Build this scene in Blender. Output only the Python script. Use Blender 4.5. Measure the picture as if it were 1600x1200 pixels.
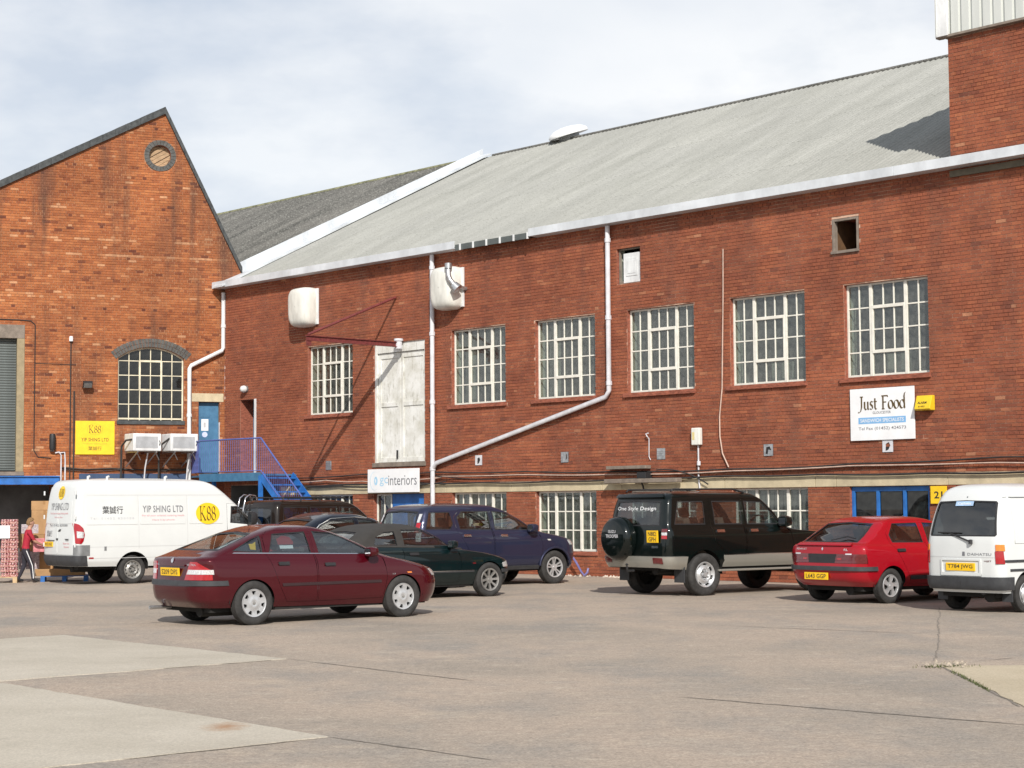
import bpy, math, random
import numpy as np
from math import sin, cos, pi, radians, atan, atan2, sqrt
from mathutils import Vector, Matrix
from mathutils.geometry import delaunay_2d_cdt

random.seed(7)
RNG = np.random.RandomState(11)
for o in list(bpy.data.objects):
    bpy.data.objects.remove(o)
scene = bpy.context.scene
COL = scene.collection

# ------------------------------------------------------------------ camera
FOC, EYE, ROLL = 2800.0, 1.72, 0.0067
PITCH = atan(191.4 / FOC)
fw = np.array([0, cos(PITCH), sin(PITCH)])
up0 = np.array([0, -sin(PITCH), cos(PITCH)])
rt0 = np.array([1.0, 0, 0])
rt = rt0 * cos(ROLL) - up0 * sin(ROLL)
upv = up0 * cos(ROLL) + rt0 * sin(ROLL)
EYEP = np.array([0, 0, EYE])
cam_d = bpy.data.cameras.new('camera')
cam = bpy.data.objects.new('camera', cam_d)
COL.objects.link(cam)
cam.matrix_world = Matrix(((rt[0], upv[0], -fw[0], 0), (rt[1], upv[1], -fw[1], 0),
                           (rt[2], upv[2], -fw[2], EYE), (0, 0, 0, 1)))
cam_d.sensor_width = 36.0
cam_d.lens = 36.0 * FOC / 1600.0
cam_d.clip_end = 2000.0
scene.camera = cam

# ------------------------------------------------------------------ light
SUN_EL, SUN_TRAVEL = 34.3, Vector((-0.095, 0.995, 0))     # the light travels away from the camera, a little to the left
st = SUN_TRAVEL.normalized() * cos(radians(SUN_EL)) + Vector((0, 0, -sin(radians(SUN_EL))))
sun_d = bpy.data.lights.new('sun', 'SUN')
sun_d.energy = 4.9
sun_d.angle = radians(0.53)
sun_d.color = (1.0, 0.945, 0.87)
sun = bpy.data.objects.new('sun', sun_d)
COL.objects.link(sun)
sun.rotation_euler = st.to_track_quat('-Z', 'Y').to_euler()
sun.location = (0, 0, 60)

world = bpy.data.worlds.new('World')
scene.world = world
world.use_nodes = True
wn, wl = world.node_tree.nodes, world.node_tree.links
wn.clear()
w_out = wn.new('ShaderNodeOutputWorld')
w_bg = wn.new('ShaderNodeBackground')
w_bg.inputs['Strength'].default_value = 0.10
sky = wn.new('ShaderNodeTexSky')
sky.sky_type = 'NISHITA'
sky.sun_disc = False
sky.sun_elevation = radians(SUN_EL)
sky.sun_rotation = atan2(-st.x, -st.y)
sky.air_density = 1.0
sky.dust_density = 0.6
sky.ozone_density = 1.6
tc = wn.new('ShaderNodeTexCoord')
mp = wn.new('ShaderNodeMapping')
mp.inputs['Scale'].default_value = (1.0, 1.0, 2.6)
mp.inputs['Location'].default_value = (7.1, 1.5, 2.3)
wl.new(tc.outputs['Generated'], mp.inputs['Vector'])
n1 = wn.new('ShaderNodeTexNoise')
n1.inputs['Scale'].default_value = 3.2
n1.inputs['Detail'].default_value = 7
n1.inputs['Roughness'].default_value = 0.5
n1.inputs['Distortion'].default_value = 0.35
wl.new(mp.outputs['Vector'], n1.inputs['Vector'])
r1 = wn.new('ShaderNodeValToRGB')
r1.color_ramp.elements[0].position = 0.36
r1.color_ramp.elements[0].color = (0.74, 0.74, 0.74, 1)
r1.color_ramp.elements[1].position = 0.62
r1.color_ramp.elements[1].color = (0.96, 0.96, 0.96, 1)
wl.new(n1.outputs['Fac'], r1.inputs['Fac'])
n2 = wn.new('ShaderNodeTexNoise')
n2.inputs['Scale'].default_value = 4.6
n2.inputs['Detail'].default_value = 6
n2.inputs['Roughness'].default_value = 0.55
mp2 = wn.new('ShaderNodeMapping')
mp2.inputs['Scale'].default_value = (1.0, 1.0, 2.2)
mp2.inputs['Location'].default_value = (17.3, 11.7, 12.5)
wl.new(tc.outputs['Generated'], mp2.inputs['Vector'])
wl.new(mp2.outputs['Vector'], n2.inputs['Vector'])
r2 = wn.new('ShaderNodeValToRGB')
r2.color_ramp.elements[0].position = 0.36
r2.color_ramp.elements[0].color = (7.2, 7.75, 8.6, 1)
r2.color_ramp.elements[1].position = 0.55
r2.color_ramp.elements[1].color = (10.2, 10.3, 10.4, 1)
wl.new(n2.outputs['Fac'], r2.inputs['Fac'])
# cloud thins towards the zenith as a broken fair weather sky does
sp = wn.new('ShaderNodeSeparateXYZ')
wl.new(tc.outputs['Generated'], sp.inputs[0])
thin = wn.new('ShaderNodeMapRange')
thin.inputs['From Min'].default_value = 0.25
thin.inputs['From Max'].default_value = 0.85
thin.inputs['To Min'].default_value = 1.0
thin.inputs['To Max'].default_value = 0.35
wl.new(sp.outputs['Z'], thin.inputs['Value'])
mul = wn.new('ShaderNodeMath')
mul.operation = 'MULTIPLY'
wl.new(r1.outputs['Color'], mul.inputs[0])
wl.new(thin.outputs['Result'], mul.inputs[1])
mx = wn.new('ShaderNodeMix')
mx.data_type = 'RGBA'
wl.new(mul.outputs[0], mx.inputs['Factor'])
wl.new(sky.outputs['Color'], mx.inputs['A'])
wl.new(r2.outputs['Color'], mx.inputs['B'])
wl.new(mx.outputs['Result'], w_bg.inputs['Color'])
wl.new(w_bg.outputs[0], w_out.inputs['Surface'])

scene.view_settings.view_transform = 'Standard'
scene.view_settings.look = 'None'
scene.view_settings.exposure = 0.0
scene.view_settings.gamma = 1.0
scene.view_settings.use_curve_mapping = False
scene.render.engine = 'CYCLES'
scene.cycles.max_bounces = 8
scene.cycles.transparent_max_bounces = 24
scene.cycles.use_denoising = True

# ------------------------------------------------------------------ surveyed lines of the place (metres)
MAIN_O = np.array([1.7028, 44.3734, 0.0])             # a point at the foot of the long brick wall
E_M = np.array([0.68272, -0.73068, 0.0])              # along the long wall, towards the right
N_M = np.array([-0.73068, -0.68272, 0.0])             # out of the long wall
RZ_M = atan2(E_M[1], E_M[0])
GAB_O = MAIN_O + E_M * (-15.73)
E_G = np.array([0.93338, 0.35889, 0.0])
N_G = np.array([0.35889, -0.93338, 0.0])
RZ_G = atan2(E_G[1], E_G[0])


def ray(x, y):
    return fw + rt * (x - 800) / FOC + upv * (600 - y) / FOC


def ground_at(x, y, z=0.0):
    q = ray(x, y)
    return EYEP + q * ((z - EYE) / q[2])


def on_main(s, z, out=0.0):
    p = MAIN_O + E_M * s + N_M * out
    return Vector((p[0], p[1], z))


def on_gable(s, z, out=0.0):
    p = GAB_O + E_G * s + N_G * out
    return Vector((p[0], p[1], z))


# ------------------------------------------------------------------ materials
def nodes_of(m):
    m.use_nodes = True
    nt = m.node_tree
    return nt, nt.nodes, nt.links, nt.nodes['Principled BSDF']


def mat(name, col, rough=0.6, metal=0.0, var=0.12, scale=6.0, bump=0.0, bscale=40.0, coat=0.0, spec=0.5, stretch=None, col2=None):
    """Plain procedural material: base colour with a little worn variation, optional fine relief."""
    m = bpy.data.materials.new(name)
    nt, N, L, b = nodes_of(m)
    b.inputs['Roughness'].default_value = rough
    b.inputs['Metallic'].default_value = metal
    b.inputs['Specular IOR Level'].default_value = spec
    if coat:
        b.inputs['Coat Weight'].default_value = coat
        b.inputs['Coat Roughness'].default_value = 0.04
    t = N.new('ShaderNodeTexCoord')
    v = t.outputs['Object']
    if stretch:
        k = N.new('ShaderNodeMapping')
        k.inputs['Scale'].default_value = stretch
        L.new(v, k.inputs['Vector'])
        v = k.outputs['Vector']
    n = N.new('ShaderNodeTexNoise')
    n.inputs['Scale'].default_value = scale
    n.inputs['Detail'].default_value = 6
    n.inputs['Roughness'].default_value = 0.6
    L.new(v, n.inputs['Vector'])
    r = N.new('ShaderNodeValToRGB')
    lo = col2 if col2 else tuple(c * (1 - var) for c in col)
    hi = col if col2 else tuple(min(1, c * (1 + var)) for c in col)
    r.color_ramp.elements[0].position = 0.35
    r.color_ramp.elements[1].position = 0.65
    r.color_ramp.elements[0].color = (*lo, 1)
    r.color_ramp.elements[1].color = (*hi, 1)
    L.new(n.outputs['Fac'], r.inputs['Fac'])
    L.new(r.outputs['Color'], b.inputs['Base Color'])
    if bump:
        n2 = N.new('ShaderNodeTexNoise')
        n2.inputs['Scale'].default_value = bscale
        n2.inputs['Detail'].default_value = 4
        L.new(v, n2.inputs['Vector'])
        bp = N.new('ShaderNodeBump')
        bp.inputs['Strength'].default_value = bump
        bp.inputs['Distance'].default_value = 0.02
        L.new(n2.outputs['Fac'], bp.inputs['Height'])
        L.new(bp.outputs['Normal'], b.inputs['Normal'])
    return m


def ramp(N, L, src, stops):
    r = N.new('ShaderNodeValToRGB')
    e = r.color_ramp.elements
    while len(e) < len(stops):
        e.new(0.5)
    for i, (p, c) in enumerate(stops):
        e[i].position = p
        e[i].color = (*c, 1)
    L.new(src, r.inputs['Fac'])
    return r.outputs['Color']


def mixc(N, L, fac, a, b_, mode='MIX'):
    x = N.new('ShaderNodeMix')
    x.data_type = 'RGBA'
    x.blend_type = mode
    for sock, val in ((x.inputs['Factor'], fac), (x.inputs['A'], a), (x.inputs['B'], b_)):
        if hasattr(val, 'links'):
            L.new(val, sock)
        elif isinstance(val, tuple):
            sock.default_value = (*val, 1)
        else:
            sock.default_value = val
    return x.outputs['Result']


def noise(N, L, vec, scale, detail=5, rough=0.55, st=None):
    if st:
        k = N.new('ShaderNodeMapping')
        k.inputs['Scale'].default_value = st
        L.new(vec, k.inputs['Vector'])
        vec = k.outputs['Vector']
    n = N.new('ShaderNodeTexNoise')
    n.inputs['Scale'].default_value = scale
    n.inputs['Detail'].default_value = detail
    n.inputs['Roughness'].default_value = rough
    L.new(vec, n.inputs['Vector'])
    return n.outputs['Fac']


def brick_mat(name, stops, stain, stain_amt=0.6, pale=(0.50, 0.30, 0.19)):
    """Brick colour from a tone stored per brick; long soot runs and blotches in wall space."""
    m = bpy.data.materials.new(name)
    nt, N, L, b = nodes_of(m)
    a = N.new('ShaderNodeAttribute')
    a.attribute_name = 'tone'
    g = N.new('ShaderNodeNewGeometry')
    pos = g.outputs['Position']
    base = ramp(N, L, a.outputs['Fac'], stops)
    f = noise(N, L, pos, 28.0, 6, 0.65)
    base = mixc(N, L, 0.55, base, ramp(N, L, f, [(0.3, (0.55, 0.55, 0.55)), (0.7, (1.25, 1.25, 1.25))]), 'MULTIPLY')
    big = noise(N, L, pos, 0.55, 5, 0.6)
    base = mixc(N, L, ramp(N, L, big, [(0.36, (0, 0, 0)), (0.66, (1, 1, 1))]), mixc(N, L, 1.0, base, (1.14, 1.16, 1.14), 'MULTIPLY'), mixc(N, L, 1.0, base, (0.82, 0.83, 0.86), 'MULTIPLY'))
    md = noise(N, L, pos, 2.4, 6, 0.7, st=(1, 1, 1.5))
    base = mixc(N, L, 0.7, base, ramp(N, L, md, [(0.32, (0.82, 0.82, 0.84)), (0.68, (1.22, 1.24, 1.24))]), 'MULTIPLY')
    runs = noise(N, L, pos, 1.0, 4, 0.6, st=(1.7, 1.7, 0.16))
    fac = ramp(N, L, runs, [(0.48, (0, 0, 0)), (0.70, (stain_amt,) * 3)])
    base = mixc(N, L, fac, base, stain)
    fl = noise(N, L, pos, 9.0, 3, 0.5, st=(1, 1, 2.2))
    base = mixc(N, L, ramp(N, L, fl, [(0.70, (0, 0, 0)), (0.78, (0.6,) * 3)]), base, pale)
    L.new(base, b.inputs['Base Color'])
    b.inputs['Roughness'].default_value = 0.9
    b.inputs['Specular IOR Level'].default_value = 0.25
    bp = N.new('ShaderNodeBump')
    bp.inputs['Strength'].default_value = 0.5
    bp.inputs['Distance'].default_value = 0.006
    L.new(noise(N, L, pos, 60.0, 4, 0.6), bp.inputs['Height'])
    L.new(bp.outputs['Normal'], b.inputs['Normal'])
    return m


def glass_mat(name, tint, gloss=0.10, rough=0.015, dirt=0.04):
    m = bpy.data.materials.new(name)
    m.use_nodes = True
    N, L = m.node_tree.nodes, m.node_tree.links
    N.clear()
    out = N.new('ShaderNodeOutputMaterial')
    tr = N.new('ShaderNodeBsdfTransparent')
    tr.inputs['Color'].default_value = (*tint, 1)
    gl = N.new('ShaderNodeBsdfGlossy')
    gl.inputs['Roughness'].default_value = rough
    df = N.new('ShaderNodeBsdfDiffuse')
    df.inputs['Color'].default_value = (0.35, 0.36, 0.34, 1)
    gm = N.new('ShaderNodeNewGeometry')
    dt = N.new('ShaderNodeVectorMath')
    dt.operation = 'DOT_PRODUCT'
    L.new(gm.outputs['Incoming'], dt.inputs[0])
    L.new(gm.outputs['Normal'], dt.inputs[1])
    prev = dt.outputs['Value']
    for op, val in (('ABSOLUTE', None), ('SUBTRACT', 1.0), ('POWER', 5.0), ('MULTIPLY', 0.9), ('ADD', 0.04 + gloss)):
        k = N.new('ShaderNodeMath')
        k.operation = op
        if op == 'SUBTRACT':
            k.inputs[0].default_value = val
            L.new(prev, k.inputs[1])
        else:
            L.new(prev, k.inputs[0])
            if val is not None:
                k.inputs[1].default_value = val
        k.use_clamp = op in ('SUBTRACT', 'ADD')
        prev = k.outputs[0]
    ad = k
    m1 = N.new('ShaderNodeMixShader')
    L.new(ad.outputs[0], m1.inputs[0])
    L.new(tr.outputs[0], m1.inputs[1])
    L.new(gl.outputs[0], m1.inputs[2])
    m2 = N.new('ShaderNodeMixShader')
    t = N.new('ShaderNodeTexCoord')
    nf = noise(N, L, t.outputs['Object'], 3.0, 5, 0.6)
    r = N.new('ShaderNodeMapRange')
    r.inputs['From Min'].default_value = 0.35
    r.inputs['From Max'].default_value = 0.75
    r.inputs['To Max'].default_value = dirt * 2
    L.new(nf, r.inputs['Value'])
    L.new(r.outputs['Result'], m2.inputs[0])
    L.new(m1.outputs[0], m2.inputs[1])
    L.new(df.outputs[0], m2.inputs[2])
    L.new(m2.outputs[0], out.inputs['Surface'])
    return m


def paint(name, col, metal=0.0, rough=0.32, coat=1.0, flake=0.0):
    """Car paint under lacquer with road film low on the panels."""
    m = bpy.data.materials.new(name)
    nt, N, L, b = nodes_of(m)
    t = N.new('ShaderNodeTexCoord')
    n = noise(N, L, t.outputs['Object'], 2.2, 6, 0.6)
    base = mixc(N, L, n, tuple(c * 0.93 for c in col), tuple(min(1, c * 1.06) for c in col))
    sp_ = N.new('ShaderNodeSeparateXYZ')
    L.new(t.outputs['Object'], sp_.inputs[0])
    mr = N.new('ShaderNodeMapRange')
    mr.inputs['From Min'].default_value = 0.6
    mr.inputs['From Max'].default_value = 0.2
    mr.inputs['To Min'].default_value = 0.0
    mr.inputs['To Max'].default_value = 0.07
    L.new(sp_.outputs['Z'], mr.inputs['Value'])
    dn = noise(N, L, t.outputs['Object'], 9.0, 5, 0.65)
    mm = N.new('ShaderNodeMath')
    mm.operation = 'MULTIPLY'
    L.new(mr.outputs['Result'], mm.inputs[0])
    L.new(dn, mm.inputs[1])
    base = mixc(N, L, mm.outputs[0], base, (0.16, 0.14, 0.115))
    L.new(base, b.inputs['Base Color'])
    b.inputs['Metallic'].default_value = metal
    rr_ = N.new('ShaderNodeMapRange')
    rr_.inputs['To Min'].default_value = rough
    rr_.inputs['To Max'].default_value = rough + 0.3
    L.new(mm.outputs[0], rr_.inputs['Value'])
    L.new(rr_.outputs['Result'], b.inputs['Roughness'])
    b.inputs['Coat Weight'].default_value = coat * 0.8
    b.inputs['Specular IOR Level'].default_value = 0.08
    cr_ = N.new('ShaderNodeMapRange')
    cr_.inputs['To Min'].default_value = 0.03
    cr_.inputs['To Max'].default_value = 0.25
    L.new(mm.outputs[0], cr_.inputs['Value'])
    L.new(cr_.outputs['Result'], b.inputs['Coat Roughness'])
    return m


M = {}
RED_STOPS = [(0.0, (0.175, 0.060, 0.038)), (0.25, (0.245, 0.076, 0.043)), (0.55, (0.295, 0.092, 0.048)), (0.85, (0.34, 0.115, 0.057)), (1.0, (0.41, 0.18, 0.10))]
ORA_STOPS = [(0.0, (0.13, 0.040, 0.024)), (0.2, (0.28, 0.088, 0.036)), (0.55, (0.345, 0.115, 0.044)), (0.85, (0.40, 0.148, 0.058)), (1.0, (0.50, 0.25, 0.13))]
M['brick'] = brick_mat('red_brick', RED_STOPS, (0.14, 0.065, 0.048), 0.4)
M['brick_orange'] = brick_mat('orange_brick', ORA_STOPS, (0.095, 0.05, 0.036), 0.85)
M['mortar'] = mat('mortar', (0.235, 0.105, 0.07), 0.95, var=0.3, scale=3.0, bump=0.3)
M['mortar_orange'] = mat('mortar_orange', (0.27, 0.125, 0.075), 0.95, var=0.3, scale=3.0, bump=0.3)
for _n, _c in (('mortar', (0.60, 0.40, 0.29)), ('mortar_orange', (0.42, 0.235, 0.135))):
    _nt, _N, _L, _b = nodes_of(M[_n])
    _g = _N.new('ShaderNodeNewGeometry').outputs['Position']
    _src = _b.inputs['Base Color'].links[0].from_socket
    _o = mixc(_N, _L, ramp(_N, _L, noise(_N, _L, _g, 1.1, 7, 0.7, st=(1, 1, 1.6)), [(0.44, (0, 0, 0)), (0.58, (0.95,) * 3)]), _src, _c)
    _L.new(_o, _b.inputs['Base Color'])
M['reveal'] = mat('brick_reveal', (0.27, 0.085, 0.05), 0.9, var=0.35, scale=9.0, bump=0.4, stretch=(1, 1, 3))
M['plaster'] = mat('pale_plaster', (0.46, 0.50, 0.43), 0.85, var=0.15, scale=3.0)
M['room'] = mat('room_wall', (0.16, 0.165, 0.16), 0.9, var=0.3, scale=0.8)
M['stone'] = mat('band_stone', (0.50, 0.425, 0.285), 0.85, var=0.16, scale=2.5, bump=0.2)
M['white_metal'] = mat('white_enamel', (0.66, 0.675, 0.68), 0.45, var=0.16, scale=4.0, stretch=(1, 1, 0.4))
M['white_paint'] = mat('cream_window_paint', (0.72, 0.70, 0.625), 0.5, var=0.08, scale=8.0)
M['white_door'] = None
M['gutter'] = mat('gutter_enamel', (0.57, 0.60, 0.63), 0.5, var=0.16, scale=1.5, stretch=(1, 1, 0.6))
M['pipe'] = mat('pipe_paint', (0.60, 0.60, 0.63), 0.5, var=0.12, scale=5.0)
M['verge'] = mat('verge_slate', (0.055, 0.060, 0.062), 0.85, var=0.35, scale=8.0, bump=0.5)
M['blue_brick'] = mat('blue_brick', (0.085, 0.085, 0.08), 0.8, var=0.3, scale=8.0, bump=0.3)
M['grey_steel'] = mat('grey_steel', (0.25, 0.26, 0.265), 0.5, metal=0.5, var=0.15)
M['galv'] = mat('galvanised', (0.48, 0.49, 0.50), 0.42, metal=0.85, var=0.2, scale=14)
M['shutter'] = mat('shutter_steel', (0.105, 0.12, 0.117), 0.5, metal=0.3, var=0.15, scale=2)
M['khaki'] = mat('khaki_frame', (0.27, 0.215, 0.125), 0.6, var=0.15)
M['brown_concrete'] = mat('brown_lintel', (0.20, 0.165, 0.135), 0.85, var=0.2, bump=0.2)
M['blue'] = mat('blue_paint', (0.022, 0.135, 0.42), 0.45, var=0.22, scale=4.0)
M['blue_door'] = mat('worn_blue_paint', (0.035, 0.125, 0.235), 0.55, var=0.3, scale=5.0, col2=(0.055, 0.17, 0.30))
M['blue_rail'] = mat('blue_rail_paint', (0.085, 0.125, 0.36), 0.5, var=0.2)
M['rust_red'] = mat('red_oxide', (0.155, 0.032, 0.03), 0.6, var=0.3, scale=12)
M['black'] = mat('black_plastic', (0.018, 0.018, 0.02), 0.55, var=0.2)
M['trim'] = mat('bumper_plastic', (0.038, 0.040, 0.044), 0.62, var=0.2, scale=10)
M['rubber'] = mat('tyre_rubber', (0.030, 0.029, 0.028), 0.85, var=0.35, scale=9, bump=0.2)
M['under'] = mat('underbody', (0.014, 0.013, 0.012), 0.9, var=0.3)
M['seat'] = mat('seat_cloth', (0.035, 0.037, 0.042), 0.9, var=0.25)
M['seat_tan'] = mat('seat_tan', (0.15, 0.12, 0.09), 0.85, var=0.2)
M['chrome'] = mat('chrome', (0.72, 0.72, 0.73), 0.12, metal=1.0, var=0.05)
M['alloy'] = mat('wheel_silver', (0.56, 0.57, 0.58), 0.32, metal=0.55, var=0.12, scale=10)
M['alloy_dark'] = mat('wheel_silver_dusty', (0.33, 0.325, 0.31), 0.45, metal=0.6, var=0.2, scale=10)
M['yellow'] = mat('sign_yellow', (0.80, 0.53, 0.015), 0.5, var=0.06)
M['plate'] = mat('plate_yellow', (0.82, 0.50, 0.012), 0.35, var=0.05)
M['alarm'] = mat('alarm_yellow', (0.72, 0.50, 0.02), 0.4, var=0.06)
M['sign_white'] = mat('sign_white', (0.80, 0.81, 0.82), 0.45, var=0.06, scale=2.0)
M['ink'] = mat('black_ink', (0.02, 0.02, 0.022), 0.5, var=0.1)
M['ink_soft'] = mat('grey_ink', (0.16, 0.165, 0.18), 0.5, var=0.1)
M['ink_pale'] = mat('pale_grey_ink', (0.45, 0.46, 0.48), 0.5, var=0.1)
M['ink_brown'] = mat('brown_ink', (0.09, 0.055, 0.012), 0.5, var=0.1)
M['ink_red'] = mat('pink_ink', (0.66, 0.27, 0.29), 0.5, var=0.1)
M['ink_blue'] = mat('sky_blue_ink', (0.20, 0.43, 0.72), 0.5, var=0.08)
M['ink_blue_pale'] = mat('pale_blue_ink', (0.36, 0.60, 0.78), 0.5, var=0.08)
M['cable'] = mat('black_cable', (0.03, 0.028, 0.027), 0.7, var=0.2)
M['cable_pale'] = mat('pale_cable', (0.50, 0.36, 0.29), 0.7, var=0.15)
M['lens_red'] = mat('red_lens', (0.34, 0.006, 0.012), 0.12, var=0.12, scale=30, coat=1.0)
M['lens_red_dark'] = mat('dark_red_lens', (0.11, 0.008, 0.01), 0.15, var=0.2, scale=30, coat=1.0)
M['lens_amber'] = mat('amber_lens', (0.72, 0.20, 0.015), 0.12, var=0.12, scale=30, coat=1.0)
M['lens_clear'] = mat('clear_lens', (0.62, 0.62, 0.62), 0.1, var=0.25, scale=40, coat=1.0, metal=0.3)
M['timber'] = mat('weathered_timber', (0.36, 0.245, 0.145), 0.85, var=0.3, scale=5, stretch=(1, 8, 8))
M['pallet_wood'] = mat('pallet_wood', (0.46, 0.33, 0.19), 0.85, var=0.25, scale=6)
M['card'] = mat('brown_cardboard', (0.38, 0.225, 0.105), 0.85, var=0.15, scale=3)
M['tape'] = mat('parcel_tape', (0.30, 0.16, 0.06), 0.35, var=0.1)
M['lamp_glass'] = mat('opal_lamp', (0.62, 0.63, 0.62), 0.35, var=0.08)
M['cowl'] = mat('cowl_fibreglass', (0.66, 0.66, 0.61), 0.45, var=0.16, scale=4, stretch=(1, 1, 0.35))
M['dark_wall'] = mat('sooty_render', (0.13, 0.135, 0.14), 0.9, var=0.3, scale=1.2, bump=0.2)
M['glass'] = glass_mat('window_glass', (0.80, 0.83, 0.80), 0.05, 0.03, 0.11)
M['car_glass'] = glass_mat('car_glass', (0.52, 0.60, 0.61), 0.13, 0.005, 0.012)
M['car_glass_dark'] = glass_mat('tinted_car_glass', (0.22, 0.25, 0.26), 0.09, 0.005, 0.015)


# ------------------------------------------------------------------ mesh helpers
class MB:
    def __init__(self):
        self.v, self.f, self.m = [], [], []

    def add(self, vs, fs, m=0):
        k = len(self.v)
        self.v += [tuple(float(c) for c in p) for p in vs]
        for f in fs:
            self.f.append([i + k for i in f])
            self.m.append(m)
        return self

    def box(self, x0, x1, y0, y1, z0, z1, m=0, mtx=None):
        vs = [Vector((x, y, z)) for x in (x0, x1) for y in (y0, y1) for z in (z0, z1)]
        if mtx is not None:
            vs = [mtx @ p for p in vs]
        return self.add(vs, [(0, 1, 3, 2), (4, 6, 7, 5), (0, 4, 5, 1), (2, 3, 7, 6), (0, 2, 6, 4), (1, 5, 7, 3)], m)

    def bar(self, a, b, w, h, upx=(0, 0, 1), m=0):
        a, b = Vector(a), Vector(b)
        d = b - a
        l = d.length
        d.normalize()
        u = Vector(upx)
        sd = d.cross(u)
        if sd.length < 1e-6:
            sd = d.cross(Vector((1, 0, 0)))
        sd.normalize()
        u = sd.cross(d)
        mt = Matrix(((d.x, sd.x, u.x, a.x), (d.y, sd.y, u.y, a.y), (d.z, sd.z, u.z, a.z), (0, 0, 0, 1)))
        return self.box(0, l, -w / 2, w / 2, -h / 2, h / 2, m, mt)

    def tube(self, pts, r, n=8, m=0, caps=True, closed=False):
        pts = [Vector(p) for p in pts]
        rr = r if isinstance(r, (list, tuple)) else [r] * len(pts)
        rings = []
        prev = None
        for i, p in enumerate(pts):
            if closed:
                t = pts[(i + 1) % len(pts)] - pts[i - 1]
            else:
                t = pts[min(i + 1, len(pts) - 1)] - pts[max(i - 1, 0)]
            t.normalize()
            if prev is None:
                a = Vector((0, 0, 1)) if abs(t.z) < 0.9 else Vector((1, 0, 0))
                u = t.cross(a).normalized()
            else:
                u = (prev - t * prev.dot(t)).normalized()
            prev = u
            w = t.cross(u)
            rings.append([p + (u * cos(2 * pi * k / n) + w * sin(2 * pi * k / n)) * rr[i] for k in range(n)])
        vs = [q for ring in rings for q in ring]
        fs = []
        R = len(rings)
        for i in range(R if closed else R - 1):
            j = (i + 1) % R
            for k in range(n):
                fs.append((i * n + k, i * n + (k + 1) % n, j * n + (k + 1) % n, j * n + k))
        if caps and not closed:
            fs.append(tuple(range(n))[::-1])
            fs.append(tuple((R - 1) * n + k for k in range(n)))
        return self.add(vs, fs, m)

    def lathe(self, prof, o=(0, 0, 0), axis='y', n=32, m=0, sx=1.0):
        """prof: (radius, height along axis) points."""
        vs, fs = [], []
        for (r, h) in prof:
            for k in range(n):
                a = 2 * pi * k / n
                c, s = r * cos(a), r * sin(a)
                p = {'y': (c, h, s), 'z': (c * sx, s, h), 'x': (h, c, s)}[axis]
                vs.append((p[0] + o[0], p[1] + o[1], p[2] + o[2]))
        for i in range(len(prof) - 1):
            for k in range(n):
                fs.append((i * n + k, i * n + (k + 1) % n, (i + 1) * n + (k + 1) % n, (i + 1) * n + k))
        return self.add(vs, fs, m)

    def prism(self, poly, fn, d0, d1, m=0):
        """Extrude the 2-D polygon; fn(u, v, depth) gives the 3-D point."""
        n = len(poly)
        vs = [fn(u, v, d0) for u, v in poly] + [fn(u, v, d1) for u, v in poly]
        fs = [tuple(range(n)), tuple(range(2 * n - 1, n - 1, -1))]
        fs += [(i, i + n, (i + 1) % n + n, (i + 1) % n) for i in range(n)]
        return self.add(vs, fs, m)

    def build(self, name, mats, parent=None, loc=None, rz=None, smooth=None, bevel=0.0, tone=None, fix=True):
        me = bpy.data.meshes.new(name)
        me.from_pydata(self.v, [], self.f)
        for k in (mats if isinstance(mats, (list, tuple)) else [mats]):
            me.materials.append(k)
        if any(self.m):
            me.polygons.foreach_set('material_index', self.m)
        if tone is not None:
            at = me.attributes.new('tone', 'FLOAT', 'FACE')
            at.data.foreach_set('value', tone)
        if fix and len(self.f) < 60000:
            import bmesh
            bm = bmesh.new()
            bm.from_mesh(me)
            bmesh.ops.recalc_face_normals(bm, faces=bm.faces)
            bm.to_mesh(me)
            bm.free()
        if smooth is not None:
            me.polygons.foreach_set('use_smooth', [True] * len(me.polygons))
            me.set_sharp_from_angle(angle=radians(smooth))
        me.update()
        o = bpy.data.objects.new(name, me)
        COL.objects.link(o)
        if parent is not None:
            o.parent = parent
        if loc is not None:
            o.location = loc
        if rz is not None:
            o.rotation_euler = (0, 0, rz)
        if bevel:
            bv = o.modifiers.new('edge', 'BEVEL')
            bv.width = bevel
            bv.segments = 2
            bv.limit_method = 'ANGLE'
        return o


def tag(o, label=None, cat=None, group=None, kind=None):
    if label:
        o['label'] = label
    if cat:
        o['category'] = cat
    if group:
        o['group'] = group
    if kind:
        o['kind'] = kind
    return o


def thing(name, label, cat, loc=(0, 0, 0), rz=0.0, group=None):
    o = bpy.data.objects.new(name, None)
    o.empty_display_size = 0.3
    COL.objects.link(o)
    o.location = loc
    o.rotation_euler = (0, 0, rz)
    return tag(o, label, cat, group)


def text_mesh(s, size=1.0, sx=1.0, align='CENTER', bold=0.0, spacing=1.0):
    """Vertices (u, v) and faces of a word in the built-in font, centred on its own height and width."""
    c = bpy.data.curves.new('lettering', 'FONT')
    c.body = s
    c.size = size
    c.resolution_u = 2
    c.offset = bold
    c.space_character = spacing
    t = bpy.data.objects.new('lettering', c)
    me = bpy.data.meshes.new_from_object(t)
    vs = np.array([v.co[:2] for v in me.vertices])
    fs = [tuple(p.vertices) for p in me.polygons]
    bpy.data.objects.remove(t)
    bpy.data.curves.remove(c)
    bpy.data.meshes.remove(me)
    lo, hi = vs.min(0), vs.max(0)
    vs = vs - (lo + hi) / 2
    vs[:, 0] *= sx
    return vs, fs, (hi - lo) * np.array([sx, 1])


def fit_text(s, w, h, bold=0.0, spacing=1.0):
    vs, fs, sz = text_mesh(s, 1.0, bold=bold, spacing=spacing)
    return vs * np.array([w / sz[0], h / sz[1]]), fs


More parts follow.
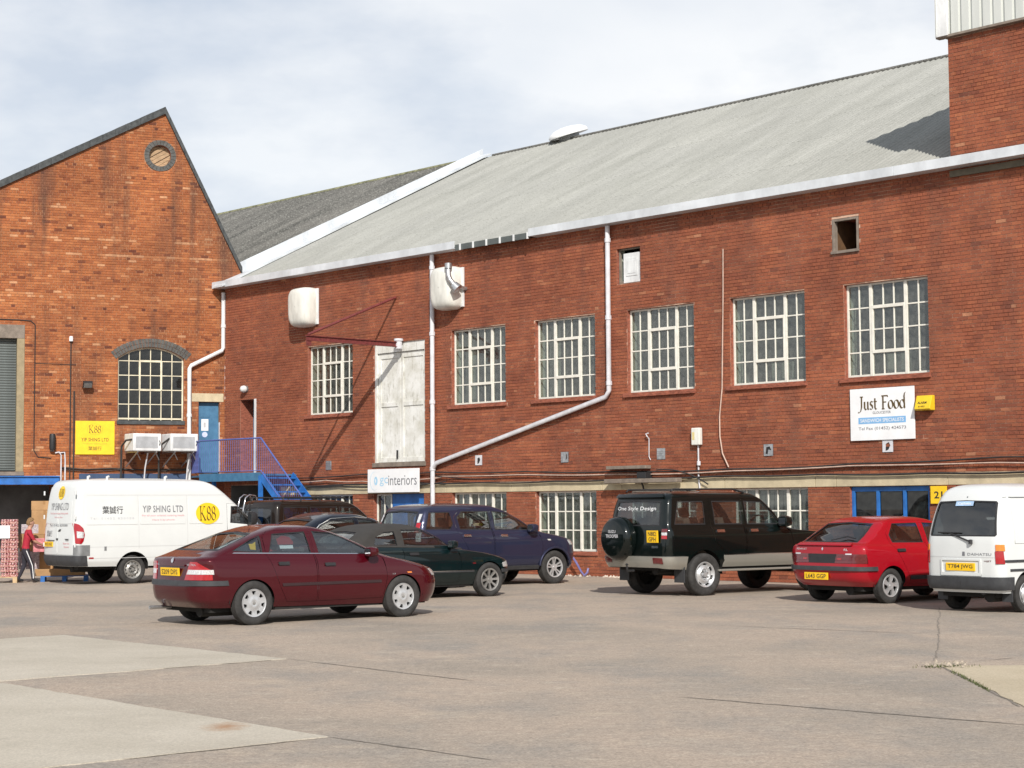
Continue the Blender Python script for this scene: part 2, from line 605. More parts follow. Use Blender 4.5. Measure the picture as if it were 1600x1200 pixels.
def nib_text(strokes, w, h, pen=0.075, ang=35.0, thin=0.02):
    """Letters drawn with a broad pen: strokes are polylines in a box, thick and thin by direction."""
    vs, fs = [], []
    a = radians(ang)
    nv = np.array([cos(a), sin(a)]) * pen / 2
    for st_ in strokes:
        p = np.array(st_, float)
        k0 = len(vs)
        for i in range(len(p)):
            t = p[min(i + 1, len(p) - 1)] - p[max(i - 1, 0)]
            t /= (np.linalg.norm(t) + 1e-9)
            q = np.array([-t[1], t[0]])
            off = q * max(abs(q @ nv), thin / 2)
            vs += [p[i] + off, p[i] - off]
        for i in range(len(p) - 1):
            b = k0 + 2 * i
            fs.append((b, b + 1, b + 3, b + 2))
    vs = np.array(vs)
    lo, hi = vs.min(0), vs.max(0)
    vs = (vs - (lo + hi) / 2) / (hi - lo) * np.array([w, h])
    return vs, fs


def arc(cx, cy, rx, ry, a0, a1, n=14):
    return [(cx + rx * cos(radians(a0 + (a1 - a0) * i / n)), cy + ry * sin(radians(a0 + (a1 - a0) * i / n))) for i in range(n + 1)]


def glyph(ch, x, s=1.0):
    """A small hand-drawn serif alphabet for the painted names; returns strokes and advance."""
    g = {
        'K': ([[(0.12, 0), (0.12, 1)], [(0, 0), (0.25, 0)], [(0, 1), (0.25, 1)], [(0.62, 1), (0.14, 0.42)], [(0.26, 0.55), (0.68, 0)], [(0.5, 1), (0.72, 1)], [(0.54, 0), (0.8, 0)]], 0.92),
        '8': ([arc(0.25, 0.75, 0.19, 0.24, 0, 360, 20), arc(0.25, 0.26, 0.24, 0.26, 0, 360, 20)], 0.62),
        'J': ([[(0.22, 1), (0.21, 0.2), (0.13, -0.1), (-0.02, -0.22), (-0.12, -0.18)], [(0.08, 1.0), (0.36, 1.0)]], 0.42),
        'u': ([[(0, 0.58), (0.08, 0.62), (0.08, 0.16), (0.16, 0.0), (0.28, 0.04), (0.38, 0.18)], [(0.38, 0.62), (0.38, 0.08), (0.46, 0.0)]], 0.54),
        's': ([[(0.28, 0.55), (0.18, 0.63), (0.06, 0.54), (0.08, 0.42), (0.24, 0.28), (0.28, 0.14), (0.18, 0.0), (0.02, 0.06)]], 0.38),
        't': ([[(0.12, 0.85), (0.12, 0.12), (0.2, 0.0), (0.3, 0.05)], [(0.0, 0.6), (0.3, 0.6)]], 0.38),
        'F': ([[(0.14, 0), (0.14, 1)], [(0.02, 0), (0.28, 0)], [(0.0, 1), (0.56, 1), (0.56, 0.9)], [(0.14, 0.52), (0.44, 0.52)]], 0.62),
        'o': ([arc(0.21, 0.31, 0.20, 0.31, 0, 360, 18)], 0.52),
        'd': ([arc(0.21, 0.31, 0.20, 0.31, 0, 360, 18), [(0.42, 0.04), (0.40, 0.9), (0.44, 1.12), (0.54, 1.2)], [(0.40, 0.06), (0.48, 0.0)]], 0.58),
        ' ': ([], 0.34),
    }[ch]
    return [[(x + p * s, q) for p, q in st_] for st_ in g[0]], g[1] * s


def nib_word(word, w, h, pen=0.10, ang=35.0, s=1.0, thin=0.03):
    strokes, x = [], 0
    for ch in word:
        st_, adv = glyph(ch, x, s)
        strokes += st_
        x += adv
    return nib_text(strokes, w, h, pen, ang, thin)


def put_text(name, tm, cx, cz, y, m, parent, thick=0.002, step=0.0):
    """Lettering lying on a board whose face looks along -y in the parent's frame."""
    vs, fs = tm
    mb = MB()
    mb.add([(cx + u, y - thick - step * (i % 7), cz + v) for i, (u, v) in enumerate(vs)], fs)
    return mb.build(name, m, parent, fix=False)


def pip(pts, poly):
    """Vectorised point in polygon."""
    x, y = pts[:, 0], pts[:, 1]
    inside = np.zeros(len(pts), bool)
    n = len(poly)
    for i in range(n):
        x0, y0 = poly[i]
        x1, y1 = poly[(i + 1) % n]
        if y0 == y1:
            continue
        c = ((y0 > y) != (y1 > y)) & (x < (x1 - x0) * (y - y0) / (y1 - y0) + x0)
        inside ^= c
    return inside


def resample(poly, step):
    out = []
    n = len(poly)
    for i in range(n):
        a, b = np.array(poly[i], float), np.array(poly[(i + 1) % n], float)
        k = max(1, int(np.ceil(np.linalg.norm(b - a) / step)))
        for j in range(k):
            out.append(a + (b - a) * j / k)
    return np.array(out)


def tri_region(outer, holes=(), step=None, grid=None):
    """Constrained triangulation of a 2-D region with holes; returns points and triangles."""
    pts, edges = [], []

    def loop(p):
        k = len(pts)
        n = len(p)
        pts.extend([(float(a), float(b)) for a, b in p])
        edges.extend([(k + i, k + (i + 1) % n) for i in range(n)])
    outer = np.array(outer, float)
    loop(outer)
    for h in holes:
        loop(np.array(h, float))
    if step:
        gx, gy = (step, step) if not isinstance(step, tuple) else step
        lo, hi = outer.min(0), outer.max(0)
        xs = np.arange(lo[0] + gx / 2, hi[0], gx)
        ys = np.arange(lo[1] + gy / 2, hi[1], gy)
        if grid:
            xs, ys = grid
        X, Y = np.meshgrid(xs, ys)
        g = np.stack([X.ravel(), Y.ravel()], 1)
        if len(g):
            g = g[pip(g, outer)]
            for h in holes:
                if len(g):
                    g = g[~pip(g, np.array(h))]
        pts.extend([(float(a), float(b)) for a, b in g])
    r = delaunay_2d_cdt([Vector(p) for p in pts], edges, [], 0, 1e-6)
    P = np.array([(v.x, v.y) for v in r[0]])
    T = [tuple(t) for t in r[2]]
    if not T:
        return P, T
    c = np.array([(P[list(t)]).mean(0) for t in T])
    ok = pip(c, outer)
    for h in holes:
        ok &= ~pip(c, np.array(h))
    return P, [t for t, k in zip(T, ok) if k]

# ================================================================== GROUND
def ground_material():
    m = bpy.data.materials.new('worn_asphalt')
    nt, N, L, b = nodes_of(m)
    p = N.new('ShaderNodeNewGeometry').outputs['Position']
    a = noise(N, L, p, 0.22, 6, 0.6)
    base = ramp(N, L, a, [(0.30, (0.265, 0.236, 0.200)), (0.44, (0.345, 0.293, 0.240)), (0.56, (0.395, 0.325, 0.262)), (0.70, (0.300, 0.270, 0.233))])
    worn = noise(N, L, p, 0.55, 8, 0.68, st=(1.0, 0.55, 1))
    base = mixc(N, L, ramp(N, L, worn, [(0.48, (0, 0, 0)), (0.64, (0.7,) * 3)]), base, (0.262, 0.244, 0.220))
    pale = noise(N, L, p, 0.8, 8, 0.7, st=(0.7, 1.3, 1))
    base = mixc(N, L, ramp(N, L, pale, [(0.58, (0, 0, 0)), (0.72, (0.75,) * 3)]), base, (0.46, 0.385, 0.30))
    oil = noise(N, L, p, 1.3, 6, 0.65)
    base = mixc(N, L, ramp(N, L, oil, [(0.63, (0, 0, 0)), (0.76, (0.4,) * 3)]), base, (0.205, 0.19, 0.172))
    scr = noise(N, L, p, 2.2, 9, 0.78, st=(0.75, 1.15, 1))
    base = mixc(N, L, ramp(N, L, scr, [(0.54, (0, 0, 0)), (0.66, (0.55,) * 3)]), base, (0.47, 0.41, 0.335))
    dk = noise(N, L, p, 2.9, 9, 0.78, st=(0.9, 1.1, 1))
    base = mixc(N, L, ramp(N, L, dk, [(0.55, (0, 0, 0)), (0.68, (0.5,) * 3)]), base, (0.215, 0.198, 0.178))
    mid = noise(N, L, p, 13.0, 5, 0.75)
    base = mixc(N, L, 0.8, base, ramp(N, L, mid, [(0.3, (0.72, 0.72, 0.73)), (0.7, (1.26, 1.25, 1.23))]), 'MULTIPLY')
    fine = noise(N, L, p, 45.0, 3, 0.7)
    base = mixc(N, L, 0.9, base, ramp(N, L, fine, [(0.28, (0.62, 0.62, 0.63)), (0.5, (1.0, 1.0, 1.0)), (0.72, (1.38, 1.36, 1.33))]), 'MULTIPLY')
    L.new(base, b.inputs['Base Color'])
    b.inputs['Roughness'].default_value = 0.92
    b.inputs['Specular IOR Level'].default_value = 0.25
    bp = N.new('ShaderNodeBump')
    bp.inputs['Strength'].default_value = 0.7
    bp.inputs['Distance'].default_value = 0.012
    L.new(fine, bp.inputs['Height'])
    L.new(bp.outputs['Normal'], b.inputs['Normal'])
    return m


def concrete_material(name, c0, c1, rust=False):
    m = bpy.data.materials.new(name)
    nt, N, L, b = nodes_of(m)
    p = N.new('ShaderNodeNewGeometry').outputs['Position']
    a = noise(N, L, p, 0.7, 7, 0.65)
    base = ramp(N, L, a, [(0.32, c0), (0.66, c1)])
    fine = noise(N, L, p, 55.0, 3, 0.7)
    base = mixc(N, L, 0.7, base, ramp(N, L, fine, [(0.28, (0.68, 0.68, 0.68)), (0.72, (1.3, 1.3, 1.28))]), 'MULTIPLY')
    g2 = noise(N, L, p, 2.0, 6, 0.7)
    base = mixc(N, L, ramp(N, L, g2, [(0.6, (0, 0, 0)), (0.75, (0.5,) * 3)]), base, tuple(c * 0.72 for c in c0))
    if rust:
        k = N.new('ShaderNodeVectorMath')
        k.operation = 'DISTANCE'
        mp_ = N.new('ShaderNodeMapping')
        gp = ground_at(352, 1137)
        mp_.inputs['Scale'].default_value = (1.0, 0.55, 1.0)
        L.new(p, mp_.inputs['Vector'])
        k.inputs[1].default_value = (gp[0], gp[1] * 0.55, 0)
        L.new(mp_.outputs['Vector'], k.inputs[0])
        ad = N.new('ShaderNodeMath')
        ad.operation = 'ADD'
        L.new(k.outputs['Value'], ad.inputs[0])
        mu = N.new('ShaderNodeMath')
        mu.operation = 'MULTIPLY'
        mu.inputs[1].default_value = 0.3
        L.new(noise(N, L, p, 9.0, 5, 0.7), mu.inputs[0])
        L.new(mu.outputs[0], ad.inputs[1])
        base = mixc(N, L, ramp(N, L, ad.outputs[0], [(0.16, (0.75,) * 3), (0.36, (0, 0, 0))]), base, (0.33, 0.165, 0.07))
    L.new(base, b.inputs['Base Color'])
    b.inputs['Roughness'].default_value = 0.92
    b.inputs['Specular IOR Level'].default_value = 0.25
    bp = N.new('ShaderNodeBump')
    bp.inputs['Strength'].default_value = 0.5
    bp.inputs['Distance'].default_value = 0.008
    L.new(fine, bp.inputs['Height'])
    L.new(bp.outputs['Normal'], b.inputs['Normal'])
    return m


M['asphalt'] = ground_material()
M['concrete'] = concrete_material('pale_concrete', (0.415, 0.374, 0.308), (0.495, 0.45, 0.378), True)
M['concrete_warm'] = concrete_material('buff_concrete', (0.42, 0.355, 0.255), (0.49, 0.42, 0.31))
M['crack'] = mat('joint_filler', (0.21, 0.182, 0.152), 0.95, var=0.4, scale=20)
g = MB()
g.add([(-500, -60, 0), (500, -60, 0), (500, 900, 0), (-500, 900, 0)], [(0, 1, 2, 3)])
tag(g.build('ground', M['asphalt']), kind='structure')


def ragged(a, b, amp, step=0.12):
    a, b = np.array(a[:2], float), np.array(b[:2], float)
    n = max(2, int(np.linalg.norm(b - a) / step))
    t = (b - a) / np.linalg.norm(b - a)
    q = np.array([-t[1], t[0]])
    w = np.cumsum(RNG.randn(n + 1)) * 0.25
    w = w - np.linspace(w[0], w[-1], n + 1)
    w = np.clip(w, -2, 2)
    return [a + (b - a) * i / n + q * (w[i] + RNG.randn() * 0.35) * amp for i in range(n)]


def slab(name, corners, m, z=0.008):
    """A concrete bay standing a finger proud of the worn asphalt, with ragged arrises."""
    pts = []
    for i in range(len(corners)):
        pts += ragged(corners[i], corners[(i + 1) % len(corners)], 0.022)
    mb = MB()
    mb.prism([tuple(p) for p in pts], lambda u, v, d: (u, v, d), -0.05, z)
    return tag(mb.build(name, m), kind='structure')


pa = [ground_at(100, 993), ground_at(447, 1030), ground_at(-4, 1065)]
dirA = (pa[1] - pa[0]) / np.linalg.norm(pa[1] - pa[0])
dirB = (pa[2] - pa[1]) / np.linalg.norm(pa[2] - pa[1])
slab('concrete_slab', [pa[0], pa[1], pa[1] + dirB * 11, pa[0] + dirB * 11], M['concrete'])
pb = [ground_at(0, 1068), ground_at(513, 1152), ground_at(70, 1200)]
dA = (pb[0] - pb[1]) / np.linalg.norm(pb[0] - pb[1])
dB = (pb[2] - pb[1]) / np.linalg.norm(pb[2] - pb[1])
slab('concrete_slab', [pb[1], pb[1] + dA * 5.65, pb[1] + dA * 5.65 + dB * 11, pb[1] + dB * 11], M['concrete'])
pc = [ground_at(1470, 1041), ground_at(1600, 1107)]
dC = (pc[1] - pc[0]) / np.linalg.norm(pc[1] - pc[0])
slab('concrete_slab', [pc[0], pc[0] + dC * 7.5, pc[0] + dC * 7.5 + np.array([9.0, 0.5, 0]), pc[0] + np.array([9.0, -0.3, 0])], M['concrete_warm'])


def joint(p, q, w, name='expansion_joint'):
    a, b = ground_at(*p), ground_at(*q)
    c = ragged(a, b, 0.02, 0.18)
    mb = MB()
    t = (b - a)[:2] / np.linalg.norm((b - a)[:2])
    nrm = np.array([-t[1], t[0]])
    vs = []
    for i, p_ in enumerate(c):
        ww = w * (0.5 + RNG.rand()) * min(1, 0.2 + i / 5, 0.2 + (len(c) - i) / 5)
        vs += [(*(p_ + nrm * ww), 0.004), (*(p_ - nrm * ww), 0.004)]
    mb.add(vs, [(2 * i, 2 * i + 1, 2 * i + 3, 2 * i + 2) for i in range(len(c) - 1)])
    return tag(mb.build(name, M['crack']), kind='structure')


joint((1058, 1089), (1640, 1136), 0.022)
joint((1467, 948), (1457, 1036), 0.008)
joint((514, 1152), (800, 1192), 0.016)
joint((512, 1153), (74, 1199), 0.018)
joint((512, 1152), (30, 1075), 0.012)
joint((446, 1030), (0, 1064), 0.016)
joint((1471, 1042), (1600, 1108), 0.02)
joint((447, 1030), (760, 1066), 0.012)
joint((1090, 976), (1460, 991), 0.012)
joint((1530, 1033), (1600, 1027), 0.015)

# grit and weeds gathered in the corner of the buff slab and along the slab edges
gm = MB()
for k in range(90):
    f = RNG.rand()
    c = ground_at(1446 + f * 62 + RNG.randn() * 6, 1041 + RNG.randn() * 2.0)
    r = 0.008 + 0.022 * RNG.rand() ** 2
    a = RNG.rand() * 6
    vs = [(c[0] + r * cos(a + i * 1.57) * (0.7 + 0.5 * RNG.rand()), c[1] + r * sin(a + i * 1.57) * (0.7 + 0.5 * RNG.rand()), 0.022) for i in range(4)]
    vs.append((c[0], c[1], 0.022 + r * 1.1))
    gm.add(vs, [(0, 1, 4), (1, 2, 4), (2, 3, 4), (3, 0, 4)])
tag(gm.build('grit', mat('loose_grit', (0.34, 0.29, 0.23), 0.95, var=0.4, scale=30)), kind='stuff')
wm = MB()
for k in range(520):
    if k < 260:
        c = ground_at(1478 + RNG.randn() * 22, 1042 + RNG.randn() * 1.0)
    else:
        q = RNG.rand()
        c = ground_at(1486 + q * 60 + RNG.randn(), 1049 + q * 31 + RNG.randn() * 0.8)
    h = 0.008 + 0.03 * RNG.rand()
    a = RNG.rand() * 6.28
    wd = 0.005
    l = Vector((cos(a), sin(a), 0)) * h * 0.6
    wm.add([(c[0] - wd * sin(a), c[1] + wd * cos(a), 0.0), (c[0] + wd * sin(a), c[1] - wd * cos(a), 0.0), (c[0] + l.x, c[1] + l.y, h)], [(0, 1, 2)])
tag(wm.build('weeds', mat('dusty_weed', (0.085, 0.10, 0.035), 0.9, var=0.4, scale=5), fix=False), kind='stuff')


# ================================================================== BRICKWORK
def bricks(parent, s0, s1, z0, z1, blocked, m, course=0.0788, length=0.236, proud=0.012, singles=None, top=None, seed=1, bond=4, bright_rows=(), spread=0.125, pale_share=0.010):
    """Every brick is a block of its own. The 300 that show largest are objects; the rest one part.
    blocked(za, zb) lists the (a, b) gaps of a course; top(z) limits the run (gable slopes)."""
    rng = np.random.RandomState(seed)
    allb = []
    nc = int((z1 - z0) / course)
    for c in range(nc):
        za = z0 + c * course
        zb = za + course
        a, b = s0, s1
        if top:
            lim = top(zb)
            if lim is None:
                break
            a, b = max(a, lim[0]), min(b, lim[1])
        gaps = sorted(blocked(za, zb))
        header = (c % bond == bond - 1)
        L = length / 2 if header else length
        off = (0.25 if header else (0.0 if c % 2 else 0.5)) * length
        k = math.floor((a - off) / L)
        x = off + k * L
        drift = 0.06 * sin(c * 1.7)
        rowtone = rng.rand() * 0.12 + (0.28 if c in bright_rows else 0.0)
        while x < b:
            xa, xb = max(x, a), min(x + L, b)
            x += L
            segs = [(xa, xb)]
            for ga, gb in gaps:
                ns = []
                for p, q in segs:
                    if gb <= p or ga >= q:
                        ns.append((p, q))
                    else:
                        if ga > p:
                            ns.append((p, ga))
                        if gb < q:
                            ns.append((gb, q))
                segs = ns
            for p, q in segs:
                if q - p > 0.045:
                    t = min(1, max(0, rng.normal(0.50, spread) + rowtone - 0.06 + drift))
                    if rng.rand() < pale_share:
                        t = min(1, t + 0.32)
                    if rng.rand() < 0.04:
                        t = max(0, t - 0.26)
                    allb.append((p, q, za, zb, t))
    gap = 0.0068
    full = []
    if singles:
        cand = [i for i, q in enumerate(allb) if singles[0](q) and abs((q[1] - q[0]) - length) < 1e-4]
        cand.sort(key=lambda i: singles[1](allb[i]))
        full = cand[:300]
    fs = set(full)
    mb = MB()
    tones = []
    for i, (p, q, za, zb, t) in enumerate(allb):
        if i in fs:
            continue
        j = proud + rng.randn() * 0.0016
        x0, x1, y0, y1 = p + gap, q - gap, za + gap * 0.9, zb - gap * 0.9
        n = len(mb.v)
        mb.v += [(x0, -j, y0), (x1, -j, y0), (x1, -j, y1), (x0, -j, y1), (x0, 0.004, y0), (x1, 0.004, y0), (x1, 0.004, y1), (x0, 0.004, y1)]
        mb.f += [[n, n + 1, n + 2, n + 3], [n + 4, n + 5, n + 1, n], [n + 3, n + 2, n + 6, n + 7], [n + 4, n, n + 3, n + 7], [n + 1, n + 5, n + 6, n + 2]]
        tones += [t] * 5
    mb.m = [0] * len(mb.f)
    tag(mb.build('brickwork', m, parent, tone=tones, fix=False), kind='stuff')
    if full:
        protos = []
        hl, hh = length / 2 - gap, course / 2 - gap * 0.9
        for k in range(12):
            b_ = MB()
            j = proud + (k % 4 - 1.5) * 0.0015
            b_.add([(-hl, -j, -hh), (hl, -j, -hh), (hl, -j, hh), (-hl, -j, hh), (-hl, 0.004, -hh), (hl, 0.004, -hh), (hl, 0.004, hh), (-hl, 0.004, hh)],
                   [(0, 1, 2, 3), (4, 5, 1, 0), (3, 2, 6, 7), (4, 0, 3, 7), (1, 5, 6, 2), (5, 4, 7, 6)])
            o = b_.build('brick', m, parent, tone=[k / 11.0] * 6, fix=False)
            protos.append(o)
        used = [False] * 12
        for i in full:
            p, q, za, zb, t = allb[i]
            k = min(11, int(t * 12))
            if not used[k]:
                o = protos[k]
                used[k] = True
            else:
                o = protos[k].copy()
                COL.objects.link(o)
                o.parent = parent
            o.location = ((p + q) / 2, 0, (za + zb) / 2)
        for k in range(12):
            if not used[k]:
                bpy.data.objects.remove(protos[k])
    return len(allb)


def wall_sheet(name, outer, holes, depths, m_face, parent, m_rev=None, m_in=None, brick_part=0.13):
    """Wall face with real openings and reveals that run into the thickness."""
    P, T = tri_region(outer, holes)
    mb = MB()
    mb.add([(p[0], 0, p[1]) for p in P], T, 0)
    for h, dp in zip(holes, depths):
        n = len(h)
        for i in range(n):
            (a, b), (c, d) = h[i], h[(i + 1) % n]
            bd = dp if dp in (0.47, 1.2) else min(brick_part, dp)
            mb.add([(a, 0, b), (c, 0, d), (c, bd, d), (a, bd, b)], [(0, 1, 2, 3)], 1)
            if dp > bd:
                mb.add([(a, bd, b), (c, bd, d), (c, dp, d), (a, dp, b)], [(0, 1, 2, 3)], 2)
    return mb.build(name, [m_face, m_rev or M['reveal'], m_in or M['plaster']], parent, fix=False)


def rect(a, b, c, d):
    return [(a, c), (b, c), (b, d), (a, d)]


def casement_window(parent, s0, s1, z0, z1, rows=4, groups=(2, 3, 2), y=0.10, casement=True, m=None, glass=None, tilt=0.0, label=None):
    """Steel window: outer frame, two posts, thin bars; every pane is a sheet of glass of its own."""
    m = m or M['white_paint']
    glass = glass or M['glass']
    mb = MB()
    fo, po, gb = 0.045, 0.075, 0.030
    mb.box(s0, s0 + fo, y, y + 0.05, z0, z1)
    mb.box(s1 - fo, s1, y, y + 0.05, z0, z1)
    mb.box(s0 + fo, s1 - fo, y, y + 0.05, z0, z0 + fo + 0.01)
    mb.box(s0 + fo, s1 - fo, y, y + 0.05, z1 - fo, z1)
    ncol = sum(groups)
    inner = (s1 - s0) - 2 * fo - po * (len(groups) - 1)
    pw = inner / ncol
    xs = []
    x = s0 + fo
    for gi, gcount in enumerate(groups):
        for k in range(gcount):
            xs.append((x, x + pw))
            if k < gcount - 1:
                mb.box(x + pw - gb / 2, x + pw + gb / 2, y + 0.008, y + 0.042, z0 + fo, z1 - fo)
            x += pw
        if gi < len(groups) - 1:
            mb.box(x, x + po, y - 0.012, y + 0.045, z0 + 0.01, z1 - 0.01)
            x += po
    zl, zh = z0 + fo + 0.01, z1 - fo
    ph = (zh - zl) / rows
    for r in range(1, rows):
        zz = zl + r * ph
        x = s0 + fo
        for gi, gcount in enumerate(groups):
            xe = x + pw * gcount
            mb.box(x, xe, y + 0.011, y + 0.039, zz - gb / 2, zz + gb / 2)
            x = xe + po
    if casement and len(groups) == 3 and rows >= 4:
        a = s0 + fo + pw * groups[0] + po
        b = a + pw * groups[1]
        za, zb = zl + ph * (rows - 3), zl + ph * (rows - 1)
        for q in (za, zb):
            mb.box(a - 0.01, b + 0.01, y - 0.02, y + 0.045, q - 0.035, q + 0.035)
        for q in (a, b):
            mb.box(q - 0.022, q + 0.022, y - 0.018, y + 0.043, za, zb)
    f = mb.build('window', m, parent, bevel=0.004)
    if label:
        f['label'] = label
    pm = MB()
    pm.box(-0.5, 0.5, -0.002, 0.002, -0.5, 0.5)
    first = None
    for (xa, xb) in xs:
        for r in range(rows):
            if first is None:
                o = first = pm.build('pane', glass, f)
            else:
                o = first.copy()
                COL.objects.link(o)
                o.parent = f
            o.location = ((xa + xb) / 2, y + 0.026, zl + (r + 0.5) * ph)
            o.scale = (xb - xa - 0.012, 1, ph - 0.012)
            o.rotation_euler = (RNG.randn() * 0.006, 0, RNG.randn() * 0.006)
    return f


# ================================================================== LONG BRICK BUILDING
main = thing('brick_building', 'long dark red brick industrial building with rows of white paned windows and pale corrugated roof', 'building', MAIN_O, RZ_M)
WS = [-11.28, -4.86, -1.61, 1.61, 4.84, 8.03]
WW, WZ0, WZ1 = 2.13, 4.43, 6.44
SL, SR, ZT = -15.62, 19.0, 8.60
openings = []
for s in WS:
    openings.append((s, s + WW, WZ0, WZ1, 0.42))
LOW = [-11.28, -4.86, -1.62, 1.61, 4.84]
for s in LOW:
    openings.append((s, s + WW, 0.60, 2.095, 0.42))
openings += [(-8.17, -5.97, 2.88, 6.29, 0.22), (1.29, 2.06, 7.10, 7.98, 0.28), (7.75, 8.46, 7.14, 7.91, 1.2),
             (-14.75, -14.0, 2.78, 5.04, 0.47), (8.09, 10.09, 1.25, 2.095, 0.42), (-8.2, -6.02, 0.0, 2.095, 0.22)]
holes = [rect(a, b, c, d) for a, b, c, d, _ in openings]
# the door opening touches the ground: notch it out of the outline instead
dn_ = holes.pop()
dd_ = [o[4] for o in openings[:-1]]
UC0, UC1, UCZ = -15.25, -12.7, 2.42
openings.append((UC0, UC1, 0.0, UCZ, 0.0))
outer = [(SL, 0), (UC0, 0), (UC0, UCZ), (UC1, UCZ), (UC1, 0), (dn_[0][0], 0), (dn_[0][0], 2.095), (dn_[1][0], 2.095), (dn_[1][0], 0), (SR, 0), (SR, ZT), (SL, ZT)]
wall_sheet('wall', outer, holes, dd_, M['mortar'], main)
rv = MB()
a, b = dn_[0][0], dn_[1][0]
rv.add([(a, 0, 0), (a, 0.22, 0), (a, 0.22, 2.095), (a, 0, 2.095)], [(0, 1, 2, 3)])
rv.add([(b, 0, 0), (b, 0.22, 0), (b, 0.22, 2.095), (b, 0, 2.095)], [(0, 1, 2, 3)])
rv.add([(a, 0, 2.095), (b, 0, 2.095), (b, 0.22, 2.095), (a, 0.22, 2.095)], [(0, 1, 2, 3)])
rv.build('door_reveal', M['reveal'], main, fix=False)
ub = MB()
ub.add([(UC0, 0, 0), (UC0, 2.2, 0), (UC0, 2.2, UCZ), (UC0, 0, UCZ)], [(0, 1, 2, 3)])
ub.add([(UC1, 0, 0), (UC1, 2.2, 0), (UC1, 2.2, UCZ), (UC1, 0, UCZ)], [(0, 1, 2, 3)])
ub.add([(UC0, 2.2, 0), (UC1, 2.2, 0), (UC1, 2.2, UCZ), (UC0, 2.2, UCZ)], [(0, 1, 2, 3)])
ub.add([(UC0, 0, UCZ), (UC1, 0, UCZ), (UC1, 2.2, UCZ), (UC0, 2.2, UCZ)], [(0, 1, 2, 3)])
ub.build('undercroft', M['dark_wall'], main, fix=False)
BAND = (-12.6, SR, 2.1, 2.35)


def gaps_main(za, zb):
    zc = (za + zb) / 2
    out = [(o[0], o[1]) for o in openings if o[2] - 0.01 < zc < o[3] + 0.01]
    for s in WS:                                            # sills
        if WZ0 - 0.11 < zc < WZ0:
            out.append((s - 0.12, s + WW + 0.04))
    if BAND[2] < zc < BAND[3]:
        out.append((BAND[0], BAND[1]))
    return out


def seen_size(b_):
    p = on_main((b_[0] + b_[1]) / 2, (b_[2] + b_[3]) / 2)
    return (p - Vector((0, 0, EYE))).length


nb = bricks(main, SL, SR, 0.0, ZT, gaps_main, M['brick'],
            singles=(lambda q: 10.85 < q[0] < 12.1 and 2.6 < q[2] < 8.4, seen_size), seed=3)
# left end wall and back of the building, so the block is closed
en = MB()
DEEP = 10.84
RIDGE = 14.10
EAVE = 8.72
en.add([(SL, 0, 0), (SL, DEEP, 0), (SL, DEEP, RIDGE - 0.1), (SL, 0, EAVE - 0.1)], [(0, 1, 2, 3)])
en.add([(SL, DEEP * 2, 0), (SL, DEEP, 0), (SL, DEEP, RIDGE - 0.1), (SL, 2 * DEEP, EAVE - 0.1)], [(0, 1, 2, 3)])
en.add([(SR, 0, 0), (SR, 2 * DEEP, 0), (SR, 2 * DEEP, EAVE - 0.1), (SR, DEEP, RIDGE - 0.1), (SR, 0, EAVE - 0.1)], [(0, 1, 2, 3, 4)])
en.add([(SL, 2 * DEEP, 0), (SR, 2 * DEEP, 0), (SR, 2 * DEEP, EAVE - 0.1), (SL, 2 * DEEP, EAVE - 0.1)], [(0, 1, 2, 3)])
en.build('end_wall', M['reveal'], main, fix=False)
# interior
it = MB()
it.add([(SL + .2, 0.43, 2.7), (SR - .2, 0.43, 2.7), (SR - .2, 6, 2.7), (SL + .2, 6, 2.7)], [(0, 1, 2, 3)])
it.add([(SL + .2, 6, 0), (SR - .2, 6, 0), (SR - .2, 6, 8.5), (SL + .2, 6, 8.5)], [(0, 1, 2, 3)])
it.add([(SL + .2, 0.43, 6.9), (SR - .2, 0.43, 6.9), (SR - .2, 6, 6.9), (SL + .2, 6, 6.9)], [(0, 1, 2, 3)])
for s in (-8.5, -3.0, 3.9, 10.4):
    it.box(s, s + 0.2, 0.6, 6, 2.7, 6.9)
it.build('interior', M['room'], main, fix=False)
for i, s in enumerate(WS):
    casement_window(main, s, s + WW, WZ0, WZ1)
    sl = MB()
    sl.box(s - 0.12, s + WW + 0.04, -0.07, 0.10, WZ0 - 0.105, WZ0)
    sl.build('window_sill', M['reveal'], main, bevel=0.008)
for i, s in enumerate(LOW):
    casement_window(main, s, s + WW, 0.60, 2.095, rows=3, groups=(2, 3, 2), casement=False)
    sl = MB()
    sl.box(s - 0.05, s + WW + 0.05, -0.05, 0.10, 0.50, 0.60)
    sl.build('window_sill', M['reveal'], main, bevel=0.008)
# pale rooms and blinds seen close behind some panes
bl = MB()
for s, u0, u1, h in ((WS[1], 0.0, 0.45, 1.9), (WS[2], 0.0, 0.42, 1.9), (WS[4], 0.75, 1.4, 0.5), (WS[5], 0.7, 1.35, 0.5)):
    bl.box(s + u0 + 0.03, s + u1, 0.50, 0.515, WZ0, WZ0 + h)
for s in LOW[1:]:
    for k in range(16):
        bl.box(s + 0.06 + k * 0.13, s + 0.06 + k * 0.13 + 0.105, 0.46, 0.463, 0.6, 2.09, mtx=Matrix.Rotation(0.0, 4, 'Z'))
bl.build('blind', mat('grey_blind', (0.27, 0.285, 0.265), 0.8, var=0.12), main)
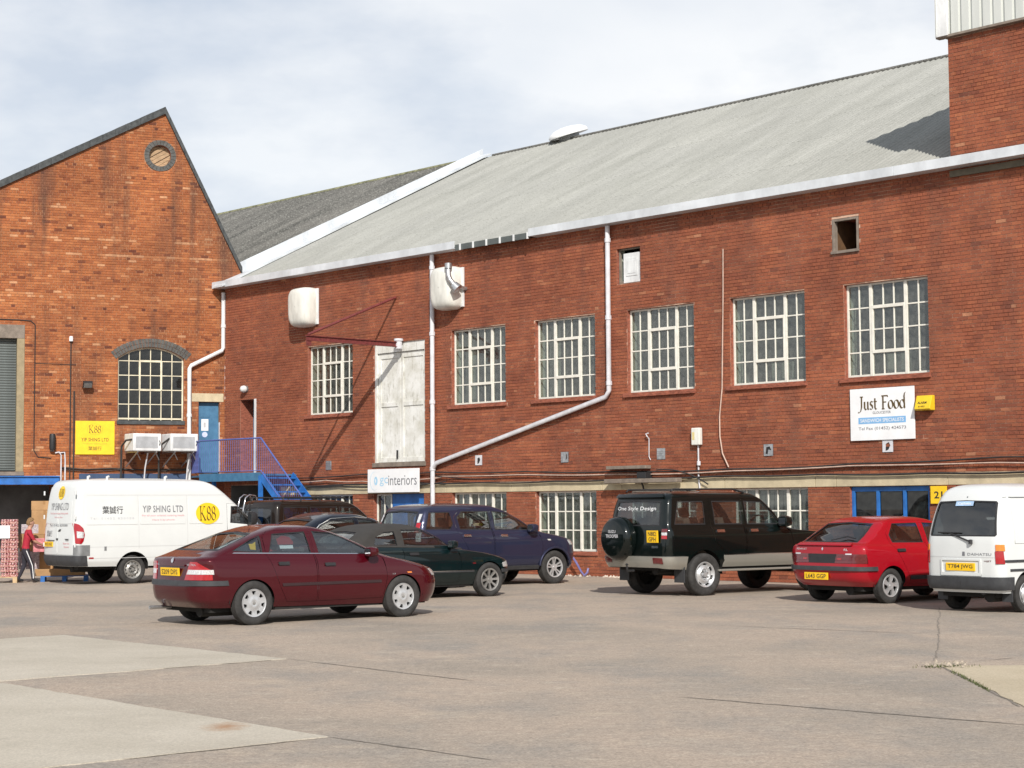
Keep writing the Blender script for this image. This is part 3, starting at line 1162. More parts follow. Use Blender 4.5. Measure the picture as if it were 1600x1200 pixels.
# loading door, leaves of tall boarded panels
M['peeling'] = bpy.data.materials.new('peeling_white_paint')
nt, N, L, b_ = nodes_of(M['peeling'])
p_ = N.new('ShaderNodeTexCoord').outputs['Object']
base = ramp(N, L, noise(N, L, p_, 2.5, 8, 0.7), [(0.35, (0.56, 0.555, 0.50)), (0.6, (0.74, 0.745, 0.72))])
base = mixc(N, L, ramp(N, L, noise(N, L, p_, 7.0, 8, 0.75, st=(1.6, 1, 0.35)), [(0.54, (0, 0, 0)), (0.66, (0.75,) * 3)]), base, (0.30, 0.285, 0.23))
L.new(base, b_.inputs['Base Color'])
b_.inputs['Roughness'].default_value = 0.7
a0, a1, c0, c1 = -8.17, -5.97, 2.88, 6.29
ft = MB()
ft.box(a0, a0 + 0.09, 0.02, 0.14, c0, c1)
ft.box(a1 - 0.05, a1, 0.02, 0.14, c0, c1)
ft.box(a0 + 0.09, a1 - 0.05, 0.03, 0.14, c1 - 0.26, c1)
ft.build('door_frame', M['peeling'], main, bevel=0.006)
for x0, x1 in ((a0 + 0.10, -7.105), (-7.085, a1 - 0.06)):
    lf = MB()
    lf.box(x0, x1, 0.10, 0.13, c0 + 0.09, c1 - 0.27)
    w_ = 0.11
    for q0, q1 in ((c0 + 0.09, c0 + 0.22), (4.52, 4.64), (c1 - 0.42, c1 - 0.27)):
        lf.box(x0 + w_, x1 - w_, 0.075, 0.10, q0, q1)
    lf.box(x0, x0 + w_, 0.075, 0.10, c0 + 0.09, c1 - 0.27)
    lf.box(x1 - w_, x1, 0.075, 0.10, c0 + 0.09, c1 - 0.27)
    o = lf.build('loading_door', M['peeling'], main, bevel=0.005)
hl = MB()
hl.box(-7.24, -7.21, 0.03, 0.075, c0 + 0.18, c0 + 0.42)
hl.build('handle', M['ink'], o)
st_ = MB()
st_.box(a0 - 0.05, a1 + 0.05, -0.05, 0.18, c0 - 0.04, c0 + 0.08)
st_.build('door_sill', M['brown_concrete'], main, bevel=0.01)
# street door and side light under the shop board
dm = MB()
dm.box(-7.50, -6.06, 0.10, 0.15, 0.02, 2.09)
dm.box(-7.30, -6.85, 0.085, 0.10, 0.2, 1.6)
dm.box(-6.70, -6.25, 0.085, 0.10, 0.2, 1.6)
dm.build('street_door', M['blue'], main, bevel=0.006)
casement_window(main, -8.19, -7.53, 0.3, 2.09, rows=2, groups=(2,), casement=False)
# blue framed window by the number sign
bm_ = MB()
for x in (8.09, 8.72, 9.39, 10.01):
    bm_.box(x, x + 0.075, 0.06, 0.13, 1.25, 2.09)
bm_.box(8.165, 10.01, 0.065, 0.125, 1.99, 2.09)
bm_.box(8.165, 10.01, 0.065, 0.125, 1.25, 1.36)
bw = bm_.build('window', M['blue'], main, bevel=0.005)
bw['label'] = 'wide low window in a bright blue frame'
pm = MB()
pm.box(-0.5, 0.5, -0.002, 0.002, -0.5, 0.5)
pn = None
for x in (8.165, 8.795, 9.465):
    if pn is None:
        o = pn = pm.build('pane', glass_mat('dark_window_glass', (0.10, 0.11, 0.10), 0.03), bw)
    else:
        o = pn.copy()
        COL.objects.link(o)
        o.parent = bw
    o.location = (x + 0.28, 0.1, 1.675)
    o.scale = (0.55, 1, 0.62)
# stone band in separate blocks
xs = [BAND[0]]
for s in LOW[1:]:
    xs += [s - 0.22, s + WW + 0.22]
xs += [7.75, 10.55, 13.5, SR]
for a, b in zip(xs[:-1], xs[1:]):
    s_ = MB()
    s_.box(a + 0.005, b - 0.005, -0.03, 0.02, BAND[2], BAND[3])
    s_.build('stone_block', M['stone'], main, bevel=0.008)
# small high windows
h1 = MB()
h1.box(1.30, 1.34, 0.06, 0.12, 7.11, 7.97)
h1.box(2.01, 2.05, 0.06, 0.12, 7.11, 7.97)
h1.box(1.34, 2.01, 0.06, 0.12, 7.93, 7.97)
h1.box(1.34, 2.01, 0.06, 0.12, 7.11, 7.17)
f_ = h1.build('window', M['brown_concrete'], main, bevel=0.004)
f_['label'] = 'small high window blocked with a white panel'
h2 = MB()
h2.box(1.46, 2.01, 0.05, 0.08, 7.12, 7.84)
h2.box(1.55, 1.92, 0.038, 0.05, 7.28, 7.72)
h2.box(1.60, 1.87, 0.03, 0.038, 7.34, 7.66)
h2.build('panel', M['white_metal'], f_, bevel=0.004)
h3 = MB()
h3.box(7.76, 7.82, -0.02, 0.10, 7.20, 7.90)
h3.box(8.40, 8.45, -0.02, 0.10, 7.20, 7.90)
h3.box(7.82, 8.40, -0.015, 0.10, 7.85, 7.90)
h3.box(7.74, 8.47, -0.06, 0.10, 7.14, 7.20)
f_ = h3.build('window', M['brown_concrete'], main, bevel=0.004)
f_['label'] = 'small square opening left without glass'
h4 = MB()
h4.box(7.755, 7.775, 0.11, 1.15, 7.15, 7.90)
h4.build('lining', mat('brown_lining', (0.115, 0.062, 0.028), 0.8, var=0.2), f_)
h4 = MB()
h4.box(8.22, 8.40, 0.5, 0.55, 7.2, 7.9)
h4.build('open_leaf', M['grey_steel'], f_)
# the recess at the stair head: blank end panel and white post
rc = MB()
rc.add([(-14.75, 0.47, 2.78), (-14.0, 0.47, 2.78), (-14.0, 0.47, 5.04), (-14.75, 0.47, 5.04)], [(0, 1, 2, 3)])
rc.build('door_leaf', M['blue_door'], main, fix=False)
rp = MB()
rp.box(-14.0, -13.90, -0.03, 0.12, 2.72, 5.05)
rp.build('door_post', M['white_metal'], main, bevel=0.005)

# ---- roof of corrugated sheets: the wave is real, sheets lap in rows
def corrugated(parent, name, s0, s1, y0, z0, y1, z1, m, pitch=0.177, amp=0.017, rows=5, seg=6, per_sheet=7):
    mb = MB()
    n = int((s1 - s0) / pitch * seg)
    sl = np.array([y1 - y0, z1 - z0])
    ln = np.linalg.norm(sl)
    t = sl / ln
    nn = np.array([-t[1], t[0]])
    rng = np.random.RandomState(5)
    tones = []
    for r in range(rows):
        a = r / rows * ln
        b = (r + 1) / rows * ln + (0.15 if r < rows - 1 else 0)
        k0 = len(mb.v)
        nsheet = int(n / (seg * per_sheet)) + 2
        jit = rng.rand(nsheet)
        for i in range(n + 1):
            s = s0 + (s1 - s0) * i / n
            h = amp * sin(2 * pi * (s - s0) / pitch)
            lift0 = 0.004
            p = np.array([y0, z0]) + t * a + nn * (h + lift0)
            q = np.array([y0, z0]) + t * b + nn * h
            mb.v += [(s, p[0], p[1]), (s, q[0], q[1])]
        for i in range(n):
            mb.f.append([k0 + 2 * i, k0 + 2 * i + 2, k0 + 2 * i + 3, k0 + 2 * i + 1])
            tones.append(jit[i // (seg * per_sheet)])
        # the thick lower edge of each row
        k1 = len(mb.v)
        for i in range(n + 1):
            s = s0 + (s1 - s0) * i / n
            h = amp * sin(2 * pi * (s - s0) / pitch)
            p = np.array([y0, z0]) + t * a + nn * (h + 0.004)
            p2 = np.array([y0, z0]) + t * a + nn * (h + 0.001)
            mb.v += [(s, p[0], p[1]), (s, p2[0], p2[1])]
        for i in range(n):
            mb.f.append([k1 + 2 * i, k1 + 2 * i + 1, k1 + 2 * i + 3, k1 + 2 * i + 2])
            tones.append(0.3)
    mb.m = [0] * len(mb.f)
    o = mb.build(name, m, parent, tone=tones, fix=False)
    o.data.polygons.foreach_set('use_smooth', [True] * len(o.data.polygons))
    return o


def roof_mat(name, stops, lichen, amt, streak=0.5):
    m = bpy.data.materials.new(name)
    nt, N, L, b = nodes_of(m)
    p = N.new('ShaderNodeTexCoord').outputs['Object']
    at = N.new('ShaderNodeAttribute')
    at.attribute_name = 'tone'
    big = noise(N, L, p, 0.8, 7, 0.65, st=(1.6, 0.30, 0.30))
    base = ramp(N, L, big, stops)
    base = mixc(N, L, 0.5, base, ramp(N, L, at.outputs['Fac'], [(0, (0.95, 0.95, 0.955)), (1, (1.04, 1.04, 1.03))]), 'MULTIPLY')
    fine = noise(N, L, p, 14.0, 6, 0.75)
    base = mixc(N, L, ramp(N, L, fine, [(0.5, (0, 0, 0)), (0.68, (amt,) * 3)]), base, lichen)
    sp_ = noise(N, L, p, 40.0, 3, 0.6)
    base = mixc(N, L, 0.6, base, ramp(N, L, sp_, [(0.3, (0.75, 0.75, 0.75)), (0.7, (1.2, 1.2, 1.2))]), 'MULTIPLY')
    L.new(base, b.inputs['Base Color'])
    b.inputs['Roughness'].default_value = 0.95
    b.inputs['Specular IOR Level'].default_value = 0.2
    return m


M['roof'] = roof_mat('weathered_cement_sheet', [(0.30, (0.285, 0.288, 0.264)), (0.66, (0.37, 0.372, 0.345))], (0.205, 0.21, 0.19), 0.65)
M['roof_dark'] = roof_mat('mossy_cement_sheet', [(0.32, (0.075, 0.075, 0.070)), (0.68, (0.165, 0.16, 0.148))], (0.34, 0.34, 0.31), 0.85)
corrugated(main, 'roof_sheeting', SL + 0.1, SR + 0.2, -0.24, EAVE - 0.08, DEEP, RIDGE, M['roof'])
bk = MB()
bk.add([(SL, DEEP, RIDGE), (SR, DEEP, RIDGE), (SR, 2 * DEEP + .3, EAVE - 0.1), (SL, 2 * DEEP + .3, EAVE - 0.1)], [(0, 1, 2, 3)])
bk.build('roof_back', M['roof'], main, fix=False)
# ridge capping in lengths, scalloped edge
rg = MB()
x = SL + 0.6
while x < SR:
    rg.tube([(x, DEEP, RIDGE + 0.02), (x + 0.98, DEEP, RIDGE + 0.02)], 0.055, 8)
    x += 1.0
rg.build('ridge_cap', M['roof_dark'], main, smooth=40)
# gutter in white trunking, with one stretch missing where the bearers show
gu = MB()
ga = [(SL - 0.30, -12.45), (-12.45, -4.35), (-1.50, 2.2), (2.2, 9.6), (9.6, SR)]
for i, (a, b) in enumerate(ga):
    d_ = 0.004 * (i % 2)
    gu.box(a, b - 0.006, -0.34 - d_, -0.318 - d_, 8.575, 8.775)
    gu.box(a, b - 0.006, -0.318 - d_, 0.0, 8.575, 8.592)
    gu.box(a, b - 0.006, -0.08, -0.06, 8.592, 8.70)
gu.build('gutter', M['gutter'], main, bevel=0.004)
ls = MB()
ls.box(-4.35, -1.50, -0.31, -0.28, 8.53, 8.68)
ls.build('wall_plate', M['shutter'], main)
for k in range(6):
    x = -4.15 + k * 0.52
    lb = MB()
    lb.box(x, x + 0.04, -0.345, -0.312, 8.52, 8.69)
    lb.build('bearer', M['white_metal'], main)
# broad white verge board down the left end of the roof
def slope(y):
    return EAVE + (RIDGE - EAVE) * (y / DEEP)


vb = MB()
L_ = SL - 0.12
pts = [(0.30, 9.33), (DEEP + 0.15, RIDGE + 0.38), (DEEP + 0.15, RIDGE - 0.1), (0.30, 8.72)]
vb.prism([(y, z) for y, z in pts], lambda u, v, d: (d, u, v), L_, L_ + 0.05)
vb.build('verge_board', M['gutter'], main, bevel=0.006)
v2 = MB()
t0 = [(-0.45, slope(-0.45) + 0.07), (DEEP, RIDGE + 0.07)]
v2.prism([t0[0], t0[1], (t0[1][0], t0[1][1] + 0.06), (t0[0][0], t0[0][1] + 0.06)], lambda u, v, d: (d, u, v), L_ + 0.05, L_ + 0.62)
v2.build('verge_flashing', M['gutter'], main, bevel=0.006)

# ---- rainwater pipes: tubes with collars
def pipe_part(parent, pts, r, m, collars=()):
    mb = MB()
    mb.tube(pts, r, 12)
    o = mb.build('rainwater_pipe', m, parent, smooth=40)
    for c, ax in collars:
        cm = MB()
        if ax == 'z':
            cm.lathe([(r + 0.016, -0.05), (r + 0.016, 0.05), (r, 0.05), (r, -0.05), (r + 0.016, -0.05)], c, 'z', 12)
        cm.build('collar', m, o, smooth=30)
    return o


yo = -0.12
pipe_part(main, [(-5.52, yo, 0.1), (-5.52, yo, 8.56)], 0.062, M['pipe'], [((-5.52, yo, z), 'z') for z in (2.75, 4.55, 6.4, 8.2)])
pipe_part(main, [(1.09, yo, 8.56), (1.09, yo, 4.52), (0.98, yo, 4.37), (-5.36, yo, 2.90), (-5.50, yo, 2.76)], 0.060, M['pipe'], [((1.09, yo, z), 'z') for z in (8.2, 6.3, 4.7)])
# square vent plates in a row above the cables, some broken open
VS = [(-10.26, 0), (-3.77, 1), (-0.555, 2), (2.68, 0), (5.91, 3), (9.10, 1)]
for s, kind in VS:
    vm = MB()
    q = 0.13
    if kind == 0:
        vm.box(s - q, s + q, -0.03, -0.012, 2.94 - q, 2.94 + q)
        for k in range(4):
            vm.box(s - q + .02, s + q - .02, -0.04, -0.03, 2.94 - q + 0.03 + k * 0.055, 2.94 - q + 0.05 + k * 0.055)
    else:
        hole = {1: [(s - .06, 2.83), (s + .02, 2.86), (s + .07, 2.95), (s + .03, 3.02), (s - .05, 2.98)],
                2: [(s + .03, 2.86), (s + .08, 2.9), (s + .09, 3.0), (s + .06, 3.02)],
                3: [(s - .08, 2.86), (s - .02, 2.84), (s + .0, 2.95), (s + .09, 2.93), (s + .04, 3.02), (s - .06, 3.0)]}[kind]
        P, T = tri_region(rect(s - q, s + q, 2.94 - q, 2.94 + q), [hole])
        vm.add([(p[0], -0.032, p[1]) for p in P], T)
        vm.add([(p[0], -0.018, p[1]) for p in P], T)
        vm.add([(p[0], -0.014, p[1]) for p in hole], [tuple(range(len(hole)))], 1)
    vm.build('vent_plate', [M['galv'] if kind != 1 else M['pipe'], M['ink']], main)
hk = MB()
hk.tube([(2.30, -0.02, 3.3), (2.30, -0.09, 3.36), (2.26, -0.09, 3.42), (2.33, -0.08, 3.44)], 0.016, 6)
hk.tube([(2.30, -0.025, 3.3), (2.30, -0.03, 2.88), (2.35, -0.03, 2.80)], 0.011, 5)
hk.build('wall_hook', M['pipe'], main)

# ================================================================== BRICK TOWER at the right
TW0, TWZ, TWC, TWT = 10.78, 8.80, 11.36, 13.55
tow = thing('brick_tower', 'square dark red brick tower block topped with ribbed metal cladding, rising above the roof', 'building', on_main(TW0, TWZ), RZ_M)
TD = 5.2
tb = MB()
WT = SR - TW0
tb.add([(0, 0, -0.3), (WT, 0, -0.3), (WT, 0, TWC - TWZ), (0, 0, TWC - TWZ)], [(0, 1, 2, 3)])
tb.add([(0, 0, -0.3), (0, TD, -0.3), (0, TD, TWC - TWZ), (0, 0, TWC - TWZ)], [(3, 2, 1, 0)])
tb.add([(0, TD, -0.3), (WT, TD, -0.3), (WT, TD, TWC - TWZ), (0, TD, TWC - TWZ)], [(0, 1, 2, 3)])
tb.add([(WT, 0, -0.3), (WT, TD, -0.3), (WT, TD, TWC - TWZ), (WT, 0, TWC - TWZ)], [(0, 1, 2, 3)])
tb.build('wall', M['mortar'], tow, fix=False)
bricks(tow, 0.0, WT, -0.1, TWC - TWZ - 0.0, lambda a, b: [], M['brick'],
       singles=(lambda q: q[0] < 2.1 and q[2] > 0.1, lambda q: (on_main(TW0 + q[0], TWZ + q[2]) - Vector((0, 0, EYE))).length), seed=9)
h0, h1_ = TWC - TWZ, TWT - TWZ
cl = MB()
rib = 0.25
n = int(WT / rib)
prof = []
for i in range(n + 1):
    x = -0.1 + i * rib
    prof += [(x, 0.0), (x + 0.17, 0.0), (x + 0.19, 0.045), (x + 0.23, 0.045)]
for k in range(len(prof) - 1):
    (xa, ya), (xb, yb) = prof[k], prof[k + 1]
    cl.add([(xa, -0.10 + ya, h0), (xb, -0.10 + yb, h0), (xb, -0.10 + yb, h1_), (xa, -0.10 + ya, h1_)], [(0, 1, 2, 3)])
prof = [(y_ - 0.1, v) for (y_, v) in prof if y_ < TD]
for k in range(len(prof) - 1):
    (xa, ya), (xb, yb) = prof[k], prof[k + 1]
    cl.add([(-0.15 + ya, xa, h0), (-0.15 + yb, xb, h0), (-0.15 + yb, xb, h1_), (-0.15 + ya, xa, h1_)], [(0, 1, 2, 3)])
cl.build('cladding', mat('ribbed_cladding', (0.58, 0.60, 0.57), 0.45, metal=0.15, var=0.08, scale=1.5, stretch=(1, 1, 0.2)), tow, fix=False)
cf = MB()
cf.box(-0.19, 0.10, -0.18, -0.105, h0 - 0.02, h1_)
cf.box(-0.19, -0.155, -0.105, 0.10, h0 - 0.02, h1_)
cf.build('corner_flashing', M['white_metal'], tow, bevel=0.004)
cb = MB()
cb.box(-0.2, WT, -0.14, 0.0, h0 - 0.045, h0 + 0.004)
cb.build('drip_flashing', M['brown_concrete'], tow)
ct = MB()
ct.box(-0.2, WT, -0.2, TD + .2, h1_, h1_ + 0.06)
ct.build('roof', M['white_metal'], tow)
fl = MB()
fl.prism([(0.0, 0.02), (0.35, 0.22), (0.35, 0.04), (0.0, -0.12)], lambda u, v, d: (d, u - 0.05, v), -0.035, -0.012)
fl.build('flashing', M['gutter'], tow)
gl = MB()
gl.box(0.02, WT, -0.09, -0.04, -0.40, -0.27)
gl.build('lintel', mat('dark_lintel', (0.12, 0.105, 0.075), 0.8, var=0.2), tow)

# ================================================================== LOWER RANGE behind the white verge (dark roof)
rear = thing('rear_warehouse', 'older warehouse range whose dark mossy corrugated roof shows behind the white verge', 'building', on_main(SL - 1.0, 0), RZ_M)
corrugated(rear, 'roof_sheeting', -19.0, 0.85, 0.6, EAVE + 0.2, DEEP, RIDGE + 0.02, M['roof_dark'], pitch=0.2, amp=0.05, rows=6, seg=6)
rr = MB()
rr.tube([(-19, DEEP, RIDGE + 0.03), (0.85, DEEP, RIDGE + 0.03)], 0.09, 8)
rr.build('ridge_cap', mat('mossy_ridge', (0.20, 0.20, 0.12), 0.95, var=0.4, scale=6), rear, smooth=40)
rw = MB()
rw.add([(-19, 0.9, 0), (0.8, 0.9, 0), (0.8, 0.9, 8.9), (-19, 0.9, 8.9)], [(0, 1, 2, 3)])
rw.add([(-19, DEEP, RIDGE), (0.85, DEEP, RIDGE), (0.85, 2 * DEEP, EAVE), (-19, 2 * DEEP, EAVE)], [(0, 1, 2, 3)])
rw.build('wall', M['reveal'], rear, fix=False)

# ================================================================== GABLED BUILDING at the left
gab = thing('gabled_building', 'orange brick building with a steep lopsided gable, round louvre and arched window', 'building', GAB_O, RZ_G)
APX = (-1.86, 14.10)
LS, RS = 0.527, -2.02            # roof slopes either side of the ridge
GL, GR = -9.6, 0.62


def g_top(z):
    a = APX[0] - (APX[1] - z) / LS
    b = APX[0] + (APX[1] - z) / -RS
    return (a, b) if z < APX[1] - 0.05 else None


AW0, AW1, AWZ, AWS, AWT = -3.24, -1.22, 4.43, 6.36, 6.70
arch = [(AW0, AWZ), (AW1, AWZ), (AW1, AWS)]
ac_, hw = (AW0 + AW1) / 2, (AW1 - AW0) / 2
rise = AWT - AWS
R_ = (hw * hw + rise * rise) / (2 * rise)
cz = AWT - R_
th = math.asin(hw / R_)
NA = 14
arcp = [(ac_ + R_ * sin(th - 2 * th * i / NA), cz + R_ * cos(th - 2 * th * i / NA)) for i in range(NA + 1)]
arch_hole = [(AW0, AWZ), (AW1, AWZ)] + arcp[0:]
RC = (-2.0, 12.68)
rnd = [(RC[0] + 0.335 * cos(2 * pi * i / 28), RC[1] + 0.335 * sin(2 * pi * i / 28)) for i in range(28)]
door_h = rect(-0.76, -0.10, 2.80, 5.03)
shut_h = rect(-9.3, -6.02, 2.86, 7.27)
outer = [(GL, 0), (-9.4, 0), (-9.4, 2.46), (-4.97, 2.46), (-4.97, 0), (-4.38, 0), (-4.38, 2.60), (0.3, 2.60), (0.3, 0), (GR, 0),
         (GR, APX[1] + RS * (GR - APX[0])), APX, (GL, APX[1] - LS * (APX[0] - GL))]
wall_sheet('wall', outer, [arch_hole, rnd, door_h, shut_h], [0.40, 0.28, 0.30, 0.26], M['mortar_orange'], gab, m_in=M['plaster'])


def gaps_gable(za, zb):
    zc = (za + zb) / 2
    o = []
    if 2.86 - .01 < zc < 7.27:
        o.append((-9.3, -6.02))
    if 2.80 - .02 < zc < 5.03:
        o.append((-0.76, -0.10))
    if 5.03 < zc < 5.30:
        o.append((-0.97, 0.02))
    if AWZ - 0.13 < zc < AWS:
        o.append((AW0 - (0.03 if zc < AWZ else 0), AW1 + (0.03 if zc < AWZ else 0)))
    if AWS <= zc:
        q = (R_ + 0.27) ** 2 - (zc - cz) ** 2
        if q > 0 and zc < AWT + 0.27:
            o.append((max(AW0 - 0.07, ac_ - sqrt(q)), min(AW1 + 0.07, ac_ + sqrt(q))))
    if abs(zc - RC[1]) < 0.5:
        d_ = sqrt(0.25 - (zc - RC[1]) ** 2)
        o.append((RC[0] - d_, RC[0] + d_))
    if zc < 2.46:
        o.append((-9.4, -4.97))
    if zc < 2.60:
        o.append((-4.38, 0.3))
    return o


bricks(gab, GL, GR, 0.0, APX[1], gaps_gable, M['brick_orange'], top=g_top, seed=21,
       singles=(lambda q: q[2] > 2.75 and q[1] < -3.4, lambda q: (on_gable(q[0], q[2]) - Vector((0, 0, EYE))).length),
       bright_rows=(103, 104, 120, 126), spread=0.18, pale_share=0.018)
# arch of blue bricks set on end, and the ring of the round opening
n = 26
for k in range(n):
    t0, t1 = -th - 0.05 + (2 * th + 0.1) * k / n, -th - 0.05 + (2 * th + 0.1) * (k + 1) / n
    g_ = 0.0035
    for r0, r1 in ((R_ + 0.002, R_ + 0.125), (R_ + 0.135, R_ + 0.262)):
        bb = MB()
        bb.prism([(ac_ + r0 * sin(t0 + g_), cz + r0 * cos(t0 + g_)), (ac_ + r0 * sin(t1 - g_), cz + r0 * cos(t1 - g_)),
                  (ac_ + r1 * sin(t1 - g_), cz + r1 * cos(t1 - g_)), (ac_ + r1 * sin(t0 + g_), cz + r1 * cos(t0 + g_))], lambda u, v, d: (u, d, v), -0.022, 0.02)
        bb.build('arch_brick', M['blue_brick'], gab)
n = 24
for k in range(n):
    t0, t1 = 2 * pi * k / n + 0.012, 2 * pi * (k + 1) / n - 0.012
    bb = MB()
    bb.prism([(RC[0] + r * cos(t), RC[1] + r * sin(t)) for r, t in ((0.338, t0), (0.338, t1), (0.49, t1), (0.49, t0))], lambda u, v, d: (u, d, v), -0.03, 0.02)
    bb.build('ring_brick', M['blue_brick'], gab)
# sloping boards in the round opening
ang = radians(32)
ca, sa = cos(ang), sin(ang)
for k in range(6):
    v0 = -0.34 + k * 0.115
    poly = []
    vv0, vv1 = max(v0, -0.33), min(v0 + 0.105, 0.33)
    c0_, c1_ = sqrt(max(0.0001, 0.112 - vv0 * vv0)), sqrt(max(0.0001, 0.112 - vv1 * vv1))
    bb = MB()
    bb.prism([(RC[0] + u * ca - v * sa, RC[1] + u * sa + v * ca) for u, v in ((-c0_, vv0), (c0_, vv0), (c1_, vv1), (-c1_, vv1))], lambda u, v, d: (u, d, v), 0.13 + 0.03 * (k % 2), 0.19)
    bb.build('louvre_board', M['timber'], gab)
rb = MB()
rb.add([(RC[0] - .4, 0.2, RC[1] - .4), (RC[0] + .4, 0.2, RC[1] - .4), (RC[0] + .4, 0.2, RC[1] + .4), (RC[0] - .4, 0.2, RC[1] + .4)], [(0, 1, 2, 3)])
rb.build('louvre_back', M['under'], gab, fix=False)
# arched steel window with its own panes
y = 0.12
fr = MB()
xs = [AW0 + 0.02 + (AW1 - AW0 - 0.04) * i / 6 for i in range(7)]
zs = [AWZ + 0.06 + 0.445 * i for i in range(5)]
arc_z = lambda x_: cz + sqrt(max(0, R_ * R_ - (x_ - ac_) ** 2))
for i, x_ in enumerate(xs):
    w = 0.045 if i in (0, 6) else 0.026
    fr.box(x_ - w / 2, x_ + w / 2, y, y + 0.05, AWZ, arc_z(min(max(x_, AW0 + .01), AW1 - .01)) - 0.005)
for j, z_ in enumerate(zs):
    h = 0.05 if j == 0 else 0.026
    fr.box(AW0 + 0.04, AW1 - 0.04, y + 0.003, y + 0.047, z_ - h / 2, z_ + h / 2)
for z_ in (zs[2], zs[4]):
    fr.box(xs[2], xs[4], y - 0.015, y + 0.04, z_ - 0.03, z_ + 0.03)
for x_ in (xs[2], xs[4]):
    fr.box(x_ - 0.028, x_ + 0.028, y - 0.012, y + 0.042, zs[2], zs[4])
inner_a = [(ac_ + (R_ - 0.05) * sin(th - 2 * th * i / NA), cz + (R_ - 0.05) * cos(th - 2 * th * i / NA)) for i in range(NA + 1)]
for i in range(NA):
    fr.prism([arcp[i], arcp[i + 1], inner_a[i + 1], inner_a[i]], lambda u, v, d: (u, d, v), y + 0.001, y + 0.049)
awin = fr.build('window', mat('yellowed_window_paint', (0.64, 0.59, 0.44), 0.6, var=0.2, scale=4), gab)
awin['label'] = 'arched window of thirty small panes'
GD = glass_mat('gable_glass', (0.20, 0.21, 0.20), 0.025, 0.03, 0.05)
for i in range(6):
    for j in range(5):
        x0, x1 = xs[i] + 0.012, xs[i + 1] - 0.012
        z0 = zs[j] + 0.012
        pm = MB()
        if j < 4:
            poly = rect(x0, x1, z0, zs[j + 1] - 0.012)
        else:
            poly = [(x0, z0), (x1, z0)] + [(x1 + (x0 - x1) * k / 4, arc_z(x1 + (x0 - x1) * k / 4) - 0.02) for k in range(5)]
        pm.prism([(u - (x0 + x1) / 2, v - z0) for u, v in poly], lambda u, v, d: (u, d, v), -0.002, 0.002)
        o = pm.build('pane', GD, awin)
        o.location = ((x0 + x1) / 2, y + 0.026, z0)
        o.rotation_euler = (RNG.randn() * 0.006, 0, RNG.randn() * 0.006)
sl = MB()
sl.box(AW0 - 0.03, AW1 + 0.03, -0.06, 0.12, AWZ - 0.125, AWZ)
sl.build('window_sill', M['verge'], gab, bevel=0.01)
# shutter
lt = MB()
lt.box(-9.3, -6.02, -0.03, 0.25, 6.86, 7.27)
lt.build('lintel', M['brown_concrete'], gab, bevel=0.01)
jm = MB()
jm.box(-6.24, -6.02, -0.02, 0.2, 2.86, 6.86)
jm.build('door_frame', M['khaki'], gab, bevel=0.008)
shm = MB()
shm.box(-9.3, -6.24, 0.2, 0.22, 2.9, 6.86)
shut = shm.build('roller_shutter', M['shutter'], gab)
slm = MB()
slm.prism([(0.0, 0.0), (-0.012, 0.018), (-0.016, 0.04), (-0.012, 0.062), (0.0, 0.078)], lambda u, v, d: (d, u, v), -9.28, -6.25)
first = None
for k in range(49):
    if first is None:
        o = first = slm.build('slat', M['shutter'], shut, smooth=25)
    else:
        o = first.copy()
        COL.objects.link(o)
        o.parent = shut
    o.location = (0, 0.2, 2.94 + k * 0.08)
ss = MB()
ss.box(-9.3, -6.0, -0.05, 0.25, 2.74, 2.86)
ss.build('door_sill', M['brown_concrete'], gab, bevel=0.01)
# blue door at the stair head
dl = MB()
dl.box(-0.75, -0.11, 0.16, 0.20, 2.82, 5.02)
gd = dl.build('door', M['blue_door'], gab, bevel=0.005)
d2 = MB()
d2.box(-0.69, -0.38, 0.15, 0.16, 4.56, 4.82)
d2.box(-0.66, -0.41, 0.147, 0.151, 4.59, 4.79)
d2.build('vision_panel', M['blue_door'], gd, bevel=0.003)
d3 = MB()
d3.box(-0.64, -0.42, 0.152, 0.158, 4.14, 4.50)
d3.build('notice', M['sign_white'], gd)
d3 = MB()
d3.box(-0.57, -0.50, 0.149, 0.1515, 4.24, 4.40)
d3.build('notice_print', M['ink_pale'], gd)
d4 = MB()
d4.lathe([(0.0001, 0), (0.085, 0), (0.085, 0.008), (0.0001, 0.008)], (-0.53, 0.150, 4.02), 'y', 20)
d4.build('round_sticker', mat('sticker', (0.52, 0.58, 0.80), 0.5), gd)
dlt = MB()
dlt.box(-0.97, 0.02, -0.02, 0.2, 5.035, 5.295)
dlt.build('lintel', M['stone'], gab, bevel=0.008)
dj = MB()
dj.box(-0.112, -0.095, 0.0, 0.15, 2.85, 4.4)
dj.build('door_stop', M['pipe'], gab)
# roof slopes and dark verge tiles
for (sx, k_, nm) in ((-1, LS, 'l'), (1, -RS, 'r')):
    ln = 9.2 if sx < 0 else 2.45
    nseg = 24 if sx < 0 else 16
    for k in range(nseg):
        a, b = ln * k / nseg + 0.0, ln * (k + 1) / nseg - 0.006
        pts = []
        xa, xb = APX[0] + sx * a, APX[0] + sx * b
        za, zb = APX[1] - k_ * a, APX[1] - k_ * b
        th_ = 0.22 if sx < 0 else 0.22
        vb = MB()
        up = 0.12 + (0.004 if k % 2 else 0)
        vb.prism([(xa, za - th_ + up), (xb, zb - th_ + up), (xb, zb + up), (xa, za + up)], lambda u, v, d: (u, d, v), -0.10, 0.25)
        vb.build('verge_tile', M['verge'], gab)
rf = MB()
xl = APX[0] - 9.2
rf.add([(APX[0], 0.2, APX[1] + 0.1), (xl, 0.2, APX[1] - LS * 9.2 + 0.1), (xl, 14, APX[1] - LS * 9.2 + 0.1), (APX[0], 14, APX[1] + 0.1)], [(0, 1, 2, 3)])
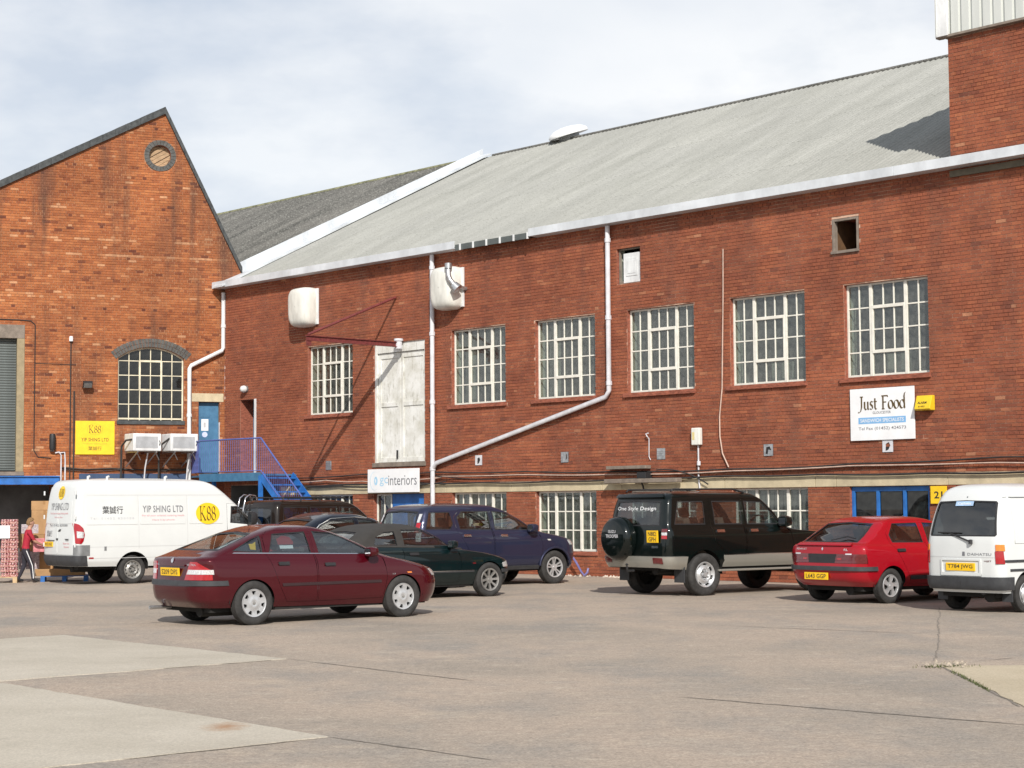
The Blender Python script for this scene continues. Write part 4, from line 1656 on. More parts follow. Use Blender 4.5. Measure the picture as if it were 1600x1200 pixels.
rf.add([(APX[0], 0.2, APX[1] + 0.1), (APX[0] + 2.6, 0.2, APX[1] + RS * 2.6 + 0.1), (APX[0] + 2.6, 6, APX[1] + RS * 2.6 + 0.1), (APX[0], 6, APX[1] + 0.1)], [(0, 1, 2, 3)])
rf.build('roof', mat('mossy_roof', (0.25, 0.26, 0.19), 0.95, var=0.4, scale=5), gab, fix=False)
sw_ = MB()
sw_.add([(GL, 0, 0), (GL, 14, 0), (GL, 14, APX[1] - LS * (APX[0] - GL)), (GL, 0, APX[1] - LS * (APX[0] - GL))], [(0, 1, 2, 3)])
sw_.add([(GL, 14, 0), (GR, 14, 0), (GR, 14, 9), (APX[0], 14, APX[1]), (GL, 14, 10)], [(0, 1, 2, 3, 4)])
sw_.build('side_wall', M['reveal'], gab, fix=False)
# a second roof behind shows above the verge
mr_ = thing('rear_sawtooth_roof', 'strip of mossy roof just above the dark verge at the far left', 'building', on_gable(-9.5, 0, -9.0), RZ_G)
r2_ = MB()
r2_.prism([(-3.0, 9.0), (3.0, 12.16), (6.0, 13.30), (6.0, 8), (-3.0, 8)], lambda u, v, d: (u, d, v), 0, 8)
r2w = MB()
r2w.box(-2.95, 5.95, 0.05, 7.95, 0, 8)
r2w.build('wall', M['reveal'], mr_)
r2_.build('roof', mat('mossy_roof_rear', (0.31, 0.32, 0.24), 0.95, var=0.35, scale=5), mr_)
# undercroft of the loading bay
uc = MB()
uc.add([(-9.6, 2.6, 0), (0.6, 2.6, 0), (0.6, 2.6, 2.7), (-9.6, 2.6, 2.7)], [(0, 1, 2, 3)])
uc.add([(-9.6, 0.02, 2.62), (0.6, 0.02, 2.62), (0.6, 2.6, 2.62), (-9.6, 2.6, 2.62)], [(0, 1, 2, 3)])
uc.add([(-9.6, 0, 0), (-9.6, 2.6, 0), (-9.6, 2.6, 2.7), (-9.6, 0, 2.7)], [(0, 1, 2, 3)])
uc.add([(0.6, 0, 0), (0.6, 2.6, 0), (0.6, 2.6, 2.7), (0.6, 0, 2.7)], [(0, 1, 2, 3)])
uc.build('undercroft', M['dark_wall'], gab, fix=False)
pier = MB()
pier.box(-4.96, -4.39, 0.01, 2.6, 0, 2.6)
pier.build('pier', M['reveal'], gab)
be = MB()
be.box(-9.6, -4.96, -0.16, 0.05, 2.47, 2.50)
be.box(-9.6, -4.96, -0.16, 0.05, 2.70, 2.73)
be.box(-9.6, -4.96, -0.10, -0.08, 2.50, 2.70)
be.build('steel_beam', M['blue'], gab, bevel=0.004)
be = MB()
be.box(-4.38, -0.98, -0.05, 0.15, 2.60, 2.66)
be.box(-4.38, -0.98, -0.03, 0.15, 2.66, 2.80)
be.build('steel_beam', mat('dark_blue_paint', (0.03, 0.06, 0.13), 0.6), gab, bevel=0.004)
cmm = MB()
cmm.tube([(-8.4, -0.06, 0.9), (-8.4, -0.06, 1.96), (-8.25, -0.06, 2.06), (-6.95, -0.06, 2.06), (-6.82, -0.06, 1.96), (-6.82, -0.06, 0.0)], 0.035, 8)
cmm.build('guard_rail', M['black'], gab, smooth=40)
# cables and conduits on the brick
cb_ = MB()
cb_.tube([(-9, -0.03, 7.44), (-6.2, -0.03, 7.42), (-5.85, -0.03, 7.40), (-5.72, -0.03, 7.28), (-5.72, -0.03, 3.5), (-5.60, -0.03, 3.30), (-5.22, -0.03, 3.27)], 0.016, 6)
cb_.tube([(-4.66, -0.03, 6.83), (-4.66, -0.03, 2.62)], 0.020, 6)
cb_.tube([(-4.55, -0.03, 5.3), (-4.55, -0.03, 2.62)], 0.024, 6)
cb_.tube([(-5.7, -0.02, 6.12), (-4.5, -0.02, 6.10)], 0.010, 5)
cb_.tube([(-4.9, -0.05, 2.98), (-4.2, -0.05, 2.93), (-3.4, -0.05, 2.96), (-2.6, -0.05, 2.92), (-1.1, -0.05, 2.94)], 0.02, 6)
cb_.tube([(-4.9, -0.06, 2.92), (-4.0, -0.06, 2.86), (-3.0, -0.06, 2.93), (-2.0, -0.06, 2.88), (-1.1, -0.06, 2.9)], 0.014, 6)
cb_.build('cable', M['cable'], gab, smooth=50)
wp = MB()
wp.tube([(-5.1, -0.06, 3.42), (-4.98, -0.06, 3.45), (-4.92, -0.06, 3.35), (-4.92, -0.06, 2.4)], 0.022, 7)
wp.tube([(-4.99, -0.06, 3.42), (-4.82, -0.06, 3.44), (-4.80, -0.06, 3.2), (-4.80, -0.06, 2.5)], 0.022, 7)
wp.build('conduit', M['pipe'], gab, smooth=50)
cap = MB()
cap.lathe([(0.0001, 0.07), (0.05, 0.06), (0.06, 0.0), (0.06, -0.09), (0.0001, -0.09)], (-4.66, -0.06, 6.90), 'z', 12)
cap.build('conduit_cap', M['sign_white'], gab, smooth=50)
# a pale telephone wire against the inner corner
pw_ = MB()
pw_.tube([(0.06, -0.03, 6.2), (0.06, -0.03, 5.1)], 0.013, 5)
pw_.build('thin_wire', M['pipe'], gab)

# ================================================================== THINGS FIXED TO THE WALLS
def board(name, label, cat, loc, rz, w, h, m, group=None, thick=0.03):
    t = thing(name, label, cat, loc, rz, group)
    mb = MB()
    mb.box(-w / 2, w / 2, -thick, 0.0, -h / 2, h / 2)
    mb.build('panel', m, t, bevel=0.003)
    return t, -thick


# yellow wholesaler's board
t, yy = board('shop_sign', 'yellow square sign with an oval and dark lettering on orange brick', 'sign', on_gable(-3.92, 3.89, 0.02), RZ_G, 1.17, 1.02, M['yellow'])
ov = MB()
pts_o = arc(0, 0.255, 0.235, 0.17, 0, 360, 36)[:-1]
pts_i = arc(0, 0.255, 0.225, 0.16, 0, 360, 36)[:-1]
ov.add([(u, yy - 0.002, v) for u, v in pts_o] + [(u, yy - 0.002, v) for u, v in pts_i], [(i, (i + 1) % 36, (i + 1) % 36 + 36, i + 36) for i in range(36)])
ov.build('oval', mat('orange_line', (0.72, 0.37, 0.02), 0.5), t, fix=False)
put_text('lettering', nib_word('K88', 0.36, 0.23, 0.13), 0, 0.255, yy, M['ink_brown'], t, 0.003, 0.0003)
put_text('lettering', fit_text('YIP SHING LTD', 0.82, 0.11, 0.014, spacing=1.1), 0, -0.06, yy, M['ink_brown'], t)
put_text('lettering', fit_text('For all your catering needs', 0.72, 0.045), 0, -0.185, yy, mat('orange_ink', (0.62, 0.28, 0.04), 0.5), t)
put_text('lettering', fit_text('葉誠行', 0.40, 0.125, bold=0.004), 0, -0.325, yy, M['ink_brown'], t)

# shop board over the blue door
t, yy = board('shop_sign', 'long white board with grey lettering over the blue street door', 'sign', on_main(-7.15, 2.455, 0.13), RZ_M, 2.2, 0.65, M['sign_white'], thick=0.05)
put_text('lettering', fit_text('gc', 0.36, 0.24), -0.385, -0.03, yy, M['ink_blue_pale'], t)
put_text('lettering', fit_text('interiors', 1.22, 0.27), 0.425, 0.005, yy, M['ink_soft'], t)
lg = MB()
sw = arc(-0.80, 0.0, 0.21, 0.26, 60, 300, 24)
si = arc(-0.77, 0.0, 0.20, 0.25, 60, 300, 24)
lg.add([(u, yy - 0.002, v) for u, v in sw] + [(u, yy - 0.002, v) for u, v in si], [(i, i + 1, i + 26, i + 25) for i in range(24)])
lg.build('logo_ring', mat('pale_ring', (0.60, 0.70, 0.76), 0.5), t, fix=False)
lg = MB()
lg.add([(u, yy - 0.0025, v) for u, v in arc(-0.735, 0.0, 0.075, 0.12, 0, 360, 24)[:-1]], [tuple(range(24))])
lg.add([(u, yy - 0.004, v) for u, v in arc(-0.745, 0.0, 0.022, 0.06, 0, 360, 16)[:-1]], [tuple(range(16))], 1)
lg.build('logo_disc', [M['ink_blue_pale'], M['sign_white']], t, fix=False)

# caterer's board
t, yy = board('shop_sign', 'white sign with big dark lettering and a blue band on red brick', 'sign', on_main(8.99, 3.62, 0.03), RZ_M, 1.62, 1.10, M['sign_white'])
put_text('lettering', nib_word('Just Food', 1.22, 0.40, 0.16, 32.0), 0.0, 0.235, yy, M['ink_brown'], t, 0.003, 0.0003)
put_text('lettering', fit_text('GLOUCESTER', 0.46, 0.055, 0.01), 0.0, 0.03, yy, M['ink_soft'], t)
bb = MB()
bb.box(-0.60, 0.60, yy - 0.002, yy, -0.20, -0.065)
bb.build('band', M['ink_blue'], t)
put_text('lettering', fit_text('SANDWICH SPECIALISTS', 1.10, 0.075, 0.012), 0.0, -0.132, yy - 0.002, M['sign_white'], t)
put_text('lettering', fit_text('Tel Fax (01452) 424573', 1.20, 0.085, 0.006), 0.0, -0.31, yy, M['ink_soft'], t)

# number board
t, yy = board('number_sign', 'small yellow sign with black number 21 beside the blue window', 'sign', on_main(10.34, 1.90, 0.03), RZ_M, 0.38, 0.36, M['yellow'])
put_text('lettering', fit_text('21', 0.20, 0.145, 0.02), 0, 0, yy, M['ink'], t)

# alarm box: wedge shaped
t = thing('alarm_box', 'yellow wedge shaped alarm box beside the white sign with a blue band', 'alarm', on_main(10.10, 3.80, 0.03), RZ_M)
ab = MB()
ab.prism([(0.0, 0.15), (-0.10, 0.15), (-0.20, -0.13), (-0.16, -0.16), (0.0, -0.16)], lambda u, v, d: (d, u, v), -0.19, 0.19)
ab.build('case', M['alarm'], t, bevel=0.012)
al = MB()
tm = fit_text('ALARM', 0.22, 0.05, 0.02)
al.add([(u - 0.02, -0.155 + 0.357 * v - 0.004, v - 0.0) for u, v in tm[0]], tm[1])
al.build('lettering', M['ink'], t, fix=False)
al = MB()
tm = fit_text('01452', 0.16, 0.035, 0.02)
al.add([(u - 0.02, -0.155 + 0.357 * (v - 0.08) - 0.004, v - 0.08) for u, v in tm[0]], tm[1])
al.build('lettering', M['ink_brown'], t, fix=False)

# meter box with conduit
t = thing('junction_box', 'small white meter box with a thin conduit running down', 'meter box', on_main(3.85, 3.31, 0.02), RZ_M)
jb = MB()
jb.box(-0.125, 0.125, -0.12, 0, -0.20, 0.20)
jb.build('case', M['cowl'], t, bevel=0.02)
jb = MB()
jb.box(-0.09, -0.02, -0.123, -0.12, -0.08, 0.10)
jb.build('label_plate', mat('buff_label', (0.66, 0.55, 0.25), 0.5), t)
jb = MB()
jb.tube([(0.02, -0.035, -0.2), (0.02, -0.035, -0.95), (0.05, -0.035, -1.2)], 0.02, 7)
jb.lathe([(0.045, -0.05), (0.045, 0.05), (0.001, 0.05)], (0.05, -0.06, -0.62), 'z', 10)
jb.build('conduit', M['pipe'], t, smooth=40)

# long grey lamps over the ground floor (two troughs) with their bracket
t = thing('trough_lamp', 'long grey lamp trough with a black bracket fixed on the stone band', 'lamp', on_main(2.25, 2.30, 0.03), RZ_M)
tl = MB()
tl.box(-1.17, 1.17, -0.30, -0.10, -0.04, 0.06)
tl.build('trough', M['brown_concrete'], t, bevel=0.012)
tl = MB()
tl.box(-0.12, 0.16, -0.26, -0.02, 0.065, 0.21)
tl.tube([(-0.02, -0.2, -0.02), (-0.10, -0.02, -0.22)], 0.025, 6)
tl.build('bracket', M['black'], t, bevel=0.01)
t = thing('trough_lamp', 'shorter grey lamp trough higher on the brick just above the cables', 'lamp', on_main(1.73, 2.63, 0.03), RZ_M)
tl = MB()
tl.box(-0.65, 0.65, -0.22, -0.02, -0.035, 0.045)
tl.build('trough', M['brown_concrete'], t, bevel=0.012)

# white round-cornered ventilation cowls
def cowl(label, s, z, w, h):
    t = thing('vent_cowl', label, 'vent cowl', on_main(s, z, 0.02), RZ_M, 'white ventilation cowls high on the brick wall')
    mb = MB()
    prev = None
    N_ = 36
    for (d, k, ex) in ((-0.02, 0.99, 5), (-0.16, 1.0, 5), (-0.30, 0.98, 5), (-0.40, 0.93, 4.5), (-0.46, 0.84, 4), (-0.49, 0.66, 4), (-0.50, 0.35, 3), (-0.502, 0.02, 2)):
        ring = []
        for i in range(N_):
            a = 2 * pi * i / N_
            c_, s_ = cos(a), sin(a)
            u = math.copysign(abs(c_) ** (2 / ex), c_) * w / 2 * k
            v = math.copysign(abs(s_) ** (2 / ex), s_) * h / 2 * k
            ring.append((u, d + 0.10 * (0.5 + v / h) * (-1 if d < -0.2 else 0) * 0.3, v))
        k0 = len(mb.v)
        mb.v += ring
        if prev is not None:
            for i in range(N_):
                mb.f.append([prev + i, prev + (i + 1) % N_, k0 + (i + 1) % N_, k0 + i])
                mb.m.append(0)
        prev = k0
    mb.build('hood', M['cowl'], t, smooth=50)
    b_ = MB()
    b_.box(-w / 2 + 0.03, w / 2 + 0.03, -0.06, 0.0, -h / 2 + 0.06, h / 2 - 0.04)
    b_.build('back_plate', M['white_metal'], t, bevel=0.01)
    return t


cowl('white rounded vent cowl alone on the wall above the red jib', -11.22, 7.60, 0.93, 1.16)
t = cowl('white rounded vent cowl with a bent metal flue beside the white pipe', -4.78, 7.56, 0.90, 1.16)
fm = MB()
fm.tube([(0.40, -0.50, 0.46), (0.42, -0.52, 0.28), (0.46, -0.50, 0.16), (0.58, -0.42, -0.02)], 0.075, 12)
fm.lathe([(0.10, -0.05), (0.10, 0.09), (0.0001, 0.11)], (0.40, -0.50, 0.52), 'z', 14)
fm.tube([(0.56, -0.46, 0.02), (0.66, -0.40, -0.10)], [0.12, 0.15], 14)
fm.build('flue', M['galv'], t, smooth=40)
fm = MB()
fm.tube([(0.50, -0.45, 0.05), (0.55, 0.0, -0.05)], 0.05, 8)
fm.build('flue_bracket', M['galv'], t)

# red hoist jib over the loading door
t = thing('hoist_jib', 'red painted steel hoist jib standing out from the wall above the white loading door', 'hoist', on_main(-6.95, 6.27, 0.02), RZ_M)
jb = MB()
jb.bar((0, -0.05, 0), (0, -3.27, 0), 0.09, 0.018, m=0)
jb.bar((0, -0.05, -0.06), (0, -3.25, -0.06), 0.014, 0.11, m=0)
jb.bar((0, -0.05, -0.125), (0, -3.25, -0.125), 0.09, 0.016, m=0)
jb.build('beam', M['rust_red'], t)
jb = MB()
jb.tube([(0, -3.2, 0.03), (-0.22, -0.02, 1.28)], 0.036, 8)
jb.build('tie_rod', M['rust_red'], t, smooth=40)
jb = MB()
jb.lathe([(0.10, -0.16), (0.10, 0.06), (0.13, 0.06), (0.13, 0.12), (0.04, 0.12)], (0, -0.10, -0.02), 'z', 14)
jb.build('pivot', M['pipe'], t, smooth=40)
jb = MB()
jb.box(-0.02, 0.02, -3.24, -3.10, -0.26, -0.133)
jb.build('pulley_hanger', M['rust_red'], t)

# bulkhead lamp, floodlight, siren horn
t = thing('bulkhead_lamp', 'small round white bulkhead lamp above the doorway at the stair head', 'lamp', on_main(-14.42, 5.37, 0.02), RZ_M)
bl_ = MB()
bl_.lathe([(0.11, 0.0), (0.11, -0.05)], (0, 0, 0), 'y', 18)
bl_.build('base', M['grey_steel'], t, smooth=40)
bl_ = MB()
bl_.lathe([(0.10, -0.05), (0.11, -0.10), (0.085, -0.18), (0.04, -0.215), (0.0001, -0.22)], (0, 0, 0), 'y', 18)
bl_.build('glass_dome', M['lamp_glass'], t, smooth=60)
t = thing('floodlight', 'small black floodlight on orange brick above the yellow sign', 'floodlight', on_gable(-4.24, 5.47, 0.02), RZ_G)
fb = MB()
mt = Matrix.Translation((0.06, -0.24, 0.02)) @ Matrix.Rotation(radians(38), 4, 'X')
fb.box(-0.14, 0.14, -0.05, 0.06, -0.10, 0.10, 0, mt)
fb.build('body', M['black'], t, bevel=0.015)
fb = MB()
fb.box(-0.12, 0.12, -0.056, -0.051, -0.08, 0.08, 0, mt)
fb.build('lens', M['grey_steel'], t)
fb = MB()
fb.tube([(-0.06, 0, -0.05), (-0.06, -0.14, -0.06), (0.0, -0.2, 0.0)], 0.02, 6)
fb.build('arm', M['black'], t)
t = thing('black_horn', 'black upright box speaker on brick near the shutter with pale conduit below', 'speaker', on_gable(-5.19, 3.75, 0.02), RZ_G)
hb = MB()
hb.lathe([(0.0001, 0.25), (0.08, 0.24), (0.095, 0.18), (0.095, -0.18), (0.08, -0.24), (0.0001, -0.25)], (0, -0.12, 0), 'z', 14)
hb.build('case', M['black'], t, smooth=50)
hb = MB()
hb.box(-0.05, 0.05, -0.06, 0, -0.28, -0.18)
hb.build('bracket', M['grey_steel'], t)

# air conditioning units side by side on brackets
def ac_unit(label, s, first):
    t = thing('air_conditioner', label, 'air conditioner', on_gable(s, 3.465, 0.62), RZ_G + radians(13), 'white air conditioning units on brackets')
    w, h, d = 0.90, 0.53, 0.72
    mb = MB()
    mb.box(-w / 2, w / 2, -d / 2, d / 2, 0, h)
    mb.build('case', M['white_metal'], t, bevel=0.025)
    gm_ = MB()
    x0, x1, z0, z1 = -w / 2 + 0.08, w / 2 - 0.12, 0.09, h - 0.09
    gm_.box(x0, x1, -d / 2 - 0.004, -d / 2 + 0.004, z0, z1)
    gm_.build('grille', mat('ac_grille', (0.36, 0.38, 0.41), 0.5), t)
    f2 = MB()
    for k in range(13):
        z = z0 + (z1 - z0) * (k + 0.5) / 13
        f2.box(x0, x1, -d / 2 - 0.014, -d / 2 - 0.005, z - 0.004, z + 0.004)
    tag(f2.build('grille_bars', M['white_metal'], t), kind='stuff')
    hb_ = MB()
    hb_.tube([(w / 2 - 0.075, -d / 2 - 0.02, 0.18), (w / 2 - 0.055, -d / 2 - 0.035, 0.25), (w / 2 - 0.075, -d / 2 - 0.02, 0.32)], 0.012, 6)
    hb_.build('handle', M['black'], t)
    for x in (-0.30, 0.30):
        br = MB()
        br.box(x - 0.02, x + 0.02, -d / 2 + 0.02, 0.62, -0.045, -0.005)
        br.bar((x, -d / 2 + 0.08, -0.045), (x, 0.58, -0.46), 0.03, 0.03)
        br.bar((x, -d / 2 + 0.08, -0.05), (x + 0.16, -d / 2 + 0.2, -0.26), 0.02, 0.02)
        br.build('bracket', M['galv'], t)
    return t


t1 = ac_unit('left of two white air conditioning units, its black hose looping down the brick', -2.57, True)
t2 = ac_unit('right of two white air conditioning units, next to the blue door', -1.45, False)
for t, pts, m, r in ((t1, [(-0.18, -0.12, 0.10), (-0.2, -0.3, 0.30), (-0.36, -0.32, 0.36), (-0.58, -0.1, 0.32), (-0.60, 0.2, 0.15), (-0.60, 0.24, -0.9)], M['cable'], 0.032),
                     (t2, [(-0.28, -0.24, 0.04), (-0.32, -0.30, 0.26), (-0.45, -0.26, 0.38), (-0.58, 0.05, 0.2), (-0.58, 0.24, -0.05), (-0.58, 0.24, -0.9)], M['cable'], 0.030),
                     (t1, [(0.12, -0.1, -0.05), (0.12, 0.1, -0.5), (0.10, 0.15, -1.0), (-0.05, 0.15, -1.1)], M['pipe'], 0.024),
                     (t2, [(0.30, -0.1, -0.05), (0.30, 0.1, -0.5), (0.28, 0.15, -1.0), (0.22, 0.15, -1.1)], M['pipe'], 0.024)):
    hm = MB()
    hm.tube(pts, r, 8)
    hm.build('hose', m, t, smooth=50)

# cables swagged along the long wall
t = thing('wall_cables', 'bundle of sagging black and pale cables along the brick above the stone band', 'cable', on_main(0, 2.5, 0.03), RZ_M)


def swag(s0, s1, zf, r, m, out=0.05, sags=8, sag=0.03, nm='cable'):
    pts = []
    n = 60
    for i in range(n + 1):
        f = i / n
        s = s0 + (s1 - s0) * f
        pts.append((s, -out, zf(f) - sag * abs(sin(pi * f * sags))))
    c = MB()
    c.tube(pts, r, 6)
    return c.build(nm, m, t, smooth=60)


swag(-12.2, 18.5, lambda f: 0.10 + 0.06 * sin(f * 9), 0.020, M['cable'], 0.05, 9, 0.03)
swag(-12.0, 18.5, lambda f: -0.135 + 0.02 * sin(f * 14), 0.024, M['cable'], 0.06, 11, 0.025)
swag(-5.4, 18.5, lambda f: 0.01 + 0.035 * sin(f * 11 + 1), 0.018, M['cable_pale'], 0.055, 7, 0.02)
swag(-12.0, -5.2, lambda f: -0.02 + 0.03 * sin(f * 8), 0.018, M['cable_pale'], 0.055, 4, 0.03)
swag(-12.0, -5.0, lambda f: -0.10 - 0.06 * sin(f * pi), 0.016, M['cable'], 0.075, 3, 0.05)
swag(-5.4, -3.0, lambda f: 0.05 - 0.13 * f, 0.014, M['cable'], 0.075, 1, 0.02)
swag(2.6, 4.2, lambda f: 0.06 - 0.36 * f * f, 0.016, M['cable'], 0.08, 1, -0.03)
t = thing('loose_wire', 'pale pink wire hanging in a long bow down the red brick', 'cable', on_main(4.66, 5.0, 0.03), RZ_M)
lw = MB()
lw.tube([(0.03, -0.01, 2.60), (0.01, -0.01, 1.5), (-0.02, -0.02, 0.4), (-0.05, -0.02, -0.6), (-0.13, -0.03, -1.25), (-0.13, -0.03, -1.7), (-0.06, -0.03, -2.1), (0.11, -0.02, -2.42)], 0.017, 6)
lw.build('wire', M['cable_pale'], t, smooth=60)

# roof ventilator
wp_ = [(-.02, -.13, 8.45), (-.02, -.13, 6.72), (-.06, -.13, 6.63), (-1.02, -.13, 6.14), (-1.07, -.13, 6.05), (-1.07, -.13, .1)]
pipe_part(gab, wp_, .065, M['white_metal'], [((-.02, -.13, 7.4), 'z'), ((-1.07, -.13, 4.6), 'z'), ((-1.07, -.13, 3.2), 'z')])
rvp = None
q = ray(890, 216)
# where that line of sight meets the sheets
o_ = on_main(0, EAVE)
nn = Vector((N_M[0] * (RIDGE - EAVE), N_M[1] * (RIDGE - EAVE), DEEP)).normalized()
tt = (o_ - Vector((0, 0, EYE))).dot(nn) / Vector(q).dot(nn)
rvp = Vector((0, 0, EYE)) + Vector(q) * tt
t = thing('roof_ventilator', 'white mushroom shaped ventilator near the roof ridge', 'roof vent', rvp, RZ_M)
t.rotation_euler = (radians(17), radians(-6), RZ_M)
mb = MB()
mb.lathe([(0.36, -0.4), (0.36, 0.12)], (0, 0, 0), 'z', 24)
mb.build('curb', M['grey_steel'], t, smooth=40)
mb = MB()
mb.lathe([(0.68, 0.10), (0.70, 0.15), (0.64, 0.25), (0.48, 0.34), (0.26, 0.39), (0.0001, 0.41)], (0, 0, 0), 'z', 32)
mb.lathe([(0.68, 0.10), (0.3, 0.11)], (0, 0, 0), 'z', 32)
mb.build('cap', M['sign_white'], t, smooth=60)

# ================================================================== BLUE OUTSIDE STAIR
PZ = 2.72
stair = thing('outside_stair', 'blue steel platform and stair with thin railings in the corner of the two buildings', 'stair', on_main(SL, 0), RZ_M)


def to_m(p):
    """World point to the stair's frame."""
    d = Vector(p) - on_main(SL, 0)
    return Vector((d.dot(Vector(E_M)), -d.dot(Vector(N_M)), d.z))


ga0 = to_m(on_gable(-0.98, PZ, 0.03))
ga1 = to_m(on_gable(-0.98, PZ, 1.35))
pl = MB()
OUT = -1.30
x_end = 3.80
poly = [(ga0.x, ga0.y), (ga1.x, ga1.y), (x_end, OUT), (x_end, -0.03), (0.05, -0.03)]
pl.prism(poly, lambda u, v, d: (u, v, d), PZ - 0.05, PZ)
pl.build('platform', M['blue_door'], stair)
fa = MB()
edge = [(ga1.x, ga1.y), (x_end, OUT)]
for (a, b) in zip(edge[:-1], edge[1:]):
    fa.bar((a[0], a[1], PZ - 0.08), (b[0], b[1], PZ - 0.08), 0.03, 0.24)
fa.build('fascia', M['blue_door'], stair)
RUN, NST = 3.1, 13
x2 = x_end + RUN
sg = MB()
for yy_ in (OUT + 0.02, -0.20):
    sg.bar((x_end, yy_, PZ - 0.06), (x2, yy_, 0.10), 0.03, 0.26)
sg.build('stringer', M['blue'], stair)
tr = None
for k in range(NST):
    f = (k + 0.5) / NST
    if tr is None:
        tm_ = MB()
        tm_.box(-0.12, 0.12, OUT + 0.035, -0.215, -0.02, 0.02)
        o = tr = tm_.build('tread', M['blue'], stair)
    else:
        o = tr.copy()
        COL.objects.link(o)
        o.parent = stair
    o.location = (x_end + RUN * f, 0, PZ + (0.05 - PZ) * f - 0.02)
HR = 1.04
rl = MB()
path = [(ga0.x + 0.05, ga0.y - 0.02, PZ + HR), (ga1.x, ga1.y, PZ + HR), (x_end, OUT, PZ + HR), (x2, OUT, HR + 0.05)]
rl.tube(path, 0.024, 8)
rl.build('handrail', M['blue_rail'], stair, smooth=40)
lo_ = [(p[0], p[1], p[2] - HR + 0.09) for p in path]
lr = MB()
lr.tube(lo_, 0.016, 6)
lr.build('bottom_rail', M['blue_rail'], stair, smooth=40)
bal = None
pts = []
for i, (a, b) in enumerate(zip(path[:-1], path[1:])):
    a, b = Vector(a), Vector(b)
    l = sqrt((b.x - a.x) ** 2 + (b.y - a.y) ** 2)
    n = int(l / 0.10)
    for k in range(n):
        pts.append(a.lerp(b, (k + 0.5) / n))
for p in pts:
    if bal is None:
        b_ = MB()
        b_.tube([(0, 0, -HR + 0.09), (0, 0, 0)], 0.0075, 5)
        o = bal = b_.build('baluster', M['blue_rail'], stair)
    else:
        o = bal.copy()
        COL.objects.link(o)
        o.parent = stair
    o.location = p
# rail on the wall side of the flight is wanting; posts carry the platform
po = MB()
for p in ((1.2, OUT + .12), (x_end - 0.05, OUT + .03)):
    po.box(p[0] - 0.05, p[0] + 0.05, p[1] - 0.05, p[1] + 0.05, 0, PZ - 0.05)
po.build('post', M['blue'], stair)

# ================================================================== VEHICLES
def pchip(xk, yk):
    """Monotone cubic through the knots; returns a vectorised function."""
    xk, yk = np.array(xk, float), np.array(yk, float)
    h = np.diff(xk)
    d = np.diff(yk) / h
    m = np.zeros(len(xk))
    m[0], m[-1] = d[0], d[-1]
    for i in range(1, len(xk) - 1):
        if d[i - 1] * d[i] > 0:
            w1, w2 = 2 * h[i] + h[i - 1], h[i] + 2 * h[i - 1]
            m[i] = (w1 + w2) / (w1 / d[i - 1] + w2 / d[i])

    def f(x):
        x = np.clip(x, xk[0], xk[-1])
        i = np.clip(np.searchsorted(xk, x) - 1, 0, len(h) - 1)
        t = (x - xk[i]) / h[i]
        return ((2 * t ** 3 - 3 * t ** 2 + 1) * yk[i] + (t ** 3 - 2 * t ** 2 + t) * h[i] * m[i]
                + (-2 * t ** 3 + 3 * t ** 2) * yk[i + 1] + (t ** 3 - t ** 2) * h[i] * m[i + 1])
    return f


